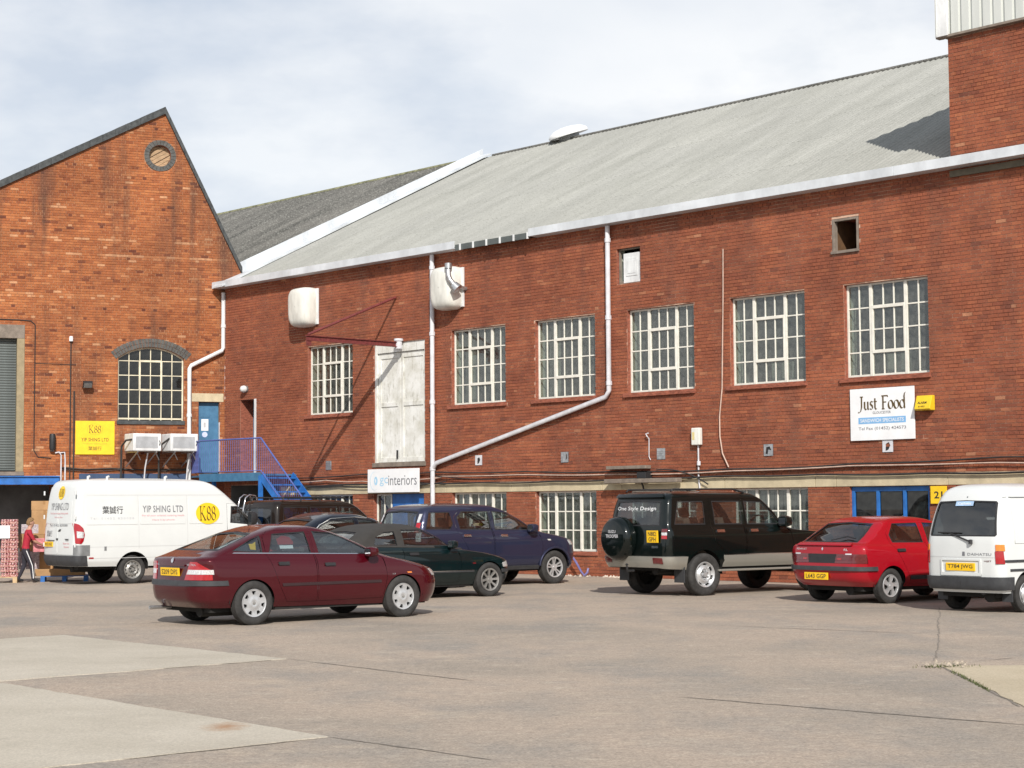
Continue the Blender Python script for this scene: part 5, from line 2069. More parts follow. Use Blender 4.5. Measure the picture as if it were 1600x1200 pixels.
class Shell:
    """Body skin: stacked outlines from sill to roof. Columns of a level:
    xf zf (front middle), xr zr (rear middle), w half width, front corner (ry, rx), rear corner (ry, rx), front and rear bow."""

    def __init__(self, levels, plan=0.0):
        lv = np.array(levels, float)
        self.lv = lv
        self.plan = plan
        dz = np.abs(np.diff((lv[:, 1] + lv[:, 3]) / 2))
        dw = np.abs(np.diff(lv[:, 4]))
        t = np.concatenate([[0], np.cumsum(np.maximum(0.02, np.sqrt(dz ** 2 + dw ** 2)))])
        self.tk, self.T = t, t[-1]
        self.fn = [pchip(t, lv[:, i]) for i in range(lv.shape[1])]
        k = len(lv) // 2 - 1
        xf, zf, xr, zr, w, rf, Rf, rr, Rr = lv[k][:9]
        a = [w - rf, 1.25 * (rf + Rf) / 2, (xf - Rf) - (xr + Rr), 1.25 * (rr + Rr) / 2, w - rr]
        self.b = np.concatenate([[0], np.cumsum(a)])
        self.S = self.b[-1]
        self.smid = (self.b[2] + self.b[3]) / 2
        self.x0, self.x1 = lv[:, 2].min(), lv[:, 0].max()
        ss, tt_ = np.meshgrid(np.linspace(0, self.S, 260), np.linspace(0, self.T * 0.995, 150))
        self.gs, self.gt = ss.ravel(), tt_.ravel()
        self.gp = self.P(self.gs, self.gt)
        c = self.N(np.array([self.smid]), np.array([self.T * 0.3]))
        self.sign = 1 if c[0, 1] > 0 else -1

    def P(self, s, t):
        s, t = np.asarray(s, float), np.asarray(t, float)
        xf, zf, xr, zr, w, rf, Rf, rr, Rr, cf, cr = [f(t) for f in self.fn]
        rf, rr = np.minimum(rf, w * 0.98), np.minimum(rr, w * 0.98)
        b = self.b
        u1 = np.clip((s - b[0]) / (b[1] - b[0]), 0, 1)
        u2 = np.clip((s - b[1]) / (b[2] - b[1]), 0, 1) * pi / 2
        u3 = np.clip((s - b[2]) / (b[3] - b[2]), 0, 1)
        u4 = np.clip((s - b[3]) / (b[4] - b[3]), 0, 1) * pi / 2
        u5 = np.clip((s - b[4]) / (b[5] - b[4]), 0, 1)
        front = s <= b[2]
        rear = s >= b[3]
        yfr = u1 * (w - rf) + rf * np.sin(u2)
        yre = (1 - u5) * (w - rr) + rr * np.cos(u4)
        wq = np.maximum(w, 1e-6)
        xfr = xf - cf * (yfr / wq) ** 2 - Rf * (1 - np.cos(u2))
        xre = xr + cr * (yre / wq) ** 2 + Rr * (1 - np.sin(u4))
        xa, xb = xf - cf - Rf, xr + cr + Rr
        y = np.where(front, yfr, np.where(rear, yre, w))
        x = np.where(front, xfr, np.where(rear, xre, xa + (xb - xa) * u3))
        den = np.where(np.abs(xf - xr) < 1e-6, 1, xf - xr)
        fr = np.clip((x - xr) / den, 0, 1)
        z = zr + (zf - zr) * fr
        xm, hl = (self.x0 + self.x1) / 2, (self.x1 - self.x0) / 2
        y = y * (1 - self.plan * np.abs((x - xm) / hl) ** 2.5)
        return np.stack([x, y, z], -1)

    def N(self, s, t):
        e = 1e-3
        a = self.P(np.clip(s + e, 0, self.S), t) - self.P(np.clip(s - e, 0, self.S), t)
        c = self.P(s, np.clip(t + e, 0, self.T)) - self.P(s, np.clip(t - e, 0, self.T))
        n = np.cross(a, c)
        n /= (np.linalg.norm(n, axis=-1, keepdims=True) + 1e-12)
        return n

    def normal(self, s, t):
        n = self.N(s, t) * self.sign
        # at the poles of the roof fall back on up
        bad = ~np.isfinite(n).all(-1)
        n[bad] = (0, 0, 1)
        return n

    def inv(self, pts, comps, lo=None, hi=None):
        """(s, t) of points given by two of their coordinates."""
        pts = np.array(pts, float)
        lo = 0 if lo is None else lo
        hi = self.S if hi is None else hi
        ok = (self.gs >= lo) & (self.gs <= hi)
        gp, gs, gt = self.gp[ok][:, comps], self.gs[ok], self.gt[ok]
        out = []
        for c in range(0, len(pts), 200):
            q = pts[c:c + 200]
            d = ((gp[None] - q[:, None]) ** 2).sum(-1)
            i = d.argmin(1)
            s, t = gs[i].copy(), gt[i].copy()
            for _ in range(12):
                e = 1e-4
                p = self.P(s, t)[:, comps]
                ds = (self.P(s + e, t)[:, comps] - self.P(s - e, t)[:, comps]) / (2 * e)
                dt = (self.P(s, t + e)[:, comps] - self.P(s, t - e)[:, comps]) / (2 * e)
                r = q - p
                det = ds[:, 0] * dt[:, 1] - ds[:, 1] * dt[:, 0]
                good = np.abs(det) > 1e-5
                det = np.where(good, det, 1)
                us = np.clip((r[:, 0] * dt[:, 1] - r[:, 1] * dt[:, 0]) / det, -0.05, 0.05)
                ut = np.clip((ds[:, 0] * r[:, 1] - ds[:, 1] * r[:, 0]) / det, -0.05, 0.05)
                s = np.clip(s + np.where(good, us, 0), lo, hi)
                t = np.clip(t + np.where(good, ut, 0), 0, self.T)
            out.append(np.stack([s, t], -1))
        return np.concatenate(out)

    def t_of_z(self, s, z):
        lo, hi = np.zeros_like(s), np.full_like(s, self.T)
        for _ in range(30):
            m = (lo + hi) / 2
            up_ = self.P(s, m)[:, 2] < z
            lo, hi = np.where(up_, m, lo), np.where(up_, hi, m)
        return (lo + hi) / 2

    def side(self, poly, step=0.05):
        return self.inv(resample(poly, step), [0, 2], self.b[1] + 0.02, self.b[4] - 0.02)

    def rear(self, poly, step=0.05):
        return self.inv(resample(poly, step), [1, 2], self.smid, self.S)

    def front(self, poly, step=0.05):
        return self.inv(resample(poly, step), [1, 2], 0, self.smid)


def inset(poly, d):
    p = np.array(poly, float)
    n = len(p)
    area = 0.5 * np.sum(p[:, 0] * np.roll(p[:, 1], -1) - np.roll(p[:, 0], -1) * p[:, 1])
    sg = 1 if area > 0 else -1
    out = []
    for i in range(n):
        a, b, c = p[i - 1], p[i], p[(i + 1) % n]
        e1, e2 = b - a, c - b
        n1 = np.array([-e1[1], e1[0]]) / (np.linalg.norm(e1) + 1e-9) * sg
        n2 = np.array([-e2[1], e2[0]]) / (np.linalg.norm(e2) + 1e-9) * sg
        v = n1 + n2
        l = np.linalg.norm(v)
        v = v / l if l > 1e-6 else n1
        k = max(0.5, v @ n1)
        out.append(b + v * d / k)
    return np.array(out)


class Car:
    def __init__(self, name, label, cat, shell, group=None):
        self.root = thing(name, label, cat, (0, 0, 0), 0, group)
        self.sh = shell
        self.holes = []

    def skin(self, name, outer, holes, m, off=0.0, step=0.055, sides='both', parent=None, skirt=0.0):
        """Piece of the body surface cut to an outline in (s, t). sides: both = one mesh, pair = two objects, left/right."""
        sh = self.sh
        P, T = tri_region(outer, holes, step)
        s, t = np.clip(P[:, 0], 0, sh.S), np.clip(P[:, 1], 0, sh.T)
        nrm = sh.normal(s, t)
        X = sh.P(s, t) + nrm * off
        mid = (np.abs(s) < 1e-6) | (np.abs(s - sh.S) < 1e-6)
        X[mid, 1] = 0
        nrm[mid, 1] = 0
        # winding
        F = []
        for tr in T:
            a, b, c = X[tr[0]], X[tr[1]], X[tr[2]]
            if np.cross(b - a, c - a) @ nrm[list(tr)].sum(0) < 0:
                tr = (tr[0], tr[2], tr[1])
            F.append(tr)
        SK = []
        if skirt:
            from collections import Counter
            cnt = {}
            for tr in F:
                for i in range(3):
                    a, b = tr[i], tr[(i + 1) % 3]
                    cnt[(a, b)] = 1
            SK = [(a, b) for (a, b) in cnt if (b, a) not in cnt and not (mid[a] and mid[b])]
        res = []

        def emit(flips, nm):
            vs, ns, fs = [], [], []
            for fl in flips:
                k = len(vs)
                f_ = np.array([1, -1, 1]) if fl else np.array([1, 1, 1])
                vs += [tuple(v) for v in X * f_]
                ns += [tuple(v) for v in nrm * f_]
                fs += [tuple(i + k for i in (tr[::-1] if fl else tr)) for tr in F]
                if skirt:
                    k2 = len(vs)
                    base = (X - nrm * skirt) * f_
                    used = sorted({i for e in SK for i in e})
                    ix = {u: j for j, u in enumerate(used)}
                    for u in used:
                        vs.append(tuple((X[u]) * f_))
                        ns.append(None)
                        vs.append(tuple(base[u]))
                        ns.append(None)
                    for a, b in SK:
                        q = (k2 + 2 * ix[a], k2 + 2 * ix[a] + 1, k2 + 2 * ix[b] + 1, k2 + 2 * ix[b])
                        fs.append(q[::-1] if fl else q)
            me = bpy.data.meshes.new(nm)
            me.from_pydata(vs, [], fs)
            me.materials.append(m)
            me.polygons.foreach_set('use_smooth', [len(p.vertices) == 3 for p in me.polygons])
            me.update()
            cn = [n if n is not None else (0, 0, 0) for n in ns]
            me.normals_split_custom_set_from_vertices(cn)
            o = bpy.data.objects.new(nm, me)
            COL.objects.link(o)
            o.parent = parent or self.root
            res.append(o)
        if sides == 'both':
            emit([False, True], name)
        elif sides == 'pair':
            emit([True], name)
            emit([False], name)
        elif sides == 'right':
            emit([True], name)
        else:
            emit([False], name)
        return res

    def glazing(self, name, loop, sides, m, seal=0.025, seal_mat=None, parent=None, depth=-0.012):
        """Opening with a rubber seal and a pane set just inside it."""
        inn = inset(loop, seal)
        sh = self.sh
        if sides == 'both':                 # half loops end on the centre line
            for q, e in ((0, 0.0), (1, sh.S)):
                on = np.abs(loop[:, 0] - e) < 1e-3
                inn[on, 0] = e
        g = self.skin(name, loop, [], m, depth, 0.07, sides, parent)
        par = g if sides == 'pair' else [g[0]]
        k = self.skin('seal', loop, [inn], seal_mat or M['black'], -0.003, None, sides, None)
        for a, b in zip(k, par):
            a.parent = b
        return g

    def band(self, name, sa, sb, za, zb, m, off=0.006, sides='both', parent=None, skirt=0.012, n=24):
        """Strip along the body between two heights (numbers or functions of the fraction)."""
        f = np.linspace(0, 1, n + 1)
        s = sa + (sb - sa) * f
        z0 = np.array([za(q) for q in f]) if callable(za) else np.full(n + 1, za)
        z1 = np.array([zb(q) for q in f]) if callable(zb) else np.full(n + 1, zb)
        lo = np.stack([s, self.sh.t_of_z(s, z0)], -1)
        hi = np.stack([s, self.sh.t_of_z(s, z1)], -1)[::-1]
        return self.skin(name, np.concatenate([lo, hi]), [], m, off, 0.05, sides, parent, skirt)

    def s_at(self, x, z=0.6):
        return float(self.sh.inv([(x, z)], [0, 2], self.sh.b[1], self.sh.b[4])[0, 0])

    def s_rear(self, y, z=0.6):
        return float(self.sh.inv([(y, z)], [1, 2], self.sh.smid, self.sh.S)[0, 0])

    def s_front(self, y, z=0.6):
        return float(self.sh.inv([(y, z)], [1, 2], 0, self.sh.smid)[0, 0])

    def arch(self, xc, zc, r):
        """Wheel opening in (s, t), run out below the sill."""
        sh = self.sh
        pts = []
        for a in np.linspace(pi * 1.25, -pi * 0.25, 60):
            pts.append((xc + r * cos(a), zc + r * sin(a)))
        lowz = sh.P(np.array([self.s_at(xc, zc)]), np.array([0.0]))[0, 2] + 0.004
        pts = [p for p in pts if p[1] > lowz]
        st_ = sh.inv(pts, [0, 2], sh.b[1] * 0.6, sh.b[4] + (sh.S - sh.b[4]) * 0.4)
        a, b = st_[0], st_[-1]
        return np.concatenate([[(a[0], -0.06)], st_, [(b[0], -0.06)]])

    def body(self, m, holes, t0=0.0, t1=None, name='body', step=0.055):
        sh = self.sh
        t1 = sh.T if t1 is None else t1
        ss = np.linspace(0, sh.S, int(sh.S / 0.05))
        ts = np.linspace(t0, t1, int((t1 - t0) / 0.05) + 2)
        o = [(s, t0) for s in ss] + [(sh.S, t) for t in ts[1:]] + [(s, t1) for s in ss[::-1][1:]] + [(0, t) for t in ts[::-1][1:-1]]
        return self.skin(name, np.array(o), holes, m, 0, step, 'both')[0]

    def doors(self, m, polys, wins, holes, glass, seal=0.02, handle=None, mats=None):
        """Door panels cut out of the body; each carries its own panes."""
        for di, (poly, wl_) in enumerate(zip(polys, wins)):
            lp = self.sh.side(poly, 0.05)
            holes.append(lp)
            pin = inset(lp, 0.0045)
            wloops = [self.sh.side(w, 0.03) for w in wl_]
            pr = self.skin('door', pin, wloops, m, 0.0, 0.055, 'pair')
            for wlp in wloops:
                gl_ = self.skin('door_glass', wlp, [], glass, -0.012, 0.07, 'pair')
                for a, b in zip(gl_, pr):
                    a.parent = b
                k = self.skin('seal', wlp, [inset(wlp, seal)], M['black'], -0.003, None, 'pair')
                for a, b in zip(k, pr):
                    a.parent = b
            if handle:
                hx, hz = handle[di]
                hp = self.sh.side([(hx - 0.09, hz - 0.022), (hx + 0.09, hz - 0.022), (hx + 0.09, hz + 0.022), (hx - 0.09, hz + 0.022)], 0.03)
                k = self.skin('handle', hp, [], (mats or {}).get('handle', M['black']), 0.022, 0.05, 'pair', None, 0.024)
                for a, b in zip(k, pr):
                    a.parent = b

    def decal(self, name, tm, cu, cv, view, m, off=0.004, flip=1, side='right', parent=None):
        """Lettering wrapped on the panel. view: side (x, z) on the right flank, or rear (y, z)."""
        vs, fs = tm
        sh = self.sh
        if view == 'side':
            pts = np.stack([cu + vs[:, 0], cv + vs[:, 1]], -1)     # right flank: forward is to the right
            st_ = sh.inv(pts, [0, 2], sh.b[2], sh.b[3])
            X = (sh.P(st_[:, 0], st_[:, 1]) + sh.normal(st_[:, 0], st_[:, 1]) * off) * np.array([1, -1, 1])
        else:
            y = cu - vs[:, 0]                                       # from behind, right is -y
            pts = np.stack([np.abs(y), cv + vs[:, 1]], -1)
            st_ = sh.inv(pts, [1, 2], sh.smid, sh.S)
            X = sh.P(st_[:, 0], st_[:, 1]) + sh.normal(st_[:, 0], st_[:, 1]) * off
            X[:, 1] = np.abs(X[:, 1]) * np.where(y < 0, -1, 1)
        mb = MB()
        mb.add([tuple(p) for p in X], fs)
        return mb.build(name, m, parent or self.root, fix=False)

    def plate(self, text, yc, zc, tilt=0.0, w=0.52, h=0.115, lines=None, dx=0.012, char=None):
        sh = self.sh
        st_ = sh.inv([(abs(yc), zc)], [1, 2], sh.smid, sh.S)
        p = sh.P(st_[:, 0], st_[:, 1])[0]
        px = p[0] - dx
        mb = MB()
        rot = Matrix.Translation((px, yc, zc)) @ Matrix.Rotation(tilt, 4, 'Y')
        mb.box(-0.008, 0.012, -w / 2, w / 2, -h / 2, h / 2, 0, rot)
        pl_ = mb.build('number_plate', M['plate'], self.root, bevel=0.003)
        lm = MB()
        for (ln, zz, tw, thh) in (lines or [(text, 0.0, w * 0.86, h * 0.62)]):
            vs, fs = fit_text(ln, tw, thh, 0.012)
            lm.add([tuple(rot @ Vector((-0.0095, -u, v + zz))) for u, v in vs], fs)
        lm.build('plate_lettering', M['ink'], pl_, fix=False)
        return pl_

    def place(self, wheel_px, local, heading, scale):
        """Stand the car so that the given tyre contact (local x, y) is on the ground seen there."""
        g_ = ground_at(*wheel_px)
        c, s = cos(heading), sin(heading)
        lx, ly = local[0] * scale, local[1] * scale
        self.root.location = (g_[0] - (c * lx - s * ly), g_[1] - (s * lx + c * ly), 0)
        self.root.rotation_euler = (0, 0, heading)
        self.root.scale = (scale,) * 3
        return self


M['mirror'] = mat('mirror_silver', (0.30, 0.32, 0.34), 0.06, metal=1.0, var=0.02)
M['seam'] = mat('panel_seam', (0.50, 0.51, 0.51), 0.6, var=0.05)
WHEEL_CACHE = {}


def wheel_meshes(R, W, r_rim, style, m_rim):
    key = (R, W, r_rim, style)
    if key in WHEEL_CACHE:
        return WHEEL_CACHE[key]
    ty = MB()
    h = W / 2
    prof = [(r_rim, h * 0.62), (r_rim + 0.012, h * 0.80), (r_rim + (R - r_rim) * 0.35, h * 0.99), (r_rim + (R - r_rim) * 0.65, h), (R - 0.022, h * 0.90),
            (R - 0.004, h * 0.74), (R, h * 0.55), (R, h * 0.28), (R - 0.007, h * 0.25), (R - 0.007, h * 0.19), (R, h * 0.16), (R, -h * 0.16), (R - 0.007, -h * 0.19),
            (R - 0.007, -h * 0.25), (R, -h * 0.28), (R, -h * 0.55), (R - 0.02, -h * 0.9), (R - 0.05, -h), (r_rim, -h * 0.7)]
    ty.lathe(prof, axis='y', n=44)
    n_ty = ty
    # rim: disc with openings, dished; outward is -y before flipping
    rm = MB()
    rim_r = r_rim + 0.004
    outer = [(rim_r * 0.955 * cos(2 * pi * i / 48), rim_r * 0.955 * sin(2 * pi * i / 48)) for i in range(48)]
    holes = []

    def sector(a0, a1, r0, r1, n=5, pinch=0.0):
        o = []
        for i in range(n + 1):
            a = a0 + (a1 - a0) * i / n
            o.append((r1 * cos(a), r1 * sin(a)))
        for i in range(n + 1):
            a = a1 + (a0 - a1) * i / n
            mid = (a0 + a1) / 2
            a = mid + (a - mid) * (1 - pinch)
            o.append((r0 * cos(a), r0 * sin(a)))
        return o
    nsp = {'trim7': 7, 'five_pairs': 5, 'spoke8': 8, 'holes7': 7, 'steel': 12, 'twist5': 5, 'steel8': 8}[style]
    for k in range(nsp):
        a = 2 * pi * k / nsp + 0.2
        d = 2 * pi / nsp
        if style == 'trim7':
            holes.append(sector(a - d * 0.24, a + d * 0.24, rim_r * 0.62, rim_r * 0.88, 5, 0.45))
        elif style == 'five_pairs':
            holes.append(sector(a - d * 0.27, a + d * 0.27, rim_r * 0.34, rim_r * 0.88, 5, 0.25))
            holes.append(sector(a + d * 0.5 - d * 0.08, a + d * 0.5 + d * 0.08, rim_r * 0.42, rim_r * 0.86, 3, 0.2))
        elif style == 'spoke8':
            holes.append(sector(a - d * 0.33, a + d * 0.33, rim_r * 0.36, rim_r * 0.88, 5, 0.2))
        elif style == 'holes7':
            holes.append(sector(a - d * 0.26, a + d * 0.26, rim_r * 0.76, rim_r * 0.90, 5, 0.0))
        elif style == 'twist5':
            q = sector(a - d * 0.28, a + d * 0.28, rim_r * 0.36, rim_r * 0.86, 6, 0.2)
            holes.append([(x_ * cos(.35 * (1 - sqrt(x_ * x_ + y_ * y_) / rim_r)) - y_ * sin(.35 * (1 - sqrt(x_ * x_ + y_ * y_) / rim_r)),
                           x_ * sin(.35 * (1 - sqrt(x_ * x_ + y_ * y_) / rim_r)) + y_ * cos(.35 * (1 - sqrt(x_ * x_ + y_ * y_) / rim_r))) for x_, y_ in q])
        elif style in ('steel', 'steel8'):
            holes.append(sector(a - d * 0.2, a + d * 0.2, rim_r * 0.70, rim_r * 0.82, 4, 0.0))
    P, T = tri_region(outer, holes, rim_r * 0.09)
    rr_ = np.sqrt((P ** 2).sum(1)) / rim_r
    if style in ('trim7', 'twist5'):
        dep = h * 0.84 - 0.012 * (1 - rr_) + 0.012 * np.exp(-((rr_ - 0.25) / 0.2) ** 2)
    elif style in ('steel', 'steel8', 'holes7'):
        dep = h * 0.50 + 0.045 * np.exp(-((rr_ - 0.52) / 0.16) ** 2) - 0.02 * (rr_ < 0.3) + 0.04 * np.clip((rr_ - 0.8) / 0.15, 0, 1)
    else:
        dep = h * 0.60 + 0.03 * rr_ ** 2
    rm.add([(p[0], d_, p[1]) for p, d_ in zip(P, dep)], T)
    for hl_ in holes:
        n = len(hl_)
        q = np.array(hl_)
        rq = np.sqrt((q ** 2).sum(1)) / rim_r
        dq = [float(np.interp(0, [0], [0])) for _ in q]
        near = [dep[np.argmin(((P - p) ** 2).sum(1))] for p in q]
        rm.add([(p[0], d_, p[1]) for p, d_ in zip(q, near)] + [(p[0], d_ - 0.03, p[1]) for p, d_ in zip(q, near)],
               [(i, (i + 1) % n, (i + 1) % n + n, i + n) for i in range(n)])
    rm.lathe([(rim_r * 0.95, h * 0.66), (rim_r * 0.955, h * 0.86), (rim_r * 1.0, h * 0.90), (rim_r * 1.03, h * 0.80), (rim_r, h * 0.6)], axis='y', n=48)
    if style in ('steel', 'holes7', 'steel8'):
        for k in range(5):
            a = 2 * pi * k / 5
            rm.lathe([(0.012, h * 0.5), (0.012, h * 0.5 + 0.055), (0.0001, h * 0.5 + 0.06)], (rim_r * 0.33 * cos(a), 0, rim_r * 0.33 * sin(a)), 'y', 6)
        rm.lathe([(rim_r * 0.2, h * 0.4), (rim_r * 0.19, h * 0.5 + 0.05), (0.0001, h * 0.5 + 0.055)], axis='y', n=20)
    bk_ = MB()
    bk_.lathe([(rim_r * 1.0, h * 0.45), (rim_r * 0.9, h * 0.15), (0.0001, h * 0.1)], axis='y', n=32)
    bk_.lathe([(rim_r * 0.60, h * 0.30), (0.0001, h * 0.32)], axis='y', n=32)
    cp = MB()
    cp.lathe([(rim_r * 0.13, 0), (rim_r * 0.12, 0.012), (0.0001, 0.014)], (0, float(dep[np.argmin(rr_)]) + 0.001, 0), 'y', 20)
    WHEEL_CACHE[key] = (n_ty, rm, bk_, cp)
    return WHEEL_CACHE[key]


def flipmb(mb, sg):
    q = MB()
    q.v = [(x_, y_ * sg, z_) for x_, y_, z_ in mb.v]
    q.f, q.m = mb.f, mb.m
    return q


def add_wheels(car, xr, xf, track, R, W, r_rim, style, m_rim, cap_mat=None, steer=0.0):
    ty, rm, bk_, cp = wheel_meshes(R, W, r_rim, style, m_rim)
    cache = {}
    for sg in (-1, 1):
        for x_ in (xr, xf):
            if sg not in cache:
                w_ = flipmb(ty, sg).build('wheel', M['rubber'], car.root, smooth=35)
                r_ = flipmb(rm, sg).build('rim', m_rim, w_, smooth=35)
                b_ = flipmb(bk_, sg).build('brake', M['under'], w_, smooth=35)
                c_ = flipmb(cp, sg).build('hub_cap', cap_mat or m_rim, w_, smooth=35)
                cache[sg] = (w_, r_, b_, c_)
            else:
                ww = cache[sg]
                w_ = ww[0].copy()
                COL.objects.link(w_)
                w_.parent = car.root
                for k in ww[1:]:
                    n_ = k.copy()
                    COL.objects.link(n_)
                    n_.parent = w_
            w_.location = (x_, sg * track, R - 0.004)
            w_.rotation_euler = (0, random.random() * 1.2, 0)
    # inner wheel wells and floor
    un = MB()
    lx0, lx1 = car.sh.lv[0][2] + 0.15, car.sh.lv[0][0] - 0.2
    zb = car.sh.lv[0][1]
    un.box(lx0, lx1, -track + W * 0.62, track - W * 0.62, zb - 0.02, zb + 0.25)
    un.box(xr + R + 0.08, xf - R - 0.08, -track, track, zb - 0.01, zb + 0.12)
    un.tube([(xr, -track, R), (xr, track, R)], 0.05, 8)
    un.tube([(xf, -track, R), (xf, track, R)], 0.04, 8)
    un.tube([(lx0 - 0.02, -0.35, zb + 0.0), (lx0 + 0.5, -0.35, zb)], 0.09, 10)
    for x_ in (xr, xf):
        for sg in (-1, 1):
            ra = R + 0.075
            vs = []
            n = 14
            for k in range(n + 1):
                a = pi * k / n
                for yy_ in (track + 0.06, track - W * 0.75):
                    vs.append((x_ + ra * cos(a), sg * yy_, R + ra * sin(a) * 1.02))
            un.add(vs, [(2 * k, 2 * k + 1, 2 * k + 3, 2 * k + 2) for k in range(n)])
            un.add([(x_ + ra * cos(pi * k / n), sg * (track - W * 0.75), R + ra * sin(pi * k / n)) for k in range(n + 1)], [tuple(range(n + 1))])
    un.build('underbody', M['under'], car.root, fix=False)


def add_cabin(car, xd, xs, z_floor, z_seat, w, m=None, rows=2, pitch=0.85, head=True, dash_z=None, bulk=None):
    """Dashboard, wheel, seats with headrests."""
    m = m or M['seat']
    b_ = MB()
    dz = dash_z or z_seat + 0.45
    b_.box(xd, xd + 0.35, -w, w, dz - 0.3, dz)
    b_.box(xs - pitch * (rows - 1) - 0.55, xd + 0.2, -w, w, z_floor, z_floor + 0.05)
    b_.build('dashboard', M['black'], car.root, bevel=0.04)
    sw_ = MB()
    c = Vector((xd - 0.10, -w * 0.5, dz + 0.0))
    pts = [c + Vector((0.07 * sin(a) * 1, 0.185 * cos(a), 0.17 * sin(a))) for a in np.linspace(0, 2 * pi, 25)[:-1]]
    sw_.tube(pts, 0.016, 6, closed=True)
    sw_.tube([c + Vector((0, -0.18, 0)), c, c + Vector((0, 0.18, 0))], 0.018, 6)
    sw_.tube([c, c + Vector((0.25, 0, -0.1))], 0.03, 6)
    sw_.build('steering_wheel', M['black'], car.root, smooth=50)
    for r in range(rows):
        x_ = xs - r * pitch
        for yy_ in ((-w * 0.5, w * 0.5) if r == 0 else (0,)):
            hw_ = 0.24 if r == 0 else w * 0.92
            s_ = MB()
            s_.box(x_ - 0.1, x_ + 0.42, yy_ - hw_, yy_ + hw_, z_seat - 0.15, z_seat)
            mt = Matrix.Translation((x_ - 0.08, yy_, z_seat - 0.05)) @ Matrix.Rotation(radians(-18), 4, 'Y')
            s_.box(-0.14, 0.0, -hw_, hw_, 0, 0.56, 0, mt)
            for hy in ((0,) if r == 0 else (-w * 0.5, w * 0.5)):
                if head:
                    hz_ = 0.0 if r == 0 else 0.14
                    s_.box(-0.11, -0.04, hy - 0.11, hy + 0.11, 0.60 - hz_, 0.76 - hz_ * 1.3, 0, mt)
                    s_.tube([mt @ Vector((-0.07, hy - 0.05, 0.5)), mt @ Vector((-0.07, hy - 0.05, 0.62))], 0.01, 5)
            s_.build('seat', m, car.root, bevel=0.04)


def mirror_pair(car, x_, y_, z_, m, sx=0.10, sy=0.10, sz=0.075):
    for sg in (-1, 1):
        b_ = MB()
        ring0 = None
        for (d, k) in ((-0.5, 0.82), (-0.45, 0.95), (0.0, 1.0), (0.35, 0.85), (0.55, 0.5), (0.6, 0.05)):
            ring = []
            for i in range(14):
                a = 2 * pi * i / 14
                c_, s_ = cos(a), sin(a)
                ring.append((x_ + d * sx * 1.6, sg * (y_ + sy + math.copysign(abs(c_) ** 0.6, c_) * sy * k), z_ + math.copysign(abs(s_) ** 0.6, s_) * sz * k))
            k0 = len(b_.v)
            b_.v += ring
            if ring0 is not None:
                for i in range(14):
                    b_.f.append([ring0 + i, ring0 + (i + 1) % 14, k0 + (i + 1) % 14, k0 + i])
                    b_.m.append(0)
            else:
                b_.f.append(list(range(k0, k0 + 14)))
                b_.m.append(0)
            ring0 = k0
        b_.tube([(x_ + 0.03, sg * (y_ - 0.06), z_ - 0.05), (x_ + 0.01, sg * (y_ + sy * 0.6), z_ - 0.03)], 0.035, 8)
        o = b_.build('wing_mirror', m, car.root, smooth=50)
        g_ = MB()
        g_.box(x_ - sx * 0.815, x_ - sx * 0.803, sg * (y_ + sy) - sy * 0.66, sg * (y_ + sy) + sy * 0.66, z_ - sz * 0.6, z_ + sz * 0.6)
        g_.build('mirror_glass', M['mirror'], o)


def L(xf, zf, xr, zr, w, rf=.3, Rf=.25, rr=.25, Rr=.18, cf=.08, cr=.05):
    return (xf, zf, xr, zr, w, rf, Rf, rr, Rr, cf, cr)

# ------------------------------------------------------------------ maroon hatchback (nearest car)
def half_rear(car, pts, step=0.05):
    """Half outline from the centre line outwards; snaps the centre points to the line."""
    lp = car.sh.rear(pts, step)
    src = resample(pts, step)
    lp[np.abs(src[:, 0]) < 1e-6, 0] = car.sh.S
    return lp


def half_front(car, pts, step=0.05):
    lp = car.sh.front(pts, step)
    src = resample(pts, step)
    lp[np.abs(src[:, 0]) < 1e-6, 0] = 0.0
    return lp


P_MAROON = paint('maroon_paint', (0.060, 0.0022, 0.0065), 0.15, 0.25)
P_BLUE = paint('violet_blue_paint', (0.026, 0.029, 0.060), 0.3, 0.34)
P_GREEN = paint('dark_green_paint', (0.003, 0.0115, 0.013), 0.15, 0.3)
P_BLACKGREEN = paint('black_green_paint', (0.003, 0.006, 0.0055), 0.1, 0.28)
P_RED = paint('bright_red_paint', (0.31, 0.004, 0.012), 0.0, 0.3)
P_WHITE = paint('white_van_paint', (0.62, 0.64, 0.635), 0.0, 0.4, 0.6)
P_NAVY = paint('navy_paint', (0.010, 0.014, 0.024), 0.4, 0.3)
P_BROWN = paint('dark_brown_paint', (0.014, 0.010, 0.008), 0.1, 0.35)

sh = Shell([
    L(3.40, .21, -.74, .26, .775, .35, .30, .30, .25),
    L(3.52, .34, -.875, .38, .832, .50, .42, .40, .32),
    L(3.56, .50, -.905, .55, .853, .55, .45, .42, .34),
    L(3.53, .63, -.880, .70, .853, .55, .45, .40, .28),
    L(3.43, .72, -.855, .84, .843, .52, .42, .34, .22),
    L(3.05, .83, -.840, .945, .815, .42, .34, .28, .16),
    L(2.50, .935, -.70, 1.00, .762, .26, .20, .24, .18, .07),
    L(1.98, 1.15, -.22, 1.17, .682, .20, .15, .20, .18, .07),
    L(1.52, 1.325, .26, 1.335, .585, .20, .14, .20, .15, .07),
    L(1.27, 1.385, .46, 1.39, .49, .20, .14, .20, .14, .05),
    L(1.08, 1.412, .60, 1.414, .32, .15, .1, .15, .1, .03),
    L(.88, 1.425, .74, 1.425, .02, .01, .01, .01, .01, 0, 0)], 0.05)
car = Car('hatchback_car', 'maroon five-door hatchback parked nearest, standing in front of the long white van', 'car', sh, 'cars parked in the yard')
RW, XF = 0.317, 2.637
holes = [car.arch(0, .30, .352), car.arch(XF, .30, .352)]
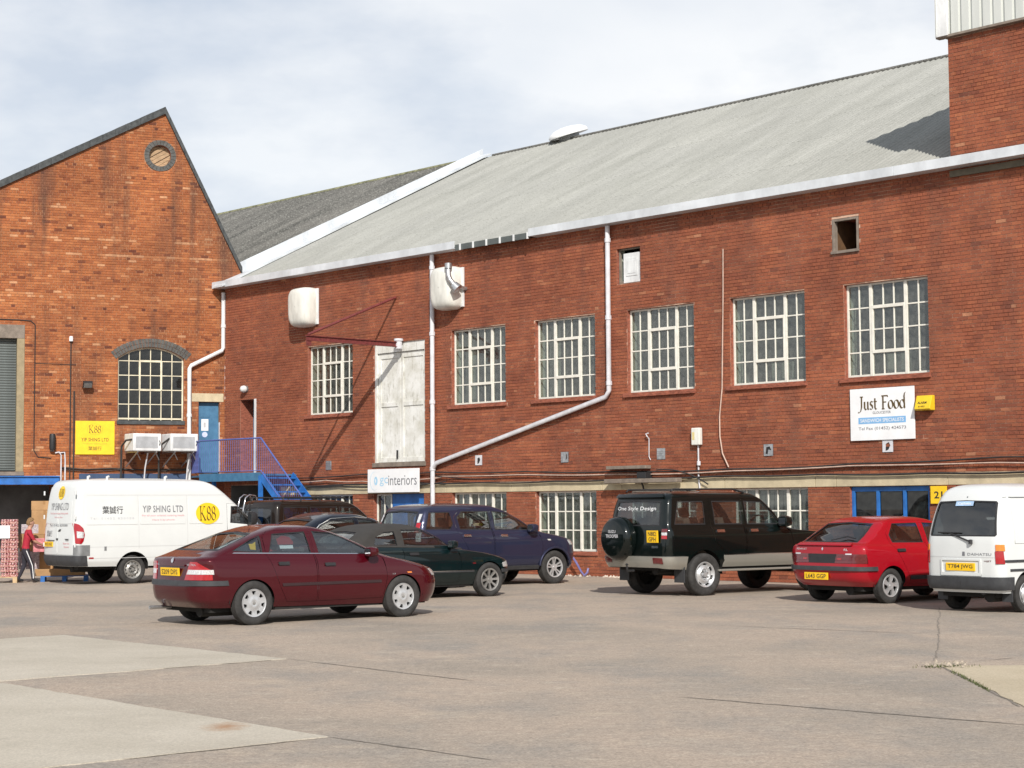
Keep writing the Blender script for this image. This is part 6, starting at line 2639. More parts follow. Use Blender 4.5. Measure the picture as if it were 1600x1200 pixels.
wf = [(1.16, .985), (2.16, .965), (2.03, 1.045), (1.60, 1.235), (1.42, 1.298), (1.12, 1.322)]
wr_ = [(.30, 1.015), (1.03, .99), (.99, 1.318), (.42, 1.29)]
qt = [(-.30, 1.055), (.20, 1.02), (.21, 1.27), (.06, 1.22), (-.14, 1.13)]
car.doors(P_MAROON, [[(1.10, .30), (2.26, .31), (2.34, .62), (2.30, .90), (2.20, .975), (1.62, 1.265), (1.42, 1.335), (1.07, 1.362), (1.08, 1.0)],
                     [(.44, .52), (.56, .31), (1.08, .30), (1.06, 1.0), (1.045, 1.362), (.36, 1.33), (.24, 1.26), (.245, 1.0)]],
          [[wf], [wr_]], holes, M['car_glass'], 0.016, [(1.30, .83), (.50, .86)])
q_ = sh.side(qt, 0.04)
holes.append(q_)
bl_ = half_rear(car, [(0, 1.06), (.60, 1.06), (.54, 1.20), (.45, 1.30), (0, 1.325)])
ws_ = half_front(car, [(0, .985), (.60, .985), (.53, 1.17), (.45, 1.305), (0, 1.325)])
holes += [bl_, ws_]
car.body(P_MAROON, holes)
car.glazing('quarter_glass', q_, 'pair', M['car_glass'], 0.014)
car.glazing('rear_window', bl_, 'both', M['car_glass'], 0.03)
car.glazing('windscreen', ws_, 'both', M['car_glass'], 0.03)
sR = sh.S
car.band('bumper_strip', car.s_at(-.42, .6), sR, .575, .645, M['trim'], .014)
car.band('side_moulding', car.s_at(2.22, .55), car.s_at(.47, .55), .540, .580, mat('maroon_black_moulding', (0.03, 0.012, 0.014), 0.5), .012, 'pair')
car.band('rear_light', car.s_at(-.66, .75), car.s_rear(.42, .75), .655, lambda f: .79 + .12 * min(1, f * 1.7), M['lens_red'], .006, 'pair')
car.band('light_lens', car.s_at(-.64, .76), car.s_rear(.44, .76), .735, .80, M['lens_clear'], .009, 'pair')
car.band('headlight', car.s_front(.46, .66), car.s_at(3.22, .66), .615, .715, M['lens_clear'], .006, 'pair')
car.band('indicator', car.s_at(2.78, .70), car.s_at(2.70, .70), .665, .685, M['lens_amber'], .006, 'pair')
car.band('window_trim', car.s_at(2.16, .97), car.s_at(-.28, 1.03), lambda f: .962 + .058 * f, lambda f: .972 + .060 * f, M['chrome'], .006, 'pair', None, .006)
car.plate('S209 DFS', 0.0, .765, radians(-4), .52, .115, None, .02)
car.band('plate_trim', car.s_rear(.36, .86), sR, .845, .87, P_MAROON, .02)
car.decal('badge', (np.array(arc(0, 0, .035, .035, 0, 360, 16)[:-1]), [tuple(range(16))]), 0.0, .925, 'rear', M['chrome'], .008)
car.decal('lettering', fit_text('VECTRA', .20, .028), -.50, .868, 'rear', M['chrome'], .006)
car.decal('lettering', fit_text('VAUXHALL', .20, .028), .48, .868, 'rear', M['chrome'], .006)
car.decal('lettering', fit_text('LS', .055, .02), 2.46, .66, 'side', M['chrome'], .006)
mirror_pair(car, 2.02, .79, 1.0, P_MAROON)
add_wheels(car, 0, XF, .755, RW, .195, .192, 'trim7', M['alloy'], M['alloy_dark'])
add_cabin(car, 2.0, 1.05, .28, .55, .66, m=mat('grey_blue_seat', (0.085, 0.10, 0.115), .9), dash_z=.96)
ex = MB()
ex.tube([(-.95, -.0 + .48, .24), (-.6, .48, .24)], .028, 10)
ex.build('exhaust', M['galv'], car.root, smooth=40)
an = MB()
an.tube([(.42, 0, 1.40), (.20, 0, 1.66)], .006, 5)
an.build('aerial', M['black'], car.root)
# a shelf and the things lying by the windows
ps = MB()
ps.box(-.55, .1, -.58, .58, .98, 1.0)
ps.build('parcel_shelf', M['seat'], car.root)
# yellow and red notices in the side glass
car.decal('window_sticker', (np.array([(-.06, .03), (-.05, -.05), (.04, -.06), (.06, .06), (.0, .03)]), [(0, 1, 2, 3, 4)]), .07, 1.13, 'side', M['plate'], -.02)
car.decal('window_sticker', (np.array([(-.13, .02), (-.02, .07), (.10, .05), (.15, -.02), (.14, -.06), (-.12, -.06)]), [(0, 1, 2, 3, 4, 5)]), .62, 1.20, 'side', M['lens_red'], -.02)
car.decal('window_sticker', (np.array([(-.11, .018), (-.11, -.03), (.12, -.03), (.12, .018)]), [(0, 1, 2, 3)]), .63, 1.11, 'side', M['sign_white'], -.02)
car.place((398, 977), (0, -.85), radians(40), 1.035)

# ------------------------------------------------------------------ blue people-carrying estate (tall)
sh = Shell([
    L(3.30, .30, -.74, .34, .81, .35, .3, .25, .2),
    L(3.42, .44, -.86, .48, .872, .5, .42, .32, .25),
    L(3.45, .62, -.88, .66, .888, .52, .44, .32, .25),
    L(3.41, .80, -.855, .86, .885, .5, .42, .28, .2),
    L(3.28, .92, -.845, 1.0, .872, .45, .36, .24, .15),
    L(2.80, 1.02, -.835, 1.08, .842, .35, .28, .22, .13),
    L(2.44, 1.08, -.815, 1.13, .802, .24, .18, .2, .13, .07),
    L(1.90, 1.34, -.73, 1.37, .748, .2, .14, .18, .12, .07),
    L(1.46, 1.545, -.63, 1.56, .685, .2, .13, .16, .12, .07),
    L(1.22, 1.615, -.5, 1.62, .60, .2, .13, .16, .12, .05),
    L(.98, 1.65, -.3, 1.652, .42, .15, .1, .15, .1, .03),
    L(.55, 1.672, .2, 1.672, .02, .01, .01, .01, .01, 0, 0)], 0.04)
car = Car('estate_car', 'violet blue tall estate car parked by the wall behind the dark green convertible', 'car', sh, 'cars parked in the yard')
RW, XF = .345, 2.62
holes = [car.arch(0, .345, .385), car.arch(XF, .345, .385)]
wf = [(1.10, 1.135), (2.06, 1.115), (2.02, 1.17), (1.60, 1.40), (1.42, 1.485), (1.06, 1.515)]
wr_ = [(.22, 1.145), (1.0, 1.135), (.97, 1.515), (.30, 1.515), (.16, 1.40)]
qt = [(-.62, 1.16), (-.02, 1.15), (.06, 1.26), (.0, 1.50), (-.50, 1.495)]
car.doors(P_BLUE, [[(1.04, .40), (2.22, .42), (2.30, .80), (2.24, 1.02), (2.16, 1.11), (1.64, 1.43), (1.42, 1.525), (1.02, 1.548), (1.03, 1.1)],
                   [(.44, .62), (.56, .40), (1.02, .40), (1.01, 1.1), (1.0, 1.548), (.26, 1.548), (.08, 1.40), (.14, 1.1)]],
          [[wf], [wr_]], holes, M['car_glass'], 0.018, [(1.28, 1.01), (.34, 1.02)], {'handle': M['chrome']})
q_ = sh.side(qt, 0.04)
bl_ = half_rear(car, [(0, 1.10), (.60, 1.10), (.585, 1.30), (.55, 1.51), (0, 1.54)])
ws_ = half_front(car, [(0, 1.13), (.64, 1.13), (.58, 1.32), (.53, 1.51), (0, 1.54)])
holes += [q_, bl_, ws_]
car.body(P_BLUE, holes)
car.glazing('quarter_glass', q_, 'pair', M['car_glass'], 0.016)
car.glazing('rear_window', bl_, 'both', M['car_glass'], 0.03)
car.glazing('windscreen', ws_, 'both', M['car_glass'], 0.03)
car.band('bumper_strip', car.s_at(-.40, .5), sh.S, .40, .70, M['trim'], .008)
car.band('sill_cladding', car.s_at(2.20, .38), car.s_at(.40, .38), .325, .40, M['trim'], .012, 'pair')
car.band('headlight', car.s_front(.5, .82), car.s_at(3.02, .85), .80, .90, M['lens_clear'], .006, 'pair')
car.band('indicator', car.s_at(2.50, .92), car.s_at(2.42, .92), .895, .925, M['lens_clear'], .008, 'pair')


def tail_column(car, y0, y1, z0, z1, m, name='rear_light', off=.01):
    lp = car.sh.rear([(y0, z0), (y1, z0), (y1 - .05 * (z1 - z0), z1), (y0 - .05 * (z1 - z0), z1)], .04)
    return car.skin(name, lp, [], m, off, .05, 'pair', None, .012)


tail_column(car, .625, .705, 1.10, 1.29, M['lens_red'])
tail_column(car, .615, .665, 1.295, 1.46, M['lens_clear'], 'light_lens')
tail_column(car, .69, .79, .92, 1.095, M['lens_clear'], 'light_lens')
car.plate('YN52 KXG', 0, .88)
for sg in (-1, 1):
    a_ = MB()
    a_.tube([(2.62 + .412 * cos(a), sg * (.876 + .012 * sin(a)), .345 + .405 * sin(a)) for a in np.linspace(pi * .97, .1, 20)], .024, 8)
    a_.build('wheel_arch_lip', P_BLUE, car.root, smooth=50)
mirror_pair(car, 1.98, .84, 1.16, P_BLUE, .11, .11, .085)
add_wheels(car, 0, XF, .775, RW, .215, .205, 'five_pairs', M['alloy'])
add_cabin(car, 1.92, .98, .40, .72, .70, dash_z=1.10, m=mat('charcoal_seat', (.03, .03, .032), .9))
car.place((868, 912), (XF, -.88), radians(39), 1.075)

# ------------------------------------------------------------------ dark green soft top
sh = Shell([
    L(3.28, .22, -.78, .27, .775, .3, .28, .3, .25),
    L(3.38, .35, -.92, .40, .83, .42, .34, .36, .3),
    L(3.41, .47, -.95, .55, .852, .45, .36, .38, .3),
    L(3.38, .58, -.93, .72, .852, .42, .33, .36, .26),
    L(3.33, .665, -.91, .85, .842, .40, .30, .32, .2),
    L(2.85, .79, -.87, .93, .808, .34, .26, .28, .18),
    L(2.10, .895, -.42, .955, .752, .22, .18, .24, .2, .07),
    L(1.72, 1.10, -.14, 1.13, .69, .2, .14, .2, .2, .07),
    L(1.36, 1.262, .18, 1.265, .615, .2, .12, .2, .2, .07),
    L(1.18, 1.315, .38, 1.315, .50, .2, .12, .2, .14, .05),
    L(1.02, 1.338, .55, 1.335, .32, .15, .1, .15, .1, .03),
    L(.85, 1.345, .7, 1.345, .02, .01, .01, .01, .01, 0, 0)], 0.05)
car = Car('convertible_car', 'dark green two-door convertible with black fabric roof raised, beyond the maroon hatchback', 'car', sh, 'cars parked in the yard')
RW, XF = .312, 2.70
holes = [car.arch(0, .30, .345), car.arch(XF, .30, .345)]
hl_t = sh.tk[6]
top_holes = []
wf = [(.82, .955), (1.88, .94), (1.82, .99), (1.48, 1.15), (1.30, 1.232), (.80, 1.238)]
qt = [(.16, .975), (.66, .96), (.64, 1.215), (.42, 1.20), (.22, 1.12)]
wlp, qlp = sh.side(wf, .04), sh.side(qt, .04)
bl_ = half_rear(car, [(0, 1.0), (.50, 1.0), (.45, 1.16), (.38, 1.20), (0, 1.215)])
ws_ = half_front(car, [(0, .935), (.60, .935), (.55, 1.08), (.49, 1.235), (0, 1.255)])
soft = bpy.data.materials.new('black_canvas')
nt, N, Lk, b_ = nodes_of(soft)
tx = N.new('ShaderNodeTexCoord').outputs['Object']
Lk.new(mixc(N, Lk, noise(N, Lk, tx, 5, 6, .6), (0.022, 0.021, 0.020), (0.045, 0.042, 0.039)), b_.inputs['Base Color'])
b_.inputs['Roughness'].default_value = 0.95
bp = N.new('ShaderNodeBump')
bp.inputs['Strength'].default_value = .5
bp.inputs['Distance'].default_value = .015
Lk.new(noise(N, Lk, tx, 7, 4, .6), bp.inputs['Height'])
Lk.new(bp.outputs['Normal'], b_.inputs['Normal'])
dp = sh.side([(.74, .28), (1.98, .28), (2.04, .60), (2.0, .86), (.74, .90)], .05)
holes.append(dp)
dr = car.skin('door', inset(dp, .005), [], P_GREEN, 0, .055, 'pair')
hp = sh.side([(.86, .785), (1.06, .785), (1.06, .83), (.86, .83)], .03)
for a, b in zip(car.skin('handle', hp, [], M['black'], .02, .05, 'pair', None, .022), dr):
    a.parent = b
# metal up to the waist, windscreen frame ahead of the fabric
s_pil = sh.side([(1.33, 1.25)])[0, 0]
car.body(P_GREEN, holes, 0, hl_t)
fs_ = np.linspace(0, car.s_at(1.36, 1.0), 30)
car.skin('windscreen_frame', np.array([(s, hl_t) for s in fs_] + [(car.s_at(1.31, 1.24), sh.tk[8]), (car.s_at(1.30, 1.25), sh.tk[8] + .03)] + [(s, sh.tk[8] + .03) for s in np.linspace(car.s_at(1.30, 1.25), 0, 16)[1:]]),
         [ws_, wlp], P_GREEN, 0, .05)
s1_ = car.s_at(1.36, 1.0)
car.skin('soft_top', np.array([(s, hl_t) for s in np.linspace(s1_, sh.S, 50)] + [(sh.S, t) for t in np.linspace(hl_t, sh.T, 24)[1:]]
         + [(s, sh.T) for s in np.linspace(sh.S, 0, 40)[1:]] + [(0, sh.tk[8] + .03)] + [(s, sh.tk[8] + .03) for s in np.linspace(0, car.s_at(1.30, 1.25), 16)[1:]] + [(car.s_at(1.31, 1.24), sh.tk[8])]),
         [bl_, wlp, qlp], soft, .006, .05)
car.glazing('door_glass', wlp, 'pair', M['car_glass'], .014)
car.glazing('quarter_glass', qlp, 'pair', M['car_glass'], .014)
car.glazing('rear_window', bl_, 'both', glass_mat('scratched_plastic_window', (.30, .32, .36), .16, .12, .3), .02)
car.glazing('windscreen', ws_, 'both', M['car_glass'], .025)
car.band('side_moulding', car.s_at(2.32, .48), car.s_at(.36, .48), .463, .487, M['trim'], .01, 'pair')
car.band('chrome_strip', car.s_at(2.32, .49), car.s_at(.36, .49), .487, .497, M['chrome'], .012, 'pair', None, .008)
car.band('bumper_strip', 0.0, car.s_at(2.98, .48), .44, .50, M['trim'], .014)
car.band('indicator', car.s_at(3.21, .60), car.s_at(3.02, .60), .535, lambda f: .645 - .03 * f, M['lens_clear'], .006, 'pair')
car.band('side_repeater', car.s_at(2.36, .62), car.s_at(2.29, .62), .605, .63, M['lens_red_dark'], .006, 'pair')
car.band('front_valance', 0.0, car.s_at(3.0, .3), .235, .40, M['trim'], .004)
car.band('rear_light', car.s_at(-.72, .7), car.s_rear(.45, .7), .64, .76, M['lens_red'], .006, 'pair')
mirror_pair(car, 1.82, .78, .965, P_GREEN, .09, .09, .07)
add_wheels(car, 0, XF, .755, RW, .205, .20, 'spoke8', M['alloy_dark'])
add_cabin(car, 1.85, .85, .28, .52, .66, dash_z=.90)
car.place((767, 932), (XF, -.86), radians(40.5), 1.05)

# ------------------------------------------------------------------ black green off-roader
sh = Shell([
    L(3.38, .46, -.84, .50, .78, .18, .15, .14, .10),
    L(3.46, .60, -.885, .64, .855, .24, .20, .16, .12),
    L(3.47, .80, -.895, .86, .872, .26, .20, .16, .12),
    L(3.43, .97, -.885, 1.02, .872, .26, .18, .15, .10),
    L(3.32, 1.055, -.88, 1.12, .862, .25, .18, .14, .09),
    L(2.40, 1.13, -.872, 1.18, .838, .2, .15, .12, .08, .05),
    L(2.22, 1.17, -.865, 1.21, .812, .18, .12, .12, .08, .05),
    L(1.86, 1.48, -.815, 1.49, .765, .16, .10, .11, .08, .05),
    L(1.60, 1.69, -.76, 1.70, .72, .16, .10, .11, .08, .05),
    L(1.42, 1.775, -.68, 1.78, .645, .15, .10, .11, .08, .04),
    L(1.22, 1.815, -.55, 1.815, .46, .13, .1, .1, .08, .03),
    L(.6, 1.835, .2, 1.835, .02, .01, .01, .01, .01, 0, 0)], 0.02)
car = Car('off_road_car', 'black off-roader with silver lower body and a covered spare wheel on its back door', 'car', sh, 'cars parked in the yard')
RW, XF = .372, 2.76
holes = [car.arch(0, .37, .43), car.arch(XF, .37, .43)]
wf = [(1.08, 1.235), (1.92, 1.225), (1.90, 1.27), (1.56, 1.575), (1.48, 1.64), (1.05, 1.655)]
wr_ = [(.30, 1.24), (.97, 1.235), (.955, 1.655), (.28, 1.655)]
qt = [(-.64, 1.245), (.08, 1.24), (.075, 1.655), (-.52, 1.65)]
car.doors(P_BLACKGREEN, [[(1.02, .60), (2.10, .60), (2.18, .9), (2.12, 1.12), (2.02, 1.21), (1.62, 1.60), (1.50, 1.685), (1.0, 1.70), (1.01, 1.2)],
                         [(.46, .78), (.56, .60), (1.0, .60), (.99, 1.2), (.98, 1.70), (.22, 1.70), (.20, 1.2), (.26, .92)]],
          [[wf], [wr_]], holes, M['car_glass'], 0.02, [(1.20, 1.12), (.38, 1.12)], {'handle': M['chrome']})
q_ = sh.side(qt, .04)
bl_ = half_rear(car, [(0, 1.22), (.62, 1.22), (.60, 1.45), (.565, 1.66), (0, 1.68)])
ws_ = half_front(car, [(0, 1.21), (.66, 1.21), (.62, 1.42), (.58, 1.65), (0, 1.68)])
holes += [q_, bl_, ws_]
car.body(P_BLACKGREEN, holes)
car.glazing('quarter_glass', q_, 'pair', M['car_glass'], .02)
car.glazing('rear_window', bl_, 'both', M['car_glass_dark'], .03)
car.glazing('windscreen', ws_, 'both', M['car_glass'], .03)
P_SILV = paint('silver_beige_paint', (.36, .35, .31), .5, .4)
car.band('side_cladding', car.s_at(2.28, .6), car.s_at(.46, .6), .50, .70, P_SILV, .014, 'pair')
car.band('side_moulding', car.s_at(2.28, .72), car.s_at(.46, .72), .70, .715, M['chrome'], .012, 'pair', None, .01)
car.band('rear_bumper', car.s_at(-.44, .6), sh.S, lambda f: .50 + .03 * min(1, f * 3), .70, P_SILV, .075, 'both', None, .085)
rl_ = half_rear(car, [(.55, .60), (.74, .60), (.74, .68), (.55, .68)], .04)
car.skin('bumper_lamp', rl_, [], M['lens_red_dark'], .082, .05, 'pair', None, .01)
tail_column(car, .70, .80, 1.0, 1.06, M['lens_red'], 'rear_light', .014)
tail_column(car, .70, .80, 1.062, 1.11, M['lens_clear'], 'light_lens', .014)
tail_column(car, .70, .80, 1.112, 1.17, M['lens_red_dark'], 'rear_light', .014)
car.plate('', -.50, 1.04, radians(-2), .29, .21, [('N882', .048, .21, .075), ('GPH', -.048, .19, .075)], .03)
rs = MB()
for sg in (-1, 1):
    rs.box(.28, 2.15, sg * .86 - .07, sg * .86 + .07, .42, .455)
rs.build('side_step', P_SILV, car.root, bevel=.01)
sp_ = MB()
prof = [(.0001, -.226), (.30, -.222), (.318, -.216), (.345, -.195), (.372, -.16), (.385, -.10), (.385, .0), (.35, .02)]
sp_.lathe([(r, h) for r, h in prof], (-.915, .30, 1.0), 'x', 44)
spare = sp_.build('spare_wheel_cover', P_BLACKGREEN, car.root, smooth=35)
for w_, z_, tw, thh in (('ISUZU', 1.125, .20, .05), ('TROOPER', 1.045, .34, .058)):
    lt_ = MB()
    vs, fs = fit_text(w_, tw, thh, .008)
    lt_.add([(-.915 - .230, .30 - u, z_ + v) for u, v in vs], fs)
    lt_.build('lettering', M['pipe'], spare, fix=False)
for sg in (-1, 1):
    mf = MB()
    mf.box(-.50, -.48, sg * .74 - .13, sg * .74 + .13, .24, .56)
    mf.build('mud_flap', M['trim'], car.root)
for sg in (-1, 1):
    rr_ = MB()
    rr_.tube([(-.55, sg * .60, 1.82), (-.5, sg * .60, 1.86), (.9, sg * .62, 1.865), (1.2, sg * .60, 1.80)], .016, 8)
    rr_.build('roof_rail', M['black'], car.root, smooth=40)
sk = car.decal('window_sticker', fit_text('One Style Design', 1.05, .085), .05, 1.52, 'rear', M['sign_white'], -.008)
wpr = car.band('roof_spoiler', car.s_rear(.62, 1.72), sh.S, 1.70, 1.745, P_BLACKGREEN, .05, 'both', None, .055)
car.decal('window_handle', (np.array([(-.08, -.02), (.08, -.02), (.08, .02), (-.08, .02)]), [(0, 1, 2, 3)]), -.55, .86, 'rear', M['chrome'], .012)
tw_ = MB()
tw_.tube([(-.9, 0, .44), (-1.05, 0, .44), (-1.06, 0, .52)], .022, 8)
tw_.lathe([(.0001, -.03), (.03, 0), (.0001, .03)], (-1.06, 0, .55), 'z', 12)
tw_.build('tow_ball', M['black'], car.root, smooth=50)
mirror_pair(car, 1.90, .83, 1.28, P_BLACKGREEN, .12, .12, .10)
add_wheels(car, 0, XF, .76, RW, .245, .215, 'holes7', M['alloy'])
add_cabin(car, 1.86, .95, .55, .88, .68, dash_z=1.22, m=M['seat_tan'])
car.place((1103, 931), (0, -.87), radians(36.5), 1.09)

# ------------------------------------------------------------------ bright red hatchback
sh = Shell([
    L(3.2, .22, -.60, .28, .765, .3, .28, .3, .2),
    L(3.31, .36, -.73, .40, .85, .42, .34, .36, .24),
    L(3.33, .50, -.755, .55, .873, .44, .36, .36, .24),
    L(3.30, .60, -.735, .70, .873, .42, .33, .32, .18),
    L(3.22, .70, -.72, .84, .862, .40, .30, .26, .13),
    L(2.80, .82, -.70, .93, .828, .32, .26, .22, .12),
    L(2.32, .915, -.60, .975, .762, .22, .18, .2, .14, .07),
    L(1.86, 1.13, -.30, 1.15, .69, .2, .14, .18, .15, .07),
    L(1.43, 1.305, -.02, 1.315, .61, .2, .13, .17, .14, .07),
    L(1.2, 1.365, .16, 1.37, .51, .18, .13, .16, .12, .05),
    L(1.0, 1.392, .34, 1.395, .33, .15, .1, .12, .1, .03),
    L(.8, 1.405, .6, 1.405, .02, .01, .01, .01, .01, 0, 0)], 0.04)
car = Car('hatchback_car', 'bright red hatchback seen from behind between the black off-roader and the small white van', 'car', sh, 'cars parked in the yard')
RW, XF = .288, 2.54
holes = [car.arch(0, .285, .325), car.arch(XF, .285, .325)]
wf = [(.98, .965), (1.98, .945), (1.88, 1.02), (1.50, 1.22), (1.36, 1.275), (.96, 1.295)]
wr_ = [(.12, .975), (.86, .965), (.82, 1.292), (.24, 1.285), (.08, 1.10)]
car.doors(P_RED, [[(.92, .29), (2.02, .29), (2.10, .6), (2.06, .86), (1.98, .955), (1.52, 1.25), (1.38, 1.31), (.90, 1.332), (.91, 1.0)],
                  [(.36, .48), (.48, .29), (.90, .29), (.89, 1.0), (.88, 1.332), (.20, 1.322), (.02, 1.12), (.06, .95)]],
          [[wf], [wr_]], holes, M['car_glass'], .018, [(1.1, .83), (.22, .85)])
bl_ = half_rear(car, [(0, .985), (.60, .985), (.585, 1.08), (.50, 1.285), (0, 1.31)])
ws_ = half_front(car, [(0, .965), (.60, .965), (.53, 1.15), (.47, 1.28), (0, 1.305)])
holes += [bl_, ws_]
car.body(P_RED, holes)
car.glazing('rear_window', bl_, 'both', M['car_glass_dark'], .025)
car.glazing('windscreen', ws_, 'both', M['car_glass'], .03)
car.band('bumper_strip', car.s_at(-.36, .5), sh.S, .535, .60, M['trim'], .03, 'both', None, .035)
car.band('side_moulding', car.s_at(2.1, .40), car.s_at(.42, .40), .38, .44, M['trim'], .012, 'pair')
car.band('light_panel', car.s_rear(.30, .72), sh.S, .655, .80, M['black'], .006)
car.band('rear_light', car.s_at(-.56, .72), car.s_rear(.30, .72), .70, .755, M['lens_red_dark'], .010, 'pair')
car.band('rear_light', car.s_at(-.56, .72), car.s_rear(.30, .72), .757, .80, M['lens_red_dark'], .007, 'pair')
car.band('rear_light', car.s_at(-.56, .72), car.s_rear(.30, .72), .655, .698, M['lens_red_dark'], .008, 'pair')
lp = car.sh.rear([(.34, .705), (.42, .705), (.42, .735), (.34, .735)], .03)
car.skin('light_lens', lp, [], M['lens_red'], .014, .05, 'pair', None, .006)
lp = car.sh.rear([(.50, .79), (.62, .79), (.62, .81), (.50, .81)], .03)
car.skin('light_lens', lp, [], M['pipe'], .010, .05, 'pair', None, .006)
car.plate('L643 GGP', .10, .44, 0, .52, .115, None, .03)
car.decal('lettering', fit_text('RENAULT', .24, .028), .48, .875, 'rear', M['pipe'], .006)
car.decal('lettering', fit_text('RL', .08, .035), -.50, .87, 'rear', M['pipe'], .006)
car.decal('badge', (np.array([(0, .03), (-.022, 0), (0, -.03), (.022, 0)]), [(0, 1, 2, 3)]), -.0, .88, 'rear', M['chrome'], .006)
sp_ = car.band('boot_lip', car.s_rear(.60, .93), sh.S, .925, .955, P_RED, .03, 'both', None, .035)
wpm = MB()
pts = sh.inv([(.05, 1.0), (.30, 1.06), (.52, 1.03)], [1, 2], sh.smid, sh.S)
pp = sh.P(pts[:, 0], pts[:, 1]) + sh.normal(pts[:, 0], pts[:, 1]) * .02
wpm.tube([(p[0], -p[1], p[2]) for p in pp], .010, 6)
wpm.build('wiper', M['black'], car.root)
mirror_pair(car, 1.84, .79, .98, P_RED, .09, .09, .07)
add_wheels(car, 0, XF, .73, RW, .175, .175, 'twist5', M['alloy'])
add_cabin(car, 1.85, .88, .28, .52, .66, dash_z=.92)
car.place((1393, 943), (0, -.81), radians(36), 1.075)

# ------------------------------------------------------------------ small white van at the right edge
sh = Shell([
    L(2.70, .24, -.60, .29, .655, .2, .15, .14, .10),
    L(2.80, .40, -.655, .42, .692, .24, .18, .16, .10),
    L(2.80, .70, -.665, .75, .70, .24, .18, .16, .10),
    L(2.76, .95, -.655, 1.0, .698, .24, .18, .15, .10),
    L(2.66, 1.10, -.63, 1.15, .690, .22, .18, .15, .10),
    L(2.48, 1.35, -.575, 1.38, .655, .2, .16, .14, .10),
    L(2.28, 1.58, -.495, 1.60, .615, .2, .15, .14, .11),
    L(2.12, 1.72, -.415, 1.74, .572, .2, .14, .14, .12),
    L(1.98, 1.795, -.33, 1.81, .505, .2, .12, .14, .12),
    L(1.78, 1.84, -.22, 1.85, .39, .15, .1, .14, .12),
    L(1.4, 1.862, .0, 1.868, .25, .1, .1, .1, .1),
    L(.9, 1.872, .4, 1.875, .02, .01, .01, .01, .01, 0, 0)], 0.02)
car = Car('small_van', 'small white van with a grey bumper seen from behind beside the bright red hatchback', 'van', sh, 'white vans in the yard')
RW, XF = .272, 1.90
holes = [car.arch(0, .275, .335), car.arch(XF, .275, .335)]
wf = [(1.52, 1.16), (2.12, 1.15), (2.02, 1.36), (1.92, 1.60), (1.54, 1.60)]
car.doors(P_WHITE, [[(1.40, .36), (1.54, .36), (2.24, 1.0), (2.18, 1.2), (1.98, 1.64), (1.46, 1.64)]], [[wf]], holes, M['car_glass'], .02, [(1.5, .95)])
bl_ = half_rear(car, [(0, 1.10), (.575, 1.10), (.598, 1.125), (.535, 1.585), (.505, 1.61), (0, 1.625)], .04)
ws_ = half_front(car, [(0, 1.16), (.58, 1.16), (.53, 1.58), (0, 1.62)])
holes += [bl_, ws_]
car.body(P_WHITE, holes)
car.glazing('rear_window', bl_, 'both', M['car_glass_dark'], .022)
car.glazing('windscreen', ws_, 'both', M['car_glass'], .03)
car.band('rear_bumper', car.s_at(-.36, .5), sh.S, .345, .52, M['trim'], .03, 'both', None, .045)
car.band('tailgate_gap', car.s_rear(.62, .9), sh.S, .797, .805, M['seam'], .002, 'both', None, .0)
tail_column(car, .595, .685, .71, .89, M['lens_red'], 'rear_light', .014)
tail_column(car, .595, .685, .895, .985, M['lens_amber'], 'indicator', .014)
car.band('side_moulding', car.s_at(1.3, .83), car.s_at(-.56, .75), .73, .765, M['trim'], .014, 'pair')
car.band('side_moulding', car.s_at(.30, .72), car.s_at(-.42, .62), .60, .635, M['trim'], .010, 'pair')
car.band('roof_gutter', car.s_at(2.0, 1.70), car.s_at(-.36, 1.70), 1.655, 1.668, M['grey_steel'], .012, 'pair', None, .012)
for (x0, x1) in ((-.30, .45), (.55, 1.32)):
    lp = sh.side([(x0, 1.0), (x1, 1.0), (x1, 1.52), (x0, 1.52)], .06)
    car.skin('side_panel', lp, [], P_WHITE, .010, .055, 'pair', None, .012)
lp = half_rear(car, [(0, .64), (.36, .64), (.36, .865), (.32, .885), (0, .885)])
rim_ = half_rear(car, [(0, .535), (.36, .535), (.36, .775), (0, .775)])
inn = half_rear(car, [(0, .58), (.33, .58), (.33, .75), (0, .75)])
car.skin('plate_surround', rim_, [inn], P_WHITE, .016, .05, 'both', None, .018)
car.plate('T784 JWG', .0, .66, radians(-2), .52, .115, None, .004)
car.decal('lettering', fit_text('DAIHATSU', .40, .038), -.33, .845, 'rear', M['ink_soft'], .004)
car.decal('badge', (np.array([(-.025, -.03), (.025, -.03), (.02, .03), (-.02, .03)]), [(0, 1, 2, 3)]), -.06, .85, 'rear', M['ink_soft'], .004)
car.decal('lettering', fit_text('HIJET', .12, .028, .01), -.47, .745, 'rear', M['lens_red_dark'], .004)
car.decal('window_sticker', (np.array([(-.16, -.033), (.16, -.033), (.16, .033), (-.16, .033)]), [(0, 1, 2, 3)]), .02, 1.575, 'rear', mat('pale_blue_sticker', (.36, .52, .74), .5), .006)
car.decal('lettering', fit_text('Carlsens', .24, .035, .01), .02, 1.575, 'rear', M['sign_white'], .008)
pts = sh.inv([(.40, 1.285), (.12, 1.275), (-.16 + .16, 1.17)], [1, 2], sh.smid, sh.S)
wpm = MB()
pw1 = sh.inv([(.42, 1.15), (.02, 1.15)], [1, 2], sh.smid, sh.S)
a_, b_ = (sh.P(pw1[:, 0], pw1[:, 1]) + sh.normal(pw1[:, 0], pw1[:, 1]) * .02)
wpm.tube([a_, b_], .011, 6)
pw2 = sh.inv([(.20, 1.02)], [1, 2], sh.smid, sh.S)
c_ = (sh.P(pw2[:, 0], pw2[:, 1]) + sh.normal(pw2[:, 0], pw2[:, 1]) * .03)[0] * np.array([1, -1, 1])
wpm.tube([(a_ + b_) / 2, c_], .012, 6)
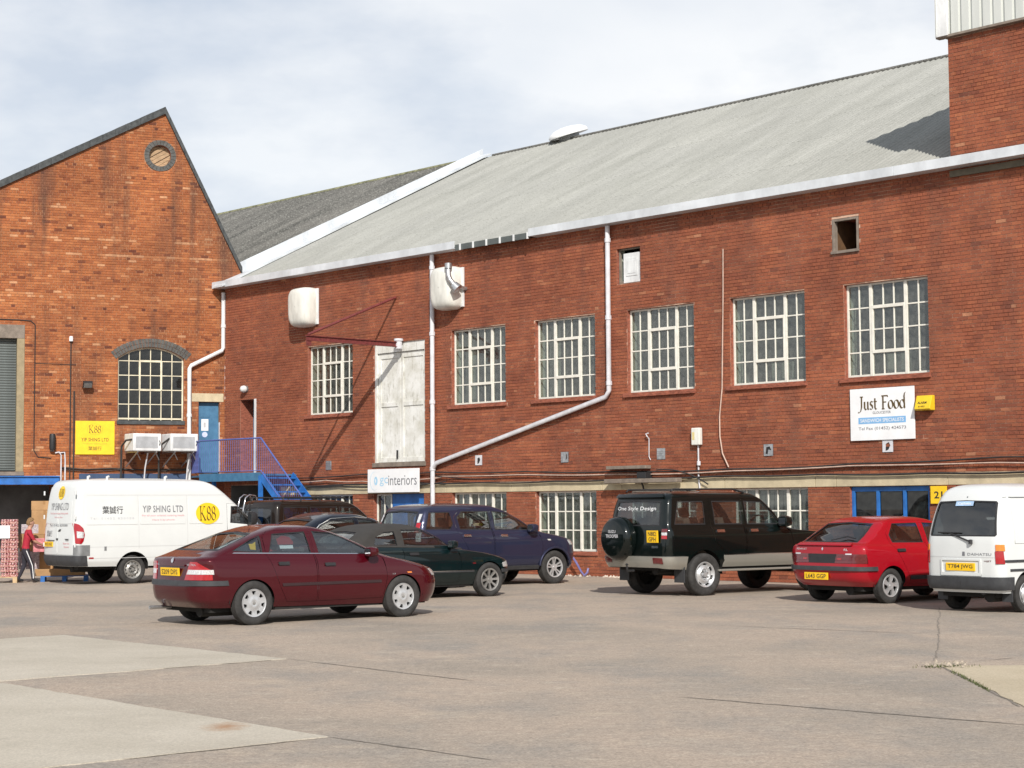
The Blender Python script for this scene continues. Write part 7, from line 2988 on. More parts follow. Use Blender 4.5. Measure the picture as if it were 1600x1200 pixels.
wpm.lathe([(.03, -.03), (.03, .03), (.001, .035)], tuple(c_), 'z', 10)
wpm.build('wiper', M['black'], car.root)
car.decal('washer_jet', (np.array(arc(0, 0, .012, .012, 0, 360, 8)[:-1]), [tuple(range(8))]), 0.0, 1.67, 'rear', M['grey_steel'], .006)
for sg in (-1, 1):
    mf = MB()
    mf.box(-.36, -.345, sg * .58 - .09, sg * .58 + .09, .16, .42)
    mf.build('mud_flap', M['trim'], car.root)
lg_ = MB()
lg_.tube([(-.55, -.3, .30), (-.35, -.3, .32), (.3, -.25, .32)], .045, 8)
lg_.box(-.5, .1, -.1, .35, .28, .44)
lg_.build('exhaust', M['trim'], car.root)
add_wheels(car, 0, XF, .595, RW, .155, .165, 'steel8', M['alloy'])
add_cabin(car, 2.05, 1.45, .5, .75, .55, dash_z=1.1, rows=1)
car.place((1607, 957), (0, -.67), radians(37.5), 1.09)

# ------------------------------------------------------------------ long white delivery van
sh = Shell([
    L(4.30, .38, -1.46, .44, .89, .3, .25, .16, .12),
    L(4.44, .55, -1.525, .60, .952, .4, .34, .18, .12),
    L(4.45, .80, -1.53, .86, .965, .42, .36, .18, .12),
    L(4.38, 1.00, -1.525, 1.06, .965, .42, .36, .17, .12),
    L(4.22, 1.14, -1.515, 1.24, .960, .40, .34, .17, .12),
    L(3.75, 1.33, -1.505, 1.42, .950, .36, .28, .17, .12),
    L(3.42, 1.55, -1.49, 1.62, .932, .3, .22, .17, .12),
    L(2.98, 1.92, -1.455, 1.98, .895, .26, .18, .16, .12),
    L(2.62, 2.22, -1.41, 2.26, .858, .25, .16, .16, .12),
    L(2.40, 2.38, -1.36, 2.42, .815, .25, .16, .16, .14),
    L(2.20, 2.475, -1.27, 2.50, .70, .22, .15, .16, .15),
    L(1.95, 2.525, -.8, 2.54, .45, .15, .12, .14, .14),
    L(1.0, 2.56, 0, 2.56, .02, .01, .01, .01, .01, 0, 0)], 0.012)
car = Car('delivery_van', 'long white high-roof delivery van with yellow ovals and lettering on its side', 'van', sh, 'white vans in the yard')
RW, XF = .345, 3.55
holes = [car.arch(0, .345, .43), car.arch(XF, .345, .43)]
wf = [(2.66, 1.44), (3.34, 1.38), (3.30, 1.50), (3.02, 1.80), (2.94, 1.86), (2.70, 1.86)]
car.doors(P_WHITE, [[(2.56, .48), (3.06, .48), (3.18, .80), (3.56, .98), (3.50, 1.30), (3.40, 1.46), (3.02, 1.86), (2.90, 1.93), (2.58, 1.93)]], [[wf]], holes, M['car_glass_dark'], .03, [(2.72, 1.12)])
ws_ = half_front(car, [(0, 1.45), (.80, 1.45), (.72, 1.80), (.66, 2.10), (0, 2.16)])
holes += [ws_]
car.body(P_WHITE, holes, step=.07)
car.glazing('windscreen', ws_, 'both', M['car_glass'], .03)
# back doors as proud panels with their gaps
for nm, poly in (('back_door', [(.014, .72), (.80, .72), (.795, 1.3), (.74, 2.34), (.014, 2.36)]),):
    lp = sh.rear(poly, .06)
    bd_ = car.skin(nm, lp, [], P_WHITE, .012, .07, 'pair', None, .016)
for (za, zb) in ((1.46, 2.0),):
    lp = sh.rear([(.07, za), (.66, za), (.63, zb), (.07, zb)], .06)
    for a, b in zip(car.skin('door_panel', lp, [], P_WHITE, .018, .07, 'pair', None, .008), bd_):
        a.parent = b
car.band('rear_bumper', car.s_at(-1.19, .5), sh.S, .46, .70, M['trim'], .03, 'both', None, .04)
car.band('corner_trim', car.s_at(-1.14, .7), car.s_rear(.80, .7), .70, .95, M['grey_steel'], .010, 'pair')
lp = car.sh.inv(resample([(-1.47, .99), (-1.36, .98), (-1.305, 1.05), (-1.275, 1.20), (-1.305, 1.34), (-1.395, 1.44), (-1.475, 1.48)], .05), [0, 2], sh.b[2], sh.b[4] + .05)
tl_ = car.skin('rear_light', lp, [], M['lens_red'], .012, .05, 'pair', None, .014)
lp = car.sh.inv(resample([(-1.44, 1.12), (-1.31, 1.12), (-1.305, 1.26), (-1.44, 1.28)], .05), [0, 2], sh.b[2], sh.b[4] + .05)
for a, b in zip(car.skin('light_lens', lp, [], M['lens_clear'], .018, .05, 'pair', None, .01), tl_):
    a.parent = b
# pressed panels and seams along the flank
for (x0, x1, z0, z1) in ((-1.22, .10, 1.43, 2.05), (.18, 1.40, 1.43, 2.05), (1.52, 2.44, 1.43, 2.04)):
    lp = sh.side([(x0, z0), (x1, z0), (x1, z1), (x0, z1)], .06)
    car.skin('side_panel', lp, [], P_WHITE, .009, .07, 'pair', None, .012)
for z_ in (2.14, .90, .63):
    car.band('seam', car.s_at(2.5, z_), car.s_at(-1.3, z_), z_ - .006, z_ + .006, M['seam'], .003, 'pair', None, .0)
for x_ in (.14, 1.46):
    lp = sh.side([(x_ - .006, .85), (x_ + .006, .85), (x_ + .006, 2.14), (x_ - .006, 2.14)], .1)
    car.skin('seam', lp, [], M['seam'], .003, None, 'pair')
car.decal('lettering', fit_text('YIP SHING LTD', 1.10, .165, .012, 1.08), .80, 1.80, 'side', M['ink_soft'], .014)
car.decal('lettering', fit_text('For all your oriental catering needs', 1.14, .055), .80, 1.635, 'side', M['ink_red'], .014)
car.decal('lettering', fit_text('Have it by phone', .60, .05), .80, 1.53, 'side', M['ink_red'], .014)
car.decal('lettering', fit_text('葉誠行', .54, .185, .008), -.54, 1.78, 'side', M['ink'], .014)
car.decal('lettering', fit_text('T e l :  0 1 4 5 2   8 3 0 0 8 8', 1.14, .05), -.56, 1.58, 'side', M['ink_pale'], .014)
el = np.array(arc(0, 0, .335, .265, 0, 360, 40)[:-1])
ov_ = car.decal('oval_sign', (el, [tuple(range(40))]), 2.03, 1.68, 'side', M['yellow'], .016)
car.decal('lettering', nib_word('K88', .45, .36, .14), 2.03, 1.68, 'side', M['ink_brown'], .019, parent=ov_)
el2 = np.array(arc(0, 0, .17, .16, 0, 360, 30)[:-1])
ov_ = car.decal('oval_sign', (el2, [tuple(range(30))]), -.02, 2.20, 'rear', M['yellow'], .022)
car.decal('lettering', nib_word('K88', .24, .20, .13), -.02, 2.20, 'rear', M['ink_brown'], .026, parent=ov_)
car.decal('lettering', fit_text('YIP SHING LTD', .98, .17), 0, 1.87, 'rear', M['ink_soft'], .024)
car.decal('lettering', fit_text('For all your oriental catering needs', .98, .06), 0, 1.70, 'rear', M['ink_red'], .024)
car.decal('lettering', fit_text('Have it by phone', .44, .05), 0, 1.61, 'rear', M['ink_red'], .024)
car.decal('lettering', fit_text('Tel: 01452 830088', 1.0, .055), 0, 1.42, 'rear', M['ink_soft'], .018)
car.decal('lettering', fit_text('葉誠行', .34, .15), .48, 1.22, 'rear', M['ink_soft'], .018)
car.decal('lettering', fit_text('Eastern Ave', .30, .045), -.48, .99, 'rear', M['ink_red'], .018)
car.decal('lettering', fit_text('Gloucester', .26, .045), -.50, .91, 'rear', M['ink_red'], .018)
car.decal('door_latch', (np.array([(-.09, -.03), (.05, -.03), (.09, .03), (-.02, .02)]), [(0, 1, 2, 3)]), -.10, 1.30, 'rear', M['black'], .02)
lk = MB()
lk.box(-1.555, -1.535, -.04, .04, 1.07, 1.11)
lk.box(-1.555, -1.535, -.62, -.46, 1.08, 1.10)
lk.box(-1.555, -1.535, .16, .60, 1.05, 1.065)
lk.build('door_lock', M['black'], car.root)
car.decal('filler_cap', (np.array([(-.03, -.05), (.03, -.05), (.03, .05), (-.03, .05)]), [(0, 1, 2, 3)]), -.74, .86, 'side', M['grey_steel'], .006)
car.decal('side_marker', (np.array([(-.06, -.018), (.06, -.018), (.06, .018), (-.06, .018)]), [(0, 1, 2, 3)]), -1.10, .50 + .14, 'side', M['lens_red'], .008)
car.plate('WU53 KHE', .46, .965, 0, .46, .12, None, .035)
hg = MB()
for sg in (-1, 1):
    for z_ in (.95, 1.62, 2.2):
        hg.tube([(-1.485, sg * .875, z_ - .05), (-1.485, sg * .875, z_ + .05)], .02, 6)
hg.build('door_hinge', M['white_metal'], car.root)
rb_ = MB()
for x_ in (-1.05, -.55, 1.0):
    rb_.tube([(x_, -.62, 2.50), (x_, -.62, 2.58), (x_ + .05, -.6, 2.59)], .03, 8)
rb_.build('roof_lug', M['white_metal'], car.root, smooth=40)
mirror_pair(car, 3.22, .99, 1.55, M['black'], .12, .12, .17)
add_wheels(car, 0, XF, .82, RW, .215, .215, 'steel', M['alloy_dark'])
add_cabin(car, 3.0, 2.5, .6, 1.0, .8, rows=1, dash_z=1.42)
bk2 = MB()
bk2.box(2.0, 2.03, -.82, .82, .5, 2.3)
bk2.build('bulkhead', M['room'], car.root)
car.place((208, 912), (0, -.945), radians(38.5), .955)

# ------------------------------------------------------------------ dark saloon between the soft top and the wall
sh = Shell([
    L(3.38, .22, -.80, .27, .775, .35, .30, .30, .25),
    L(3.48, .34, -.94, .38, .832, .50, .42, .40, .32),
    L(3.52, .50, -.97, .55, .853, .55, .45, .42, .34),
    L(3.48, .63, -.95, .70, .853, .55, .45, .40, .28),
    L(3.38, .72, -.93, .84, .843, .52, .42, .34, .22),
    L(3.0, .84, -.88, .945, .815, .42, .34, .28, .16),
    L(2.44, .94, -.42, 1.00, .762, .26, .20, .24, .18, .07),
    L(1.95, 1.15, -.06, 1.17, .69, .20, .15, .20, .18, .07),
    L(1.50, 1.335, .34, 1.345, .60, .20, .14, .20, .15, .07),
    L(1.27, 1.40, .50, 1.40, .50, .20, .14, .20, .14, .05),
    L(1.08, 1.428, .62, 1.43, .32, .15, .1, .15, .1, .03),
    L(.88, 1.44, .74, 1.44, .02, .01, .01, .01, .01, 0, 0)], 0.05)
car = Car('saloon_car', 'dark navy saloon with bright window trim, mostly hidden behind the maroon hatchback', 'car', sh, 'cars parked in the yard')
RW, XF = .315, 2.65
holes = [car.arch(0, .30, .345), car.arch(XF, .30, .345)]
wf = [(1.14, .985), (2.06, .965), (1.96, 1.05), (1.56, 1.24), (1.40, 1.30), (1.12, 1.325)]
wr_ = [(.08, 1.03), (1.05, .995), (1.04, 1.325), (.56, 1.30), (.30, 1.20)]
car.doors(P_NAVY, [[(1.10, .30), (2.16, .31), (2.24, .62), (2.20, .90), (2.10, .975), (1.60, 1.265), (1.42, 1.335), (1.085, 1.362), (1.09, 1.0)],
                   [(.44, .52), (.56, .31), (1.08, .30), (1.07, 1.0), (1.065, 1.362), (.52, 1.34), (.22, 1.21), (.0, 1.03)]],
          [[wf], [wr_]], holes, M['car_glass'], .016, [(1.30, .85), (.42, .87)])
bl_ = half_rear(car, [(0, 1.04), (.58, 1.04), (.52, 1.20), (.45, 1.31), (0, 1.33)])
ws_ = half_front(car, [(0, .985), (.60, .985), (.53, 1.17), (.46, 1.31), (0, 1.33)])
holes += [bl_, ws_]
car.body(P_NAVY, holes)
car.glazing('rear_window', bl_, 'both', M['car_glass'], .03)
car.glazing('windscreen', ws_, 'both', M['car_glass'], .03)
lpw = sh.side([(.02, 1.03), (.26, 1.21), (.54, 1.322), (1.08, 1.345), (1.42, 1.32), (1.60, 1.25)], .02)
tp = sh.P(lpw[:, 0], lpw[:, 1]) + sh.normal(lpw[:, 0], lpw[:, 1]) * .006
nq = int(len(tp) * 0.62)
for sg in (-1, 1):
    tr_ = MB()
    pts = [(p[0], p[1] * sg, p[2]) for p in tp]
    # keep the upper run only
    k = max(range(len(pts)), key=lambda i: pts[i][0])
    tr_.tube(pts[:k + 1], .011, 6)
    tr_.build('window_trim', M['chrome'], car.root, smooth=50)
car.band('rear_light', car.s_at(-.72, .75), car.s_rear(.42, .75), .66, .80, M['lens_red'], .006, 'pair')
mirror_pair(car, 1.95, .79, 1.0, P_NAVY)
add_wheels(car, 0, XF, .755, RW, .195, .192, 'spoke8', M['alloy'])
add_cabin(car, 1.92, 1.0, .28, .55, .66, dash_z=.96)
g_ = ground_at(448, 925)
car.root.location = (g_[0], g_[1], 0)
car.root.rotation_euler = (0, 0, radians(40))
car.root.scale = (1.13,) * 3

# ------------------------------------------------------------------ dark people carrier with a ladder, furthest of the row
sh = Shell([
    L(3.30, .40, -.78, .45, .77, .18, .15, .14, .10),
    L(3.38, .55, -.84, .60, .835, .24, .20, .16, .12),
    L(3.40, .80, -.85, .86, .845, .26, .20, .16, .12),
    L(3.36, .97, -.845, 1.02, .845, .26, .18, .15, .10),
    L(3.22, 1.055, -.84, 1.12, .838, .25, .18, .14, .09),
    L(2.70, 1.14, -.835, 1.18, .82, .2, .15, .14, .08, .05),
    L(2.50, 1.20, -.83, 1.23, .80, .18, .12, .14, .08, .05),
    L(2.10, 1.52, -.80, 1.53, .76, .16, .10, .14, .10, .05),
    L(1.80, 1.72, -.76, 1.73, .72, .16, .10, .14, .12, .05),
    L(1.58, 1.80, -.70, 1.81, .645, .15, .10, .12, .12, .04),
    L(1.32, 1.84, -.58, 1.845, .46, .13, .1, .1, .1, .03),
    L(.6, 1.865, .2, 1.865, .02, .01, .01, .01, .01, 0, 0)], 0.03)
car = Car('people_carrier', 'dark brown boxy people carrier with a chrome ladder on its back', 'car', sh, 'cars parked in the yard')
RW, XF = .355, 2.75
holes = [car.arch(0, .36, .41), car.arch(XF, .36, .41)]
wf = [(1.20, 1.26), (2.16, 1.25), (2.12, 1.32), (1.80, 1.60), (1.70, 1.665), (1.20, 1.68)]
wr_ = [(.28, 1.265), (1.12, 1.26), (1.12, 1.68), (.28, 1.68)]
qt = [(-.58, 1.265), (.20, 1.265), (.20, 1.68), (-.52, 1.675)]
car.doors(P_BROWN, [[(1.14, .55), (2.28, .55), (2.34, .9), (2.26, 1.2), (1.84, 1.62), (1.70, 1.71), (1.15, 1.72)],
                    [(.46, .78), (.56, .55), (1.12, .55), (1.13, 1.72), (.23, 1.72), (.22, 1.2)]],
          [[wf], [wr_]], holes, M['car_glass_dark'], 0.02, [(1.32, 1.12), (.42, 1.12)], {'handle': M['chrome']})
q_ = sh.side(qt, .04)
bl_ = half_rear(car, [(0, 1.24), (.60, 1.24), (.58, 1.45), (.55, 1.66), (0, 1.68)])
ws_ = half_front(car, [(0, 1.24), (.66, 1.24), (.62, 1.44), (.58, 1.66), (0, 1.69)])
holes += [q_, bl_, ws_]
car.body(P_BROWN, holes)
car.glazing('quarter_glass', q_, 'pair', M['car_glass_dark'], .02)
car.glazing('rear_window', bl_, 'both', M['car_glass_dark'], .03)
car.glazing('windscreen', ws_, 'both', M['car_glass'], .03)
ld = MB()
for y_ in (.40, .62):
    ld.tube([(-.86, y_, .75), (-.90, y_, 1.05), (-.87, y_, 1.60), (-.80, y_, 1.90), (-.68, y_, 1.98), (-.50, y_, 1.95), (-.45, y_, 1.86)], .020, 8)
for z_ in (.9, 1.15, 1.40, 1.65):
    ld.tube([(-.895 + .03 * (z_ > 1.5), .40, z_), (-.895 + .03 * (z_ > 1.5), .62, z_)], .016, 6)
ld.build('ladder', M['chrome'], car.root, smooth=50)
sp_ = MB()
sp_.lathe([(.0001, -.20), (.26, -.20), (.33, -.18), (.355, -.12), (.355, 0)], (-.88, -.02, 1.12), 'x', 36)
sp_.build('spare_wheel_cover', M['black'], car.root, smooth=35)
sp_ = MB()
sp_.lathe([(.30, -.19), (.335, -.195), (.365, -.13), (.362, -.08)], (-.885, -.02, 1.12), 'x', 36)
sp_.build('spare_wheel_ring', M['chrome'], car.root, smooth=35)
for sg in (-1, 1):
    rr_ = MB()
    rr_.tube([(-.45, sg * .60, 1.84), (-.42, sg * .60, 1.91), (1.45, sg * .62, 1.90), (1.55, sg * .60, 1.82)], .022, 8)
    for x_ in (.1, .7, 1.2):
        rr_.tube([(x_, sg * .61, 1.82), (x_, sg * .61, 1.91)], .018, 6)
    rr_.build('roof_rail', M['black'], car.root, smooth=40)
tail_column(car, .68, .78, .95, 1.18, M['lens_red'], 'rear_light', .014)
mirror_pair(car, 2.1, .82, 1.28, M['black'], .11, .11, .10)
add_wheels(car, 0, XF, .745, RW, .225, .205, 'holes7', M['alloy'])
add_cabin(car, 2.1, 1.1, .5, .85, .66, dash_z=1.24)
g_ = ground_at(440, 900)
car.root.location = (g_[0], g_[1], 0)
car.root.rotation_euler = (0, 0, radians(46))
car.root.scale = (1.04,) * 3

# ================================================================== LOADING BAY GOODS
def tray_material():
    m = bpy.data.materials.new('printed_tray')
    nt, N, L_, b = nodes_of(m)
    t = N.new('ShaderNodeTexCoord')
    mp_ = N.new('ShaderNodeMapping')
    mp_.inputs['Scale'].default_value = (1, 1, 1)
    L_.new(t.outputs['Object'], mp_.inputs['Vector'])
    f = noise(N, L_, mp_.outputs['Vector'], 34, 2, .4, st=(1.0, 1.0, .9))
    base = ramp(N, L_, f, [(0.44, (0.52, 0.30, 0.28)), (0.50, (0.24, 0.03, 0.045)), (0.58, (0.18, 0.03, 0.05)), (0.64, (0.60, 0.52, 0.50))])
    L_.new(base, b.inputs['Base Color'])
    b.inputs['Roughness'].default_value = 0.35
    return m


M['tray'] = tray_material()
BX = ground_at(14, 911)
HB = radians(12)
cB, sB = cos(HB), sin(HB)


def bay(x, y, z=0.0):
    return (BX[0] + cB * x - sB * y, BX[1] + sB * x + cB * y, z)


def pallet(label, loc, rz, m, w=1.0, d=1.2, grp=None):
    t = thing('pallet', label, 'pallet', loc, rz, grp)
    for k in range(6):
        b_ = MB()
        y_ = -d / 2 + k * (d - .1) / 5
        b_.box(-w / 2, w / 2, y_, y_ + .1, .12, .14)
        b_.build('board', m, t)
    for x_ in (-w / 2 + .05, 0, w / 2 - .05):
        b_ = MB()
        b_.box(x_ - .05, x_ + .05, -d / 2, -d / 2 + .12, .02, .12)
        b_.box(x_ - .05, x_ + .05, -.06, .06, .02, .12)
        b_.box(x_ - .05, x_ + .05, d / 2 - .12, d / 2, .02, .12)
        b_.box(x_ - .05, x_ + .05, -d / 2 + .001, d / 2 - .001, .0, .02)
        b_.build('bearer', m, t)
    return t


pallet('pale wooden pallet under the tall stack of red printed trays', bay(-.42, .55), HB, M['pallet_wood'], 1.2, 1.0)
order = ['lowest', 'second', 'third', 'fourth', 'fifth', 'sixth', 'seventh', 'eighth', 'ninth', 'tenth', 'eleventh', 'topmost']
proto = {}
NL = 12
LH = 0.1135
for k in range(NL):
    for col in range(1):
        lab = ('%s red and white printed drinks tray of the stack on the pale pallet' if k in (0, NL - 1) else '%s red and white printed drinks tray from the bottom of the pallet stack') % order[k]
        t = thing('drinks_tray', lab, 'tray', bay(-.01 - .40 * col + RNG.randn() * .006, .26 + RNG.randn() * .006, .14 + k * LH), HB + RNG.randn() * .012, 'red printed trays stacked on the pallet')
        if not proto:
            a_ = MB()
            a_.box(-.195, .195, -.13, .13, 0, .045)
            c_ = MB()
            for i in range(6):
                for j in range(4):
                    c_.lathe([(.0001, .044), (.0315, .044), (.0315, .098), (.026, .108), (.0001, .108)], (-.163 + i * .065, -.0975 + j * .065, 0), 'z', 10)
            proto['carton'] = a_.build('carton', M['card'], t)
            proto['cans'] = c_.build('cans', M['tray'], t, smooth=40)
            tag(proto['cans'], kind='stuff')
            q = MB()
            q.box(-.197, .197, -.132, .132, .005, .040)
            proto['print'] = q.build('printed_band', M['tray'], t)
        else:
            for kk in ('carton', 'cans', 'print'):
                o = proto[kk].copy()
                COL.objects.link(o)
                o.parent = t
t = thing('paper_notice', 'white paper notice fixed on the upper trays at the left edge', 'notice', bay(-.13, .115, 1.20), HB)
b_ = MB()
b_.box(-.17, .13, -.005, 0, -.15, .15)
b_.build('sheet', M['sign_white'], t)


def carton(label, x, y, z, w, d, h, m=None, rz=0.0, grp='brown cartons stacked behind the man', tape=True):
    t = thing('carton', label, 'box', bay(x, y, z), HB + rz, grp)
    b_ = MB()
    b_.box(-w / 2, w / 2, -d / 2, d / 2, 0, h)
    b_.build('case', m or M['card'], t, bevel=.006)
    if tape:
        b_ = MB()
        b_.box(-w / 2 - .002, w / 2 + .002, -.03, .03, h * .62, h + .002)
        b_.box(-.03, .03, -d / 2 - .002, d / 2 + .002, h * .62, h + .0025)
        b_.build('tape', M['tape'], t)
    return t


pallet('bright blue pallet half under the van tail', bay(1.25, .85), HB, M['blue'], 1.1, 1.0)
carton('flat brown carton tray lying on the blue pallet', 1.15, .75, .14, 1.15, .75, .16, None, .0, 'brown cartons stacked behind the man', False)
z = .30
for lab, h, w in (('lowest brown carton of the tall stack behind the man', .40, .62), ('second brown carton of the tall stack behind the man', .42, .60),
                  ('third brown carton, just under the topmost of the tall stack', .58, .62), ('topmost brown carton of the tall stack, taped along its edge', .22, .60)):
    carton(lab, .76 + RNG.randn() * .01, .95, z, w, .5, h, None, RNG.randn() * .04)
    z += h + .003
M['pink'] = mat('pink_film', (0.56, 0.20, 0.22), 0.35, var=0.3, scale=9)
M['white_print'] = mat('white_printed_card', (0.55, 0.50, 0.50), 0.5, var=0.4, scale=26, col2=(0.25, 0.2, 0.24))
carton('pale printed carton beside the brown stack at the height of the man\'s head', .45, .90, 1.15, .46, .4, .22, M['white_print'], .03, 'printed cartons behind the man', False)
carton('pale printed carton below another one behind the man', .42, .90, .30, .48, .42, .42, M['white_print'], -.02, 'printed cartons behind the man', False)
carton('plain brown carton between the two pale printed cartons', .42, .92, .725, .47, .42, .42, M['card'], .02)
carton('pink wrapped carton held out by the man towards the van', .68, .20, .72, .30, .30, .32, M['pink'], .1, 'printed cartons behind the man', False)

# ================================================================== PERSON loading the van
def skinned(name, verts, edges, radii, parent, m, sub=2):
    me = bpy.data.meshes.new(name)
    me.from_pydata(verts, edges, [])
    o = bpy.data.objects.new(name, me)
    COL.objects.link(o)
    sk = o.modifiers.new('skin', 'SKIN')
    sk.use_smooth_shade = True
    sb = o.modifiers.new('sub', 'SUBSURF')
    sb.levels = sub
    sb.render_levels = sub
    if not me.skin_vertices:
        bpy.context.view_layer.objects.active = o
    sv = me.skin_vertices[0].data if me.skin_vertices else None
    if sv is None:
        me.attributes  # noqa
    for i, r in enumerate(radii):
        rx, ry = r if isinstance(r, tuple) else (r, r)
        sv[i].radius = (rx, ry)
        sv[i].use_root = (i == 0)
    bpy.context.view_layer.update()
    dg = bpy.context.evaluated_depsgraph_get()
    new = bpy.data.meshes.new_from_object(o.evaluated_get(dg))
    bpy.data.objects.remove(o)
    new.name = name
    new.materials.clear()
    for k in (m if isinstance(m, list) else [m]):
        new.materials.append(k)
    new.polygons.foreach_set('use_smooth', [True] * len(new.polygons))
    ob = bpy.data.objects.new(name, new)
    COL.objects.link(ob)
    ob.parent = parent
    return ob


M['skin'] = mat('skin', (0.42, 0.23, 0.16), 0.55, var=0.1)
M['shirt'] = mat('red_shirt', (0.33, 0.012, 0.03), 0.85, var=0.2, scale=8)
M['trousers'] = mat('dark_track_trousers', (0.022, 0.02, 0.03), 0.85, var=0.25, scale=8)
M['hair'] = mat('light_brown_hair', (0.20, 0.115, 0.05), 0.8, var=0.3, scale=30)
man = thing('person', 'man in red T-shirt and dark striped track trousers handling cartons by the van', 'person', bay(.36, .02), radians(25))
# x forward (towards the van), y left, z up
V, E, R_ = [], [], []


def jt(p, r, par=None):
    V.append(p)
    R_.append(r)
    if par is not None:
        E.append((par, len(V) - 1))
    return len(V) - 1


pel = jt((0, 0, .90), (.155, .115))
wai = jt((.02, 0, 1.05), (.140, .105), pel)
che = jt((.06, 0, 1.25), (.165, .115), wai)
sho = jt((.085, 0, 1.40), (.125, .085), che)
nek = jt((.11, 0, 1.48), .056, sho)
hd0 = jt((.14, 0, 1.56), (.072, .082), nek)
hd1 = jt((.16, 0, 1.645), (.080, .092), hd0)
hd2 = jt((.155, 0, 1.715), (.060, .068), hd1)
for sg in (-1, 1):
    hip = jt((.0, sg * .095, .84), .098, pel)
    if sg < 0:
        kn = jt((.16, sg * .11, .47), .066, hip)
        an_ = jt((.20, sg * .12, .09), .046, kn)
        toe = jt((.36, sg * .13, .045), .040, an_)
    else:
        kn = jt((.0, sg * .11, .47), .066, hip)
        an_ = jt((-.16, sg * .12, .10), .046, kn)
        toe = jt((-.01, sg * .13, .045), .040, an_)
    sd = jt((.085, sg * .185, 1.37), .062, sho)
    el_ = jt((.22, sg * .25, 1.13), .046, sd)
    wr2 = jt((.44, sg * .17, 1.03), .032, el_)
    pm_ = jt((.52, sg * .15, 1.03), (.026, .038), wr2)
body = skinned('body', V, E, R_, man, [M['trousers'], M['shirt'], M['skin'], M['ink']], 2)
ix = []
for p in body.data.polygons:
    c = p.center
    out_arm = abs(c.y) > .175 or c.x > .27
    if c.z < .10:
        ix.append(3)
    elif c.z < .93:
        ix.append(0)
    elif c.z > 1.455 and abs(c.y) < .12:
        ix.append(2)
    elif c.z < 1.16 and (abs(c.y) > .19 or c.x > .26):
        ix.append(2)
    else:
        ix.append(1)
body.data.polygons.foreach_set('material_index', ix)
for sg in (-1, 1):
    for k in range(4):
        b0 = Vector((.53, sg * (.115 + k * .022), 1.04))
        d_ = (.0, .012, .008, -.008)[k]
        skinned('finger', [b0 - Vector((.03, 0, 0)), b0 + Vector((.03, 0, 0)), b0 + Vector((.055 + d_, -sg * .004, -.022)), b0 + Vector((.06 + d_, -sg * .006, -.05))],
                [(0, 1), (1, 2), (2, 3)], [.010, .0095, .009, .008], man, M['skin'], 1)
    t0_ = Vector((.47, sg * .125, 1.03))
    skinned('thumb', [t0_, t0_ + Vector((.03, -sg * .03, .015)), t0_ + Vector((.06, -sg * .038, .005))], [(0, 1), (1, 2)], [.012, .011, .009], man, M['skin'], 1)
hb_ = MB()
n = 20
rings = []
for (z_, k) in ((1.60, .93), (1.64, 1.06), (1.69, 1.08), (1.74, .93), (1.775, .62), (1.79, .05)):
    rings.append([(.142 + .098 * k * cos(2 * pi * i / n) - (.018 if z_ < 1.7 else 0), .086 * k * sin(2 * pi * i / n), z_ + (.03 * cos(2 * pi * i / n) if z_ < 1.7 else 0)) for i in range(n)])
for r in rings:
    hb_.v += r
for a in range(len(rings) - 1):
    for i in range(n):
        if a < 2 and (i < 4 or i > n - 5):
            continue
        hb_.f.append([a * n + i, a * n + (i + 1) % n, (a + 1) * n + (i + 1) % n, (a + 1) * n + i])
        hb_.m.append(0)
hb_.build('hair', M['hair'], man, smooth=60)
fc = MB()
for sg in (-1, 1):
    fc.lathe([(.0001, .0), (.010, .004), (.0001, .008)], (.238, sg * .032, 1.645), 'x', 8)
fc.build('eyes', M['ink'], man)
fc = MB()
fc.add([(.235, .0, 1.655), (.262, 0, 1.61), (.238, .016, 1.605), (.238, -.016, 1.605)], [(0, 2, 1), (0, 1, 3), (1, 2, 3)])
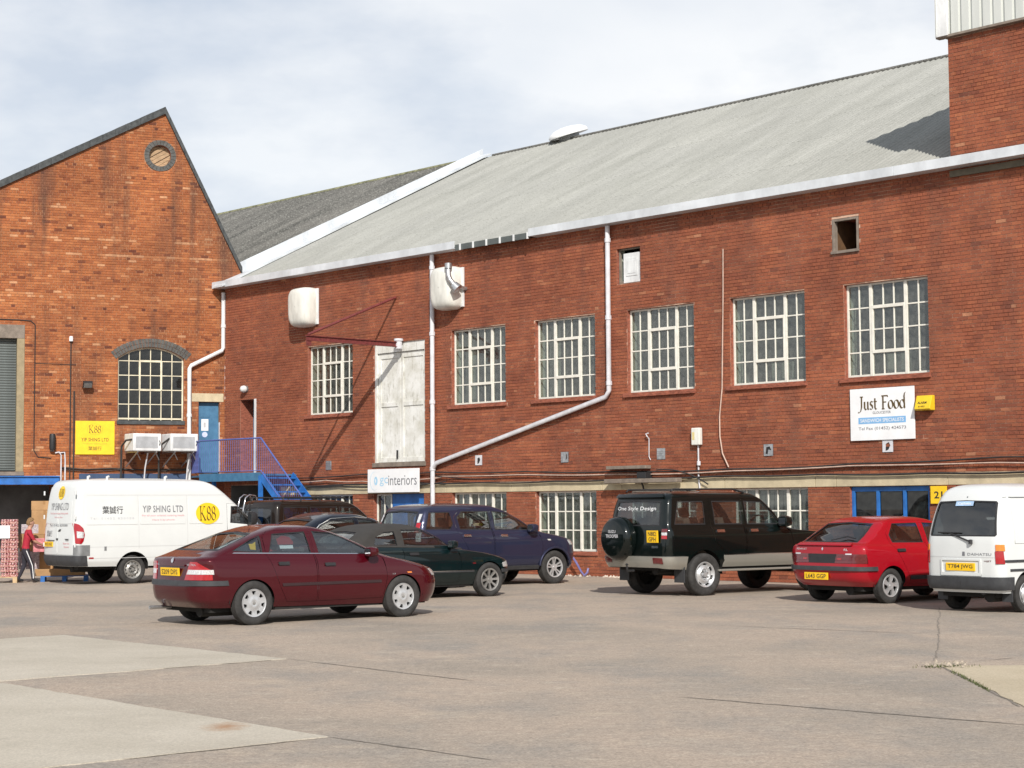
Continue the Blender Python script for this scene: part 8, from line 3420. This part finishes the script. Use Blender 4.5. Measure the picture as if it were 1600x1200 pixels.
fc.build('nose', M['skin'], man)
fc = MB()
fc.tube([(.228, -.026, 1.572), (.236, 0, 1.57), (.228, .026, 1.572)], .006, 6)
fc.build('mouth', mat('lips', (.30, .12, .10), .6), man)
fc = MB()
for sg in (-1, 1):
    fc.lathe([(.0001, -.012), (.028, -.006), (.030, .006), (.0001, .012)], (.135, sg * .084, 1.635), 'y', 10, sx=1)
fc.build('ears', M['skin'], man, smooth=60)
st_ = MB()
for sg in (-1, 1):
    pts = ([(.0, sg * .196, .88), (.09, sg * .198, .66), (.165, sg * .182, .47), (.19, sg * .175, .25), (.20, sg * .172, .12)] if sg < 0 else
           [(.0, sg * .196, .88), (.0, sg * .198, .66), (.0, sg * .182, .47), (-.08, sg * .178, .28), (-.15, sg * .172, .13)])
    st_.tube(pts, .012, 5)
st_.build('trouser_stripe', M['sign_white'], man, smooth=50)
man.scale = (.86,) * 3

# rubble along the foot of the long wall and a stray hose
rb2 = MB()
for k in range(70):
    p = on_main(-0.6 + 3.4 * RNG.rand(), 0, 0.05 + 0.28 * RNG.rand() ** 2)
    r = 0.02 + 0.05 * RNG.rand() ** 2
    a = RNG.rand() * 6
    rb2.add([(p.x + r * cos(a + i * 1.57) * (0.7 + 0.6 * RNG.rand()), p.y + r * sin(a + i * 1.57) * (0.7 + 0.6 * RNG.rand()), 0.0) for i in range(4)] + [(p.x, p.y, r)],
            [(0, 1, 4), (1, 2, 4), (2, 3, 4), (3, 0, 4)])
tag(rb2.build('rubble', mat('pale_rubble', (0.50, 0.43, 0.36), 0.95, var=0.3, scale=8)), kind='stuff')
hs = thing('garden_hose', 'short violet hose lying against the wall foot by the blue car', 'hose', on_main(0.18, 0, 0.15), RZ_M)
hm2 = MB()
hm2.tube([(-.35, -.1, .55), (-.15, -.1, .35), (.05, -.12, .12), (.18, -.15, .03), (.24, -.1, .10), (.22, -.05, .2)], .028, 7)
hm2.build('tube', mat('violet_hose', (0.14, 0.13, 0.30), 0.5), hs, smooth=50)
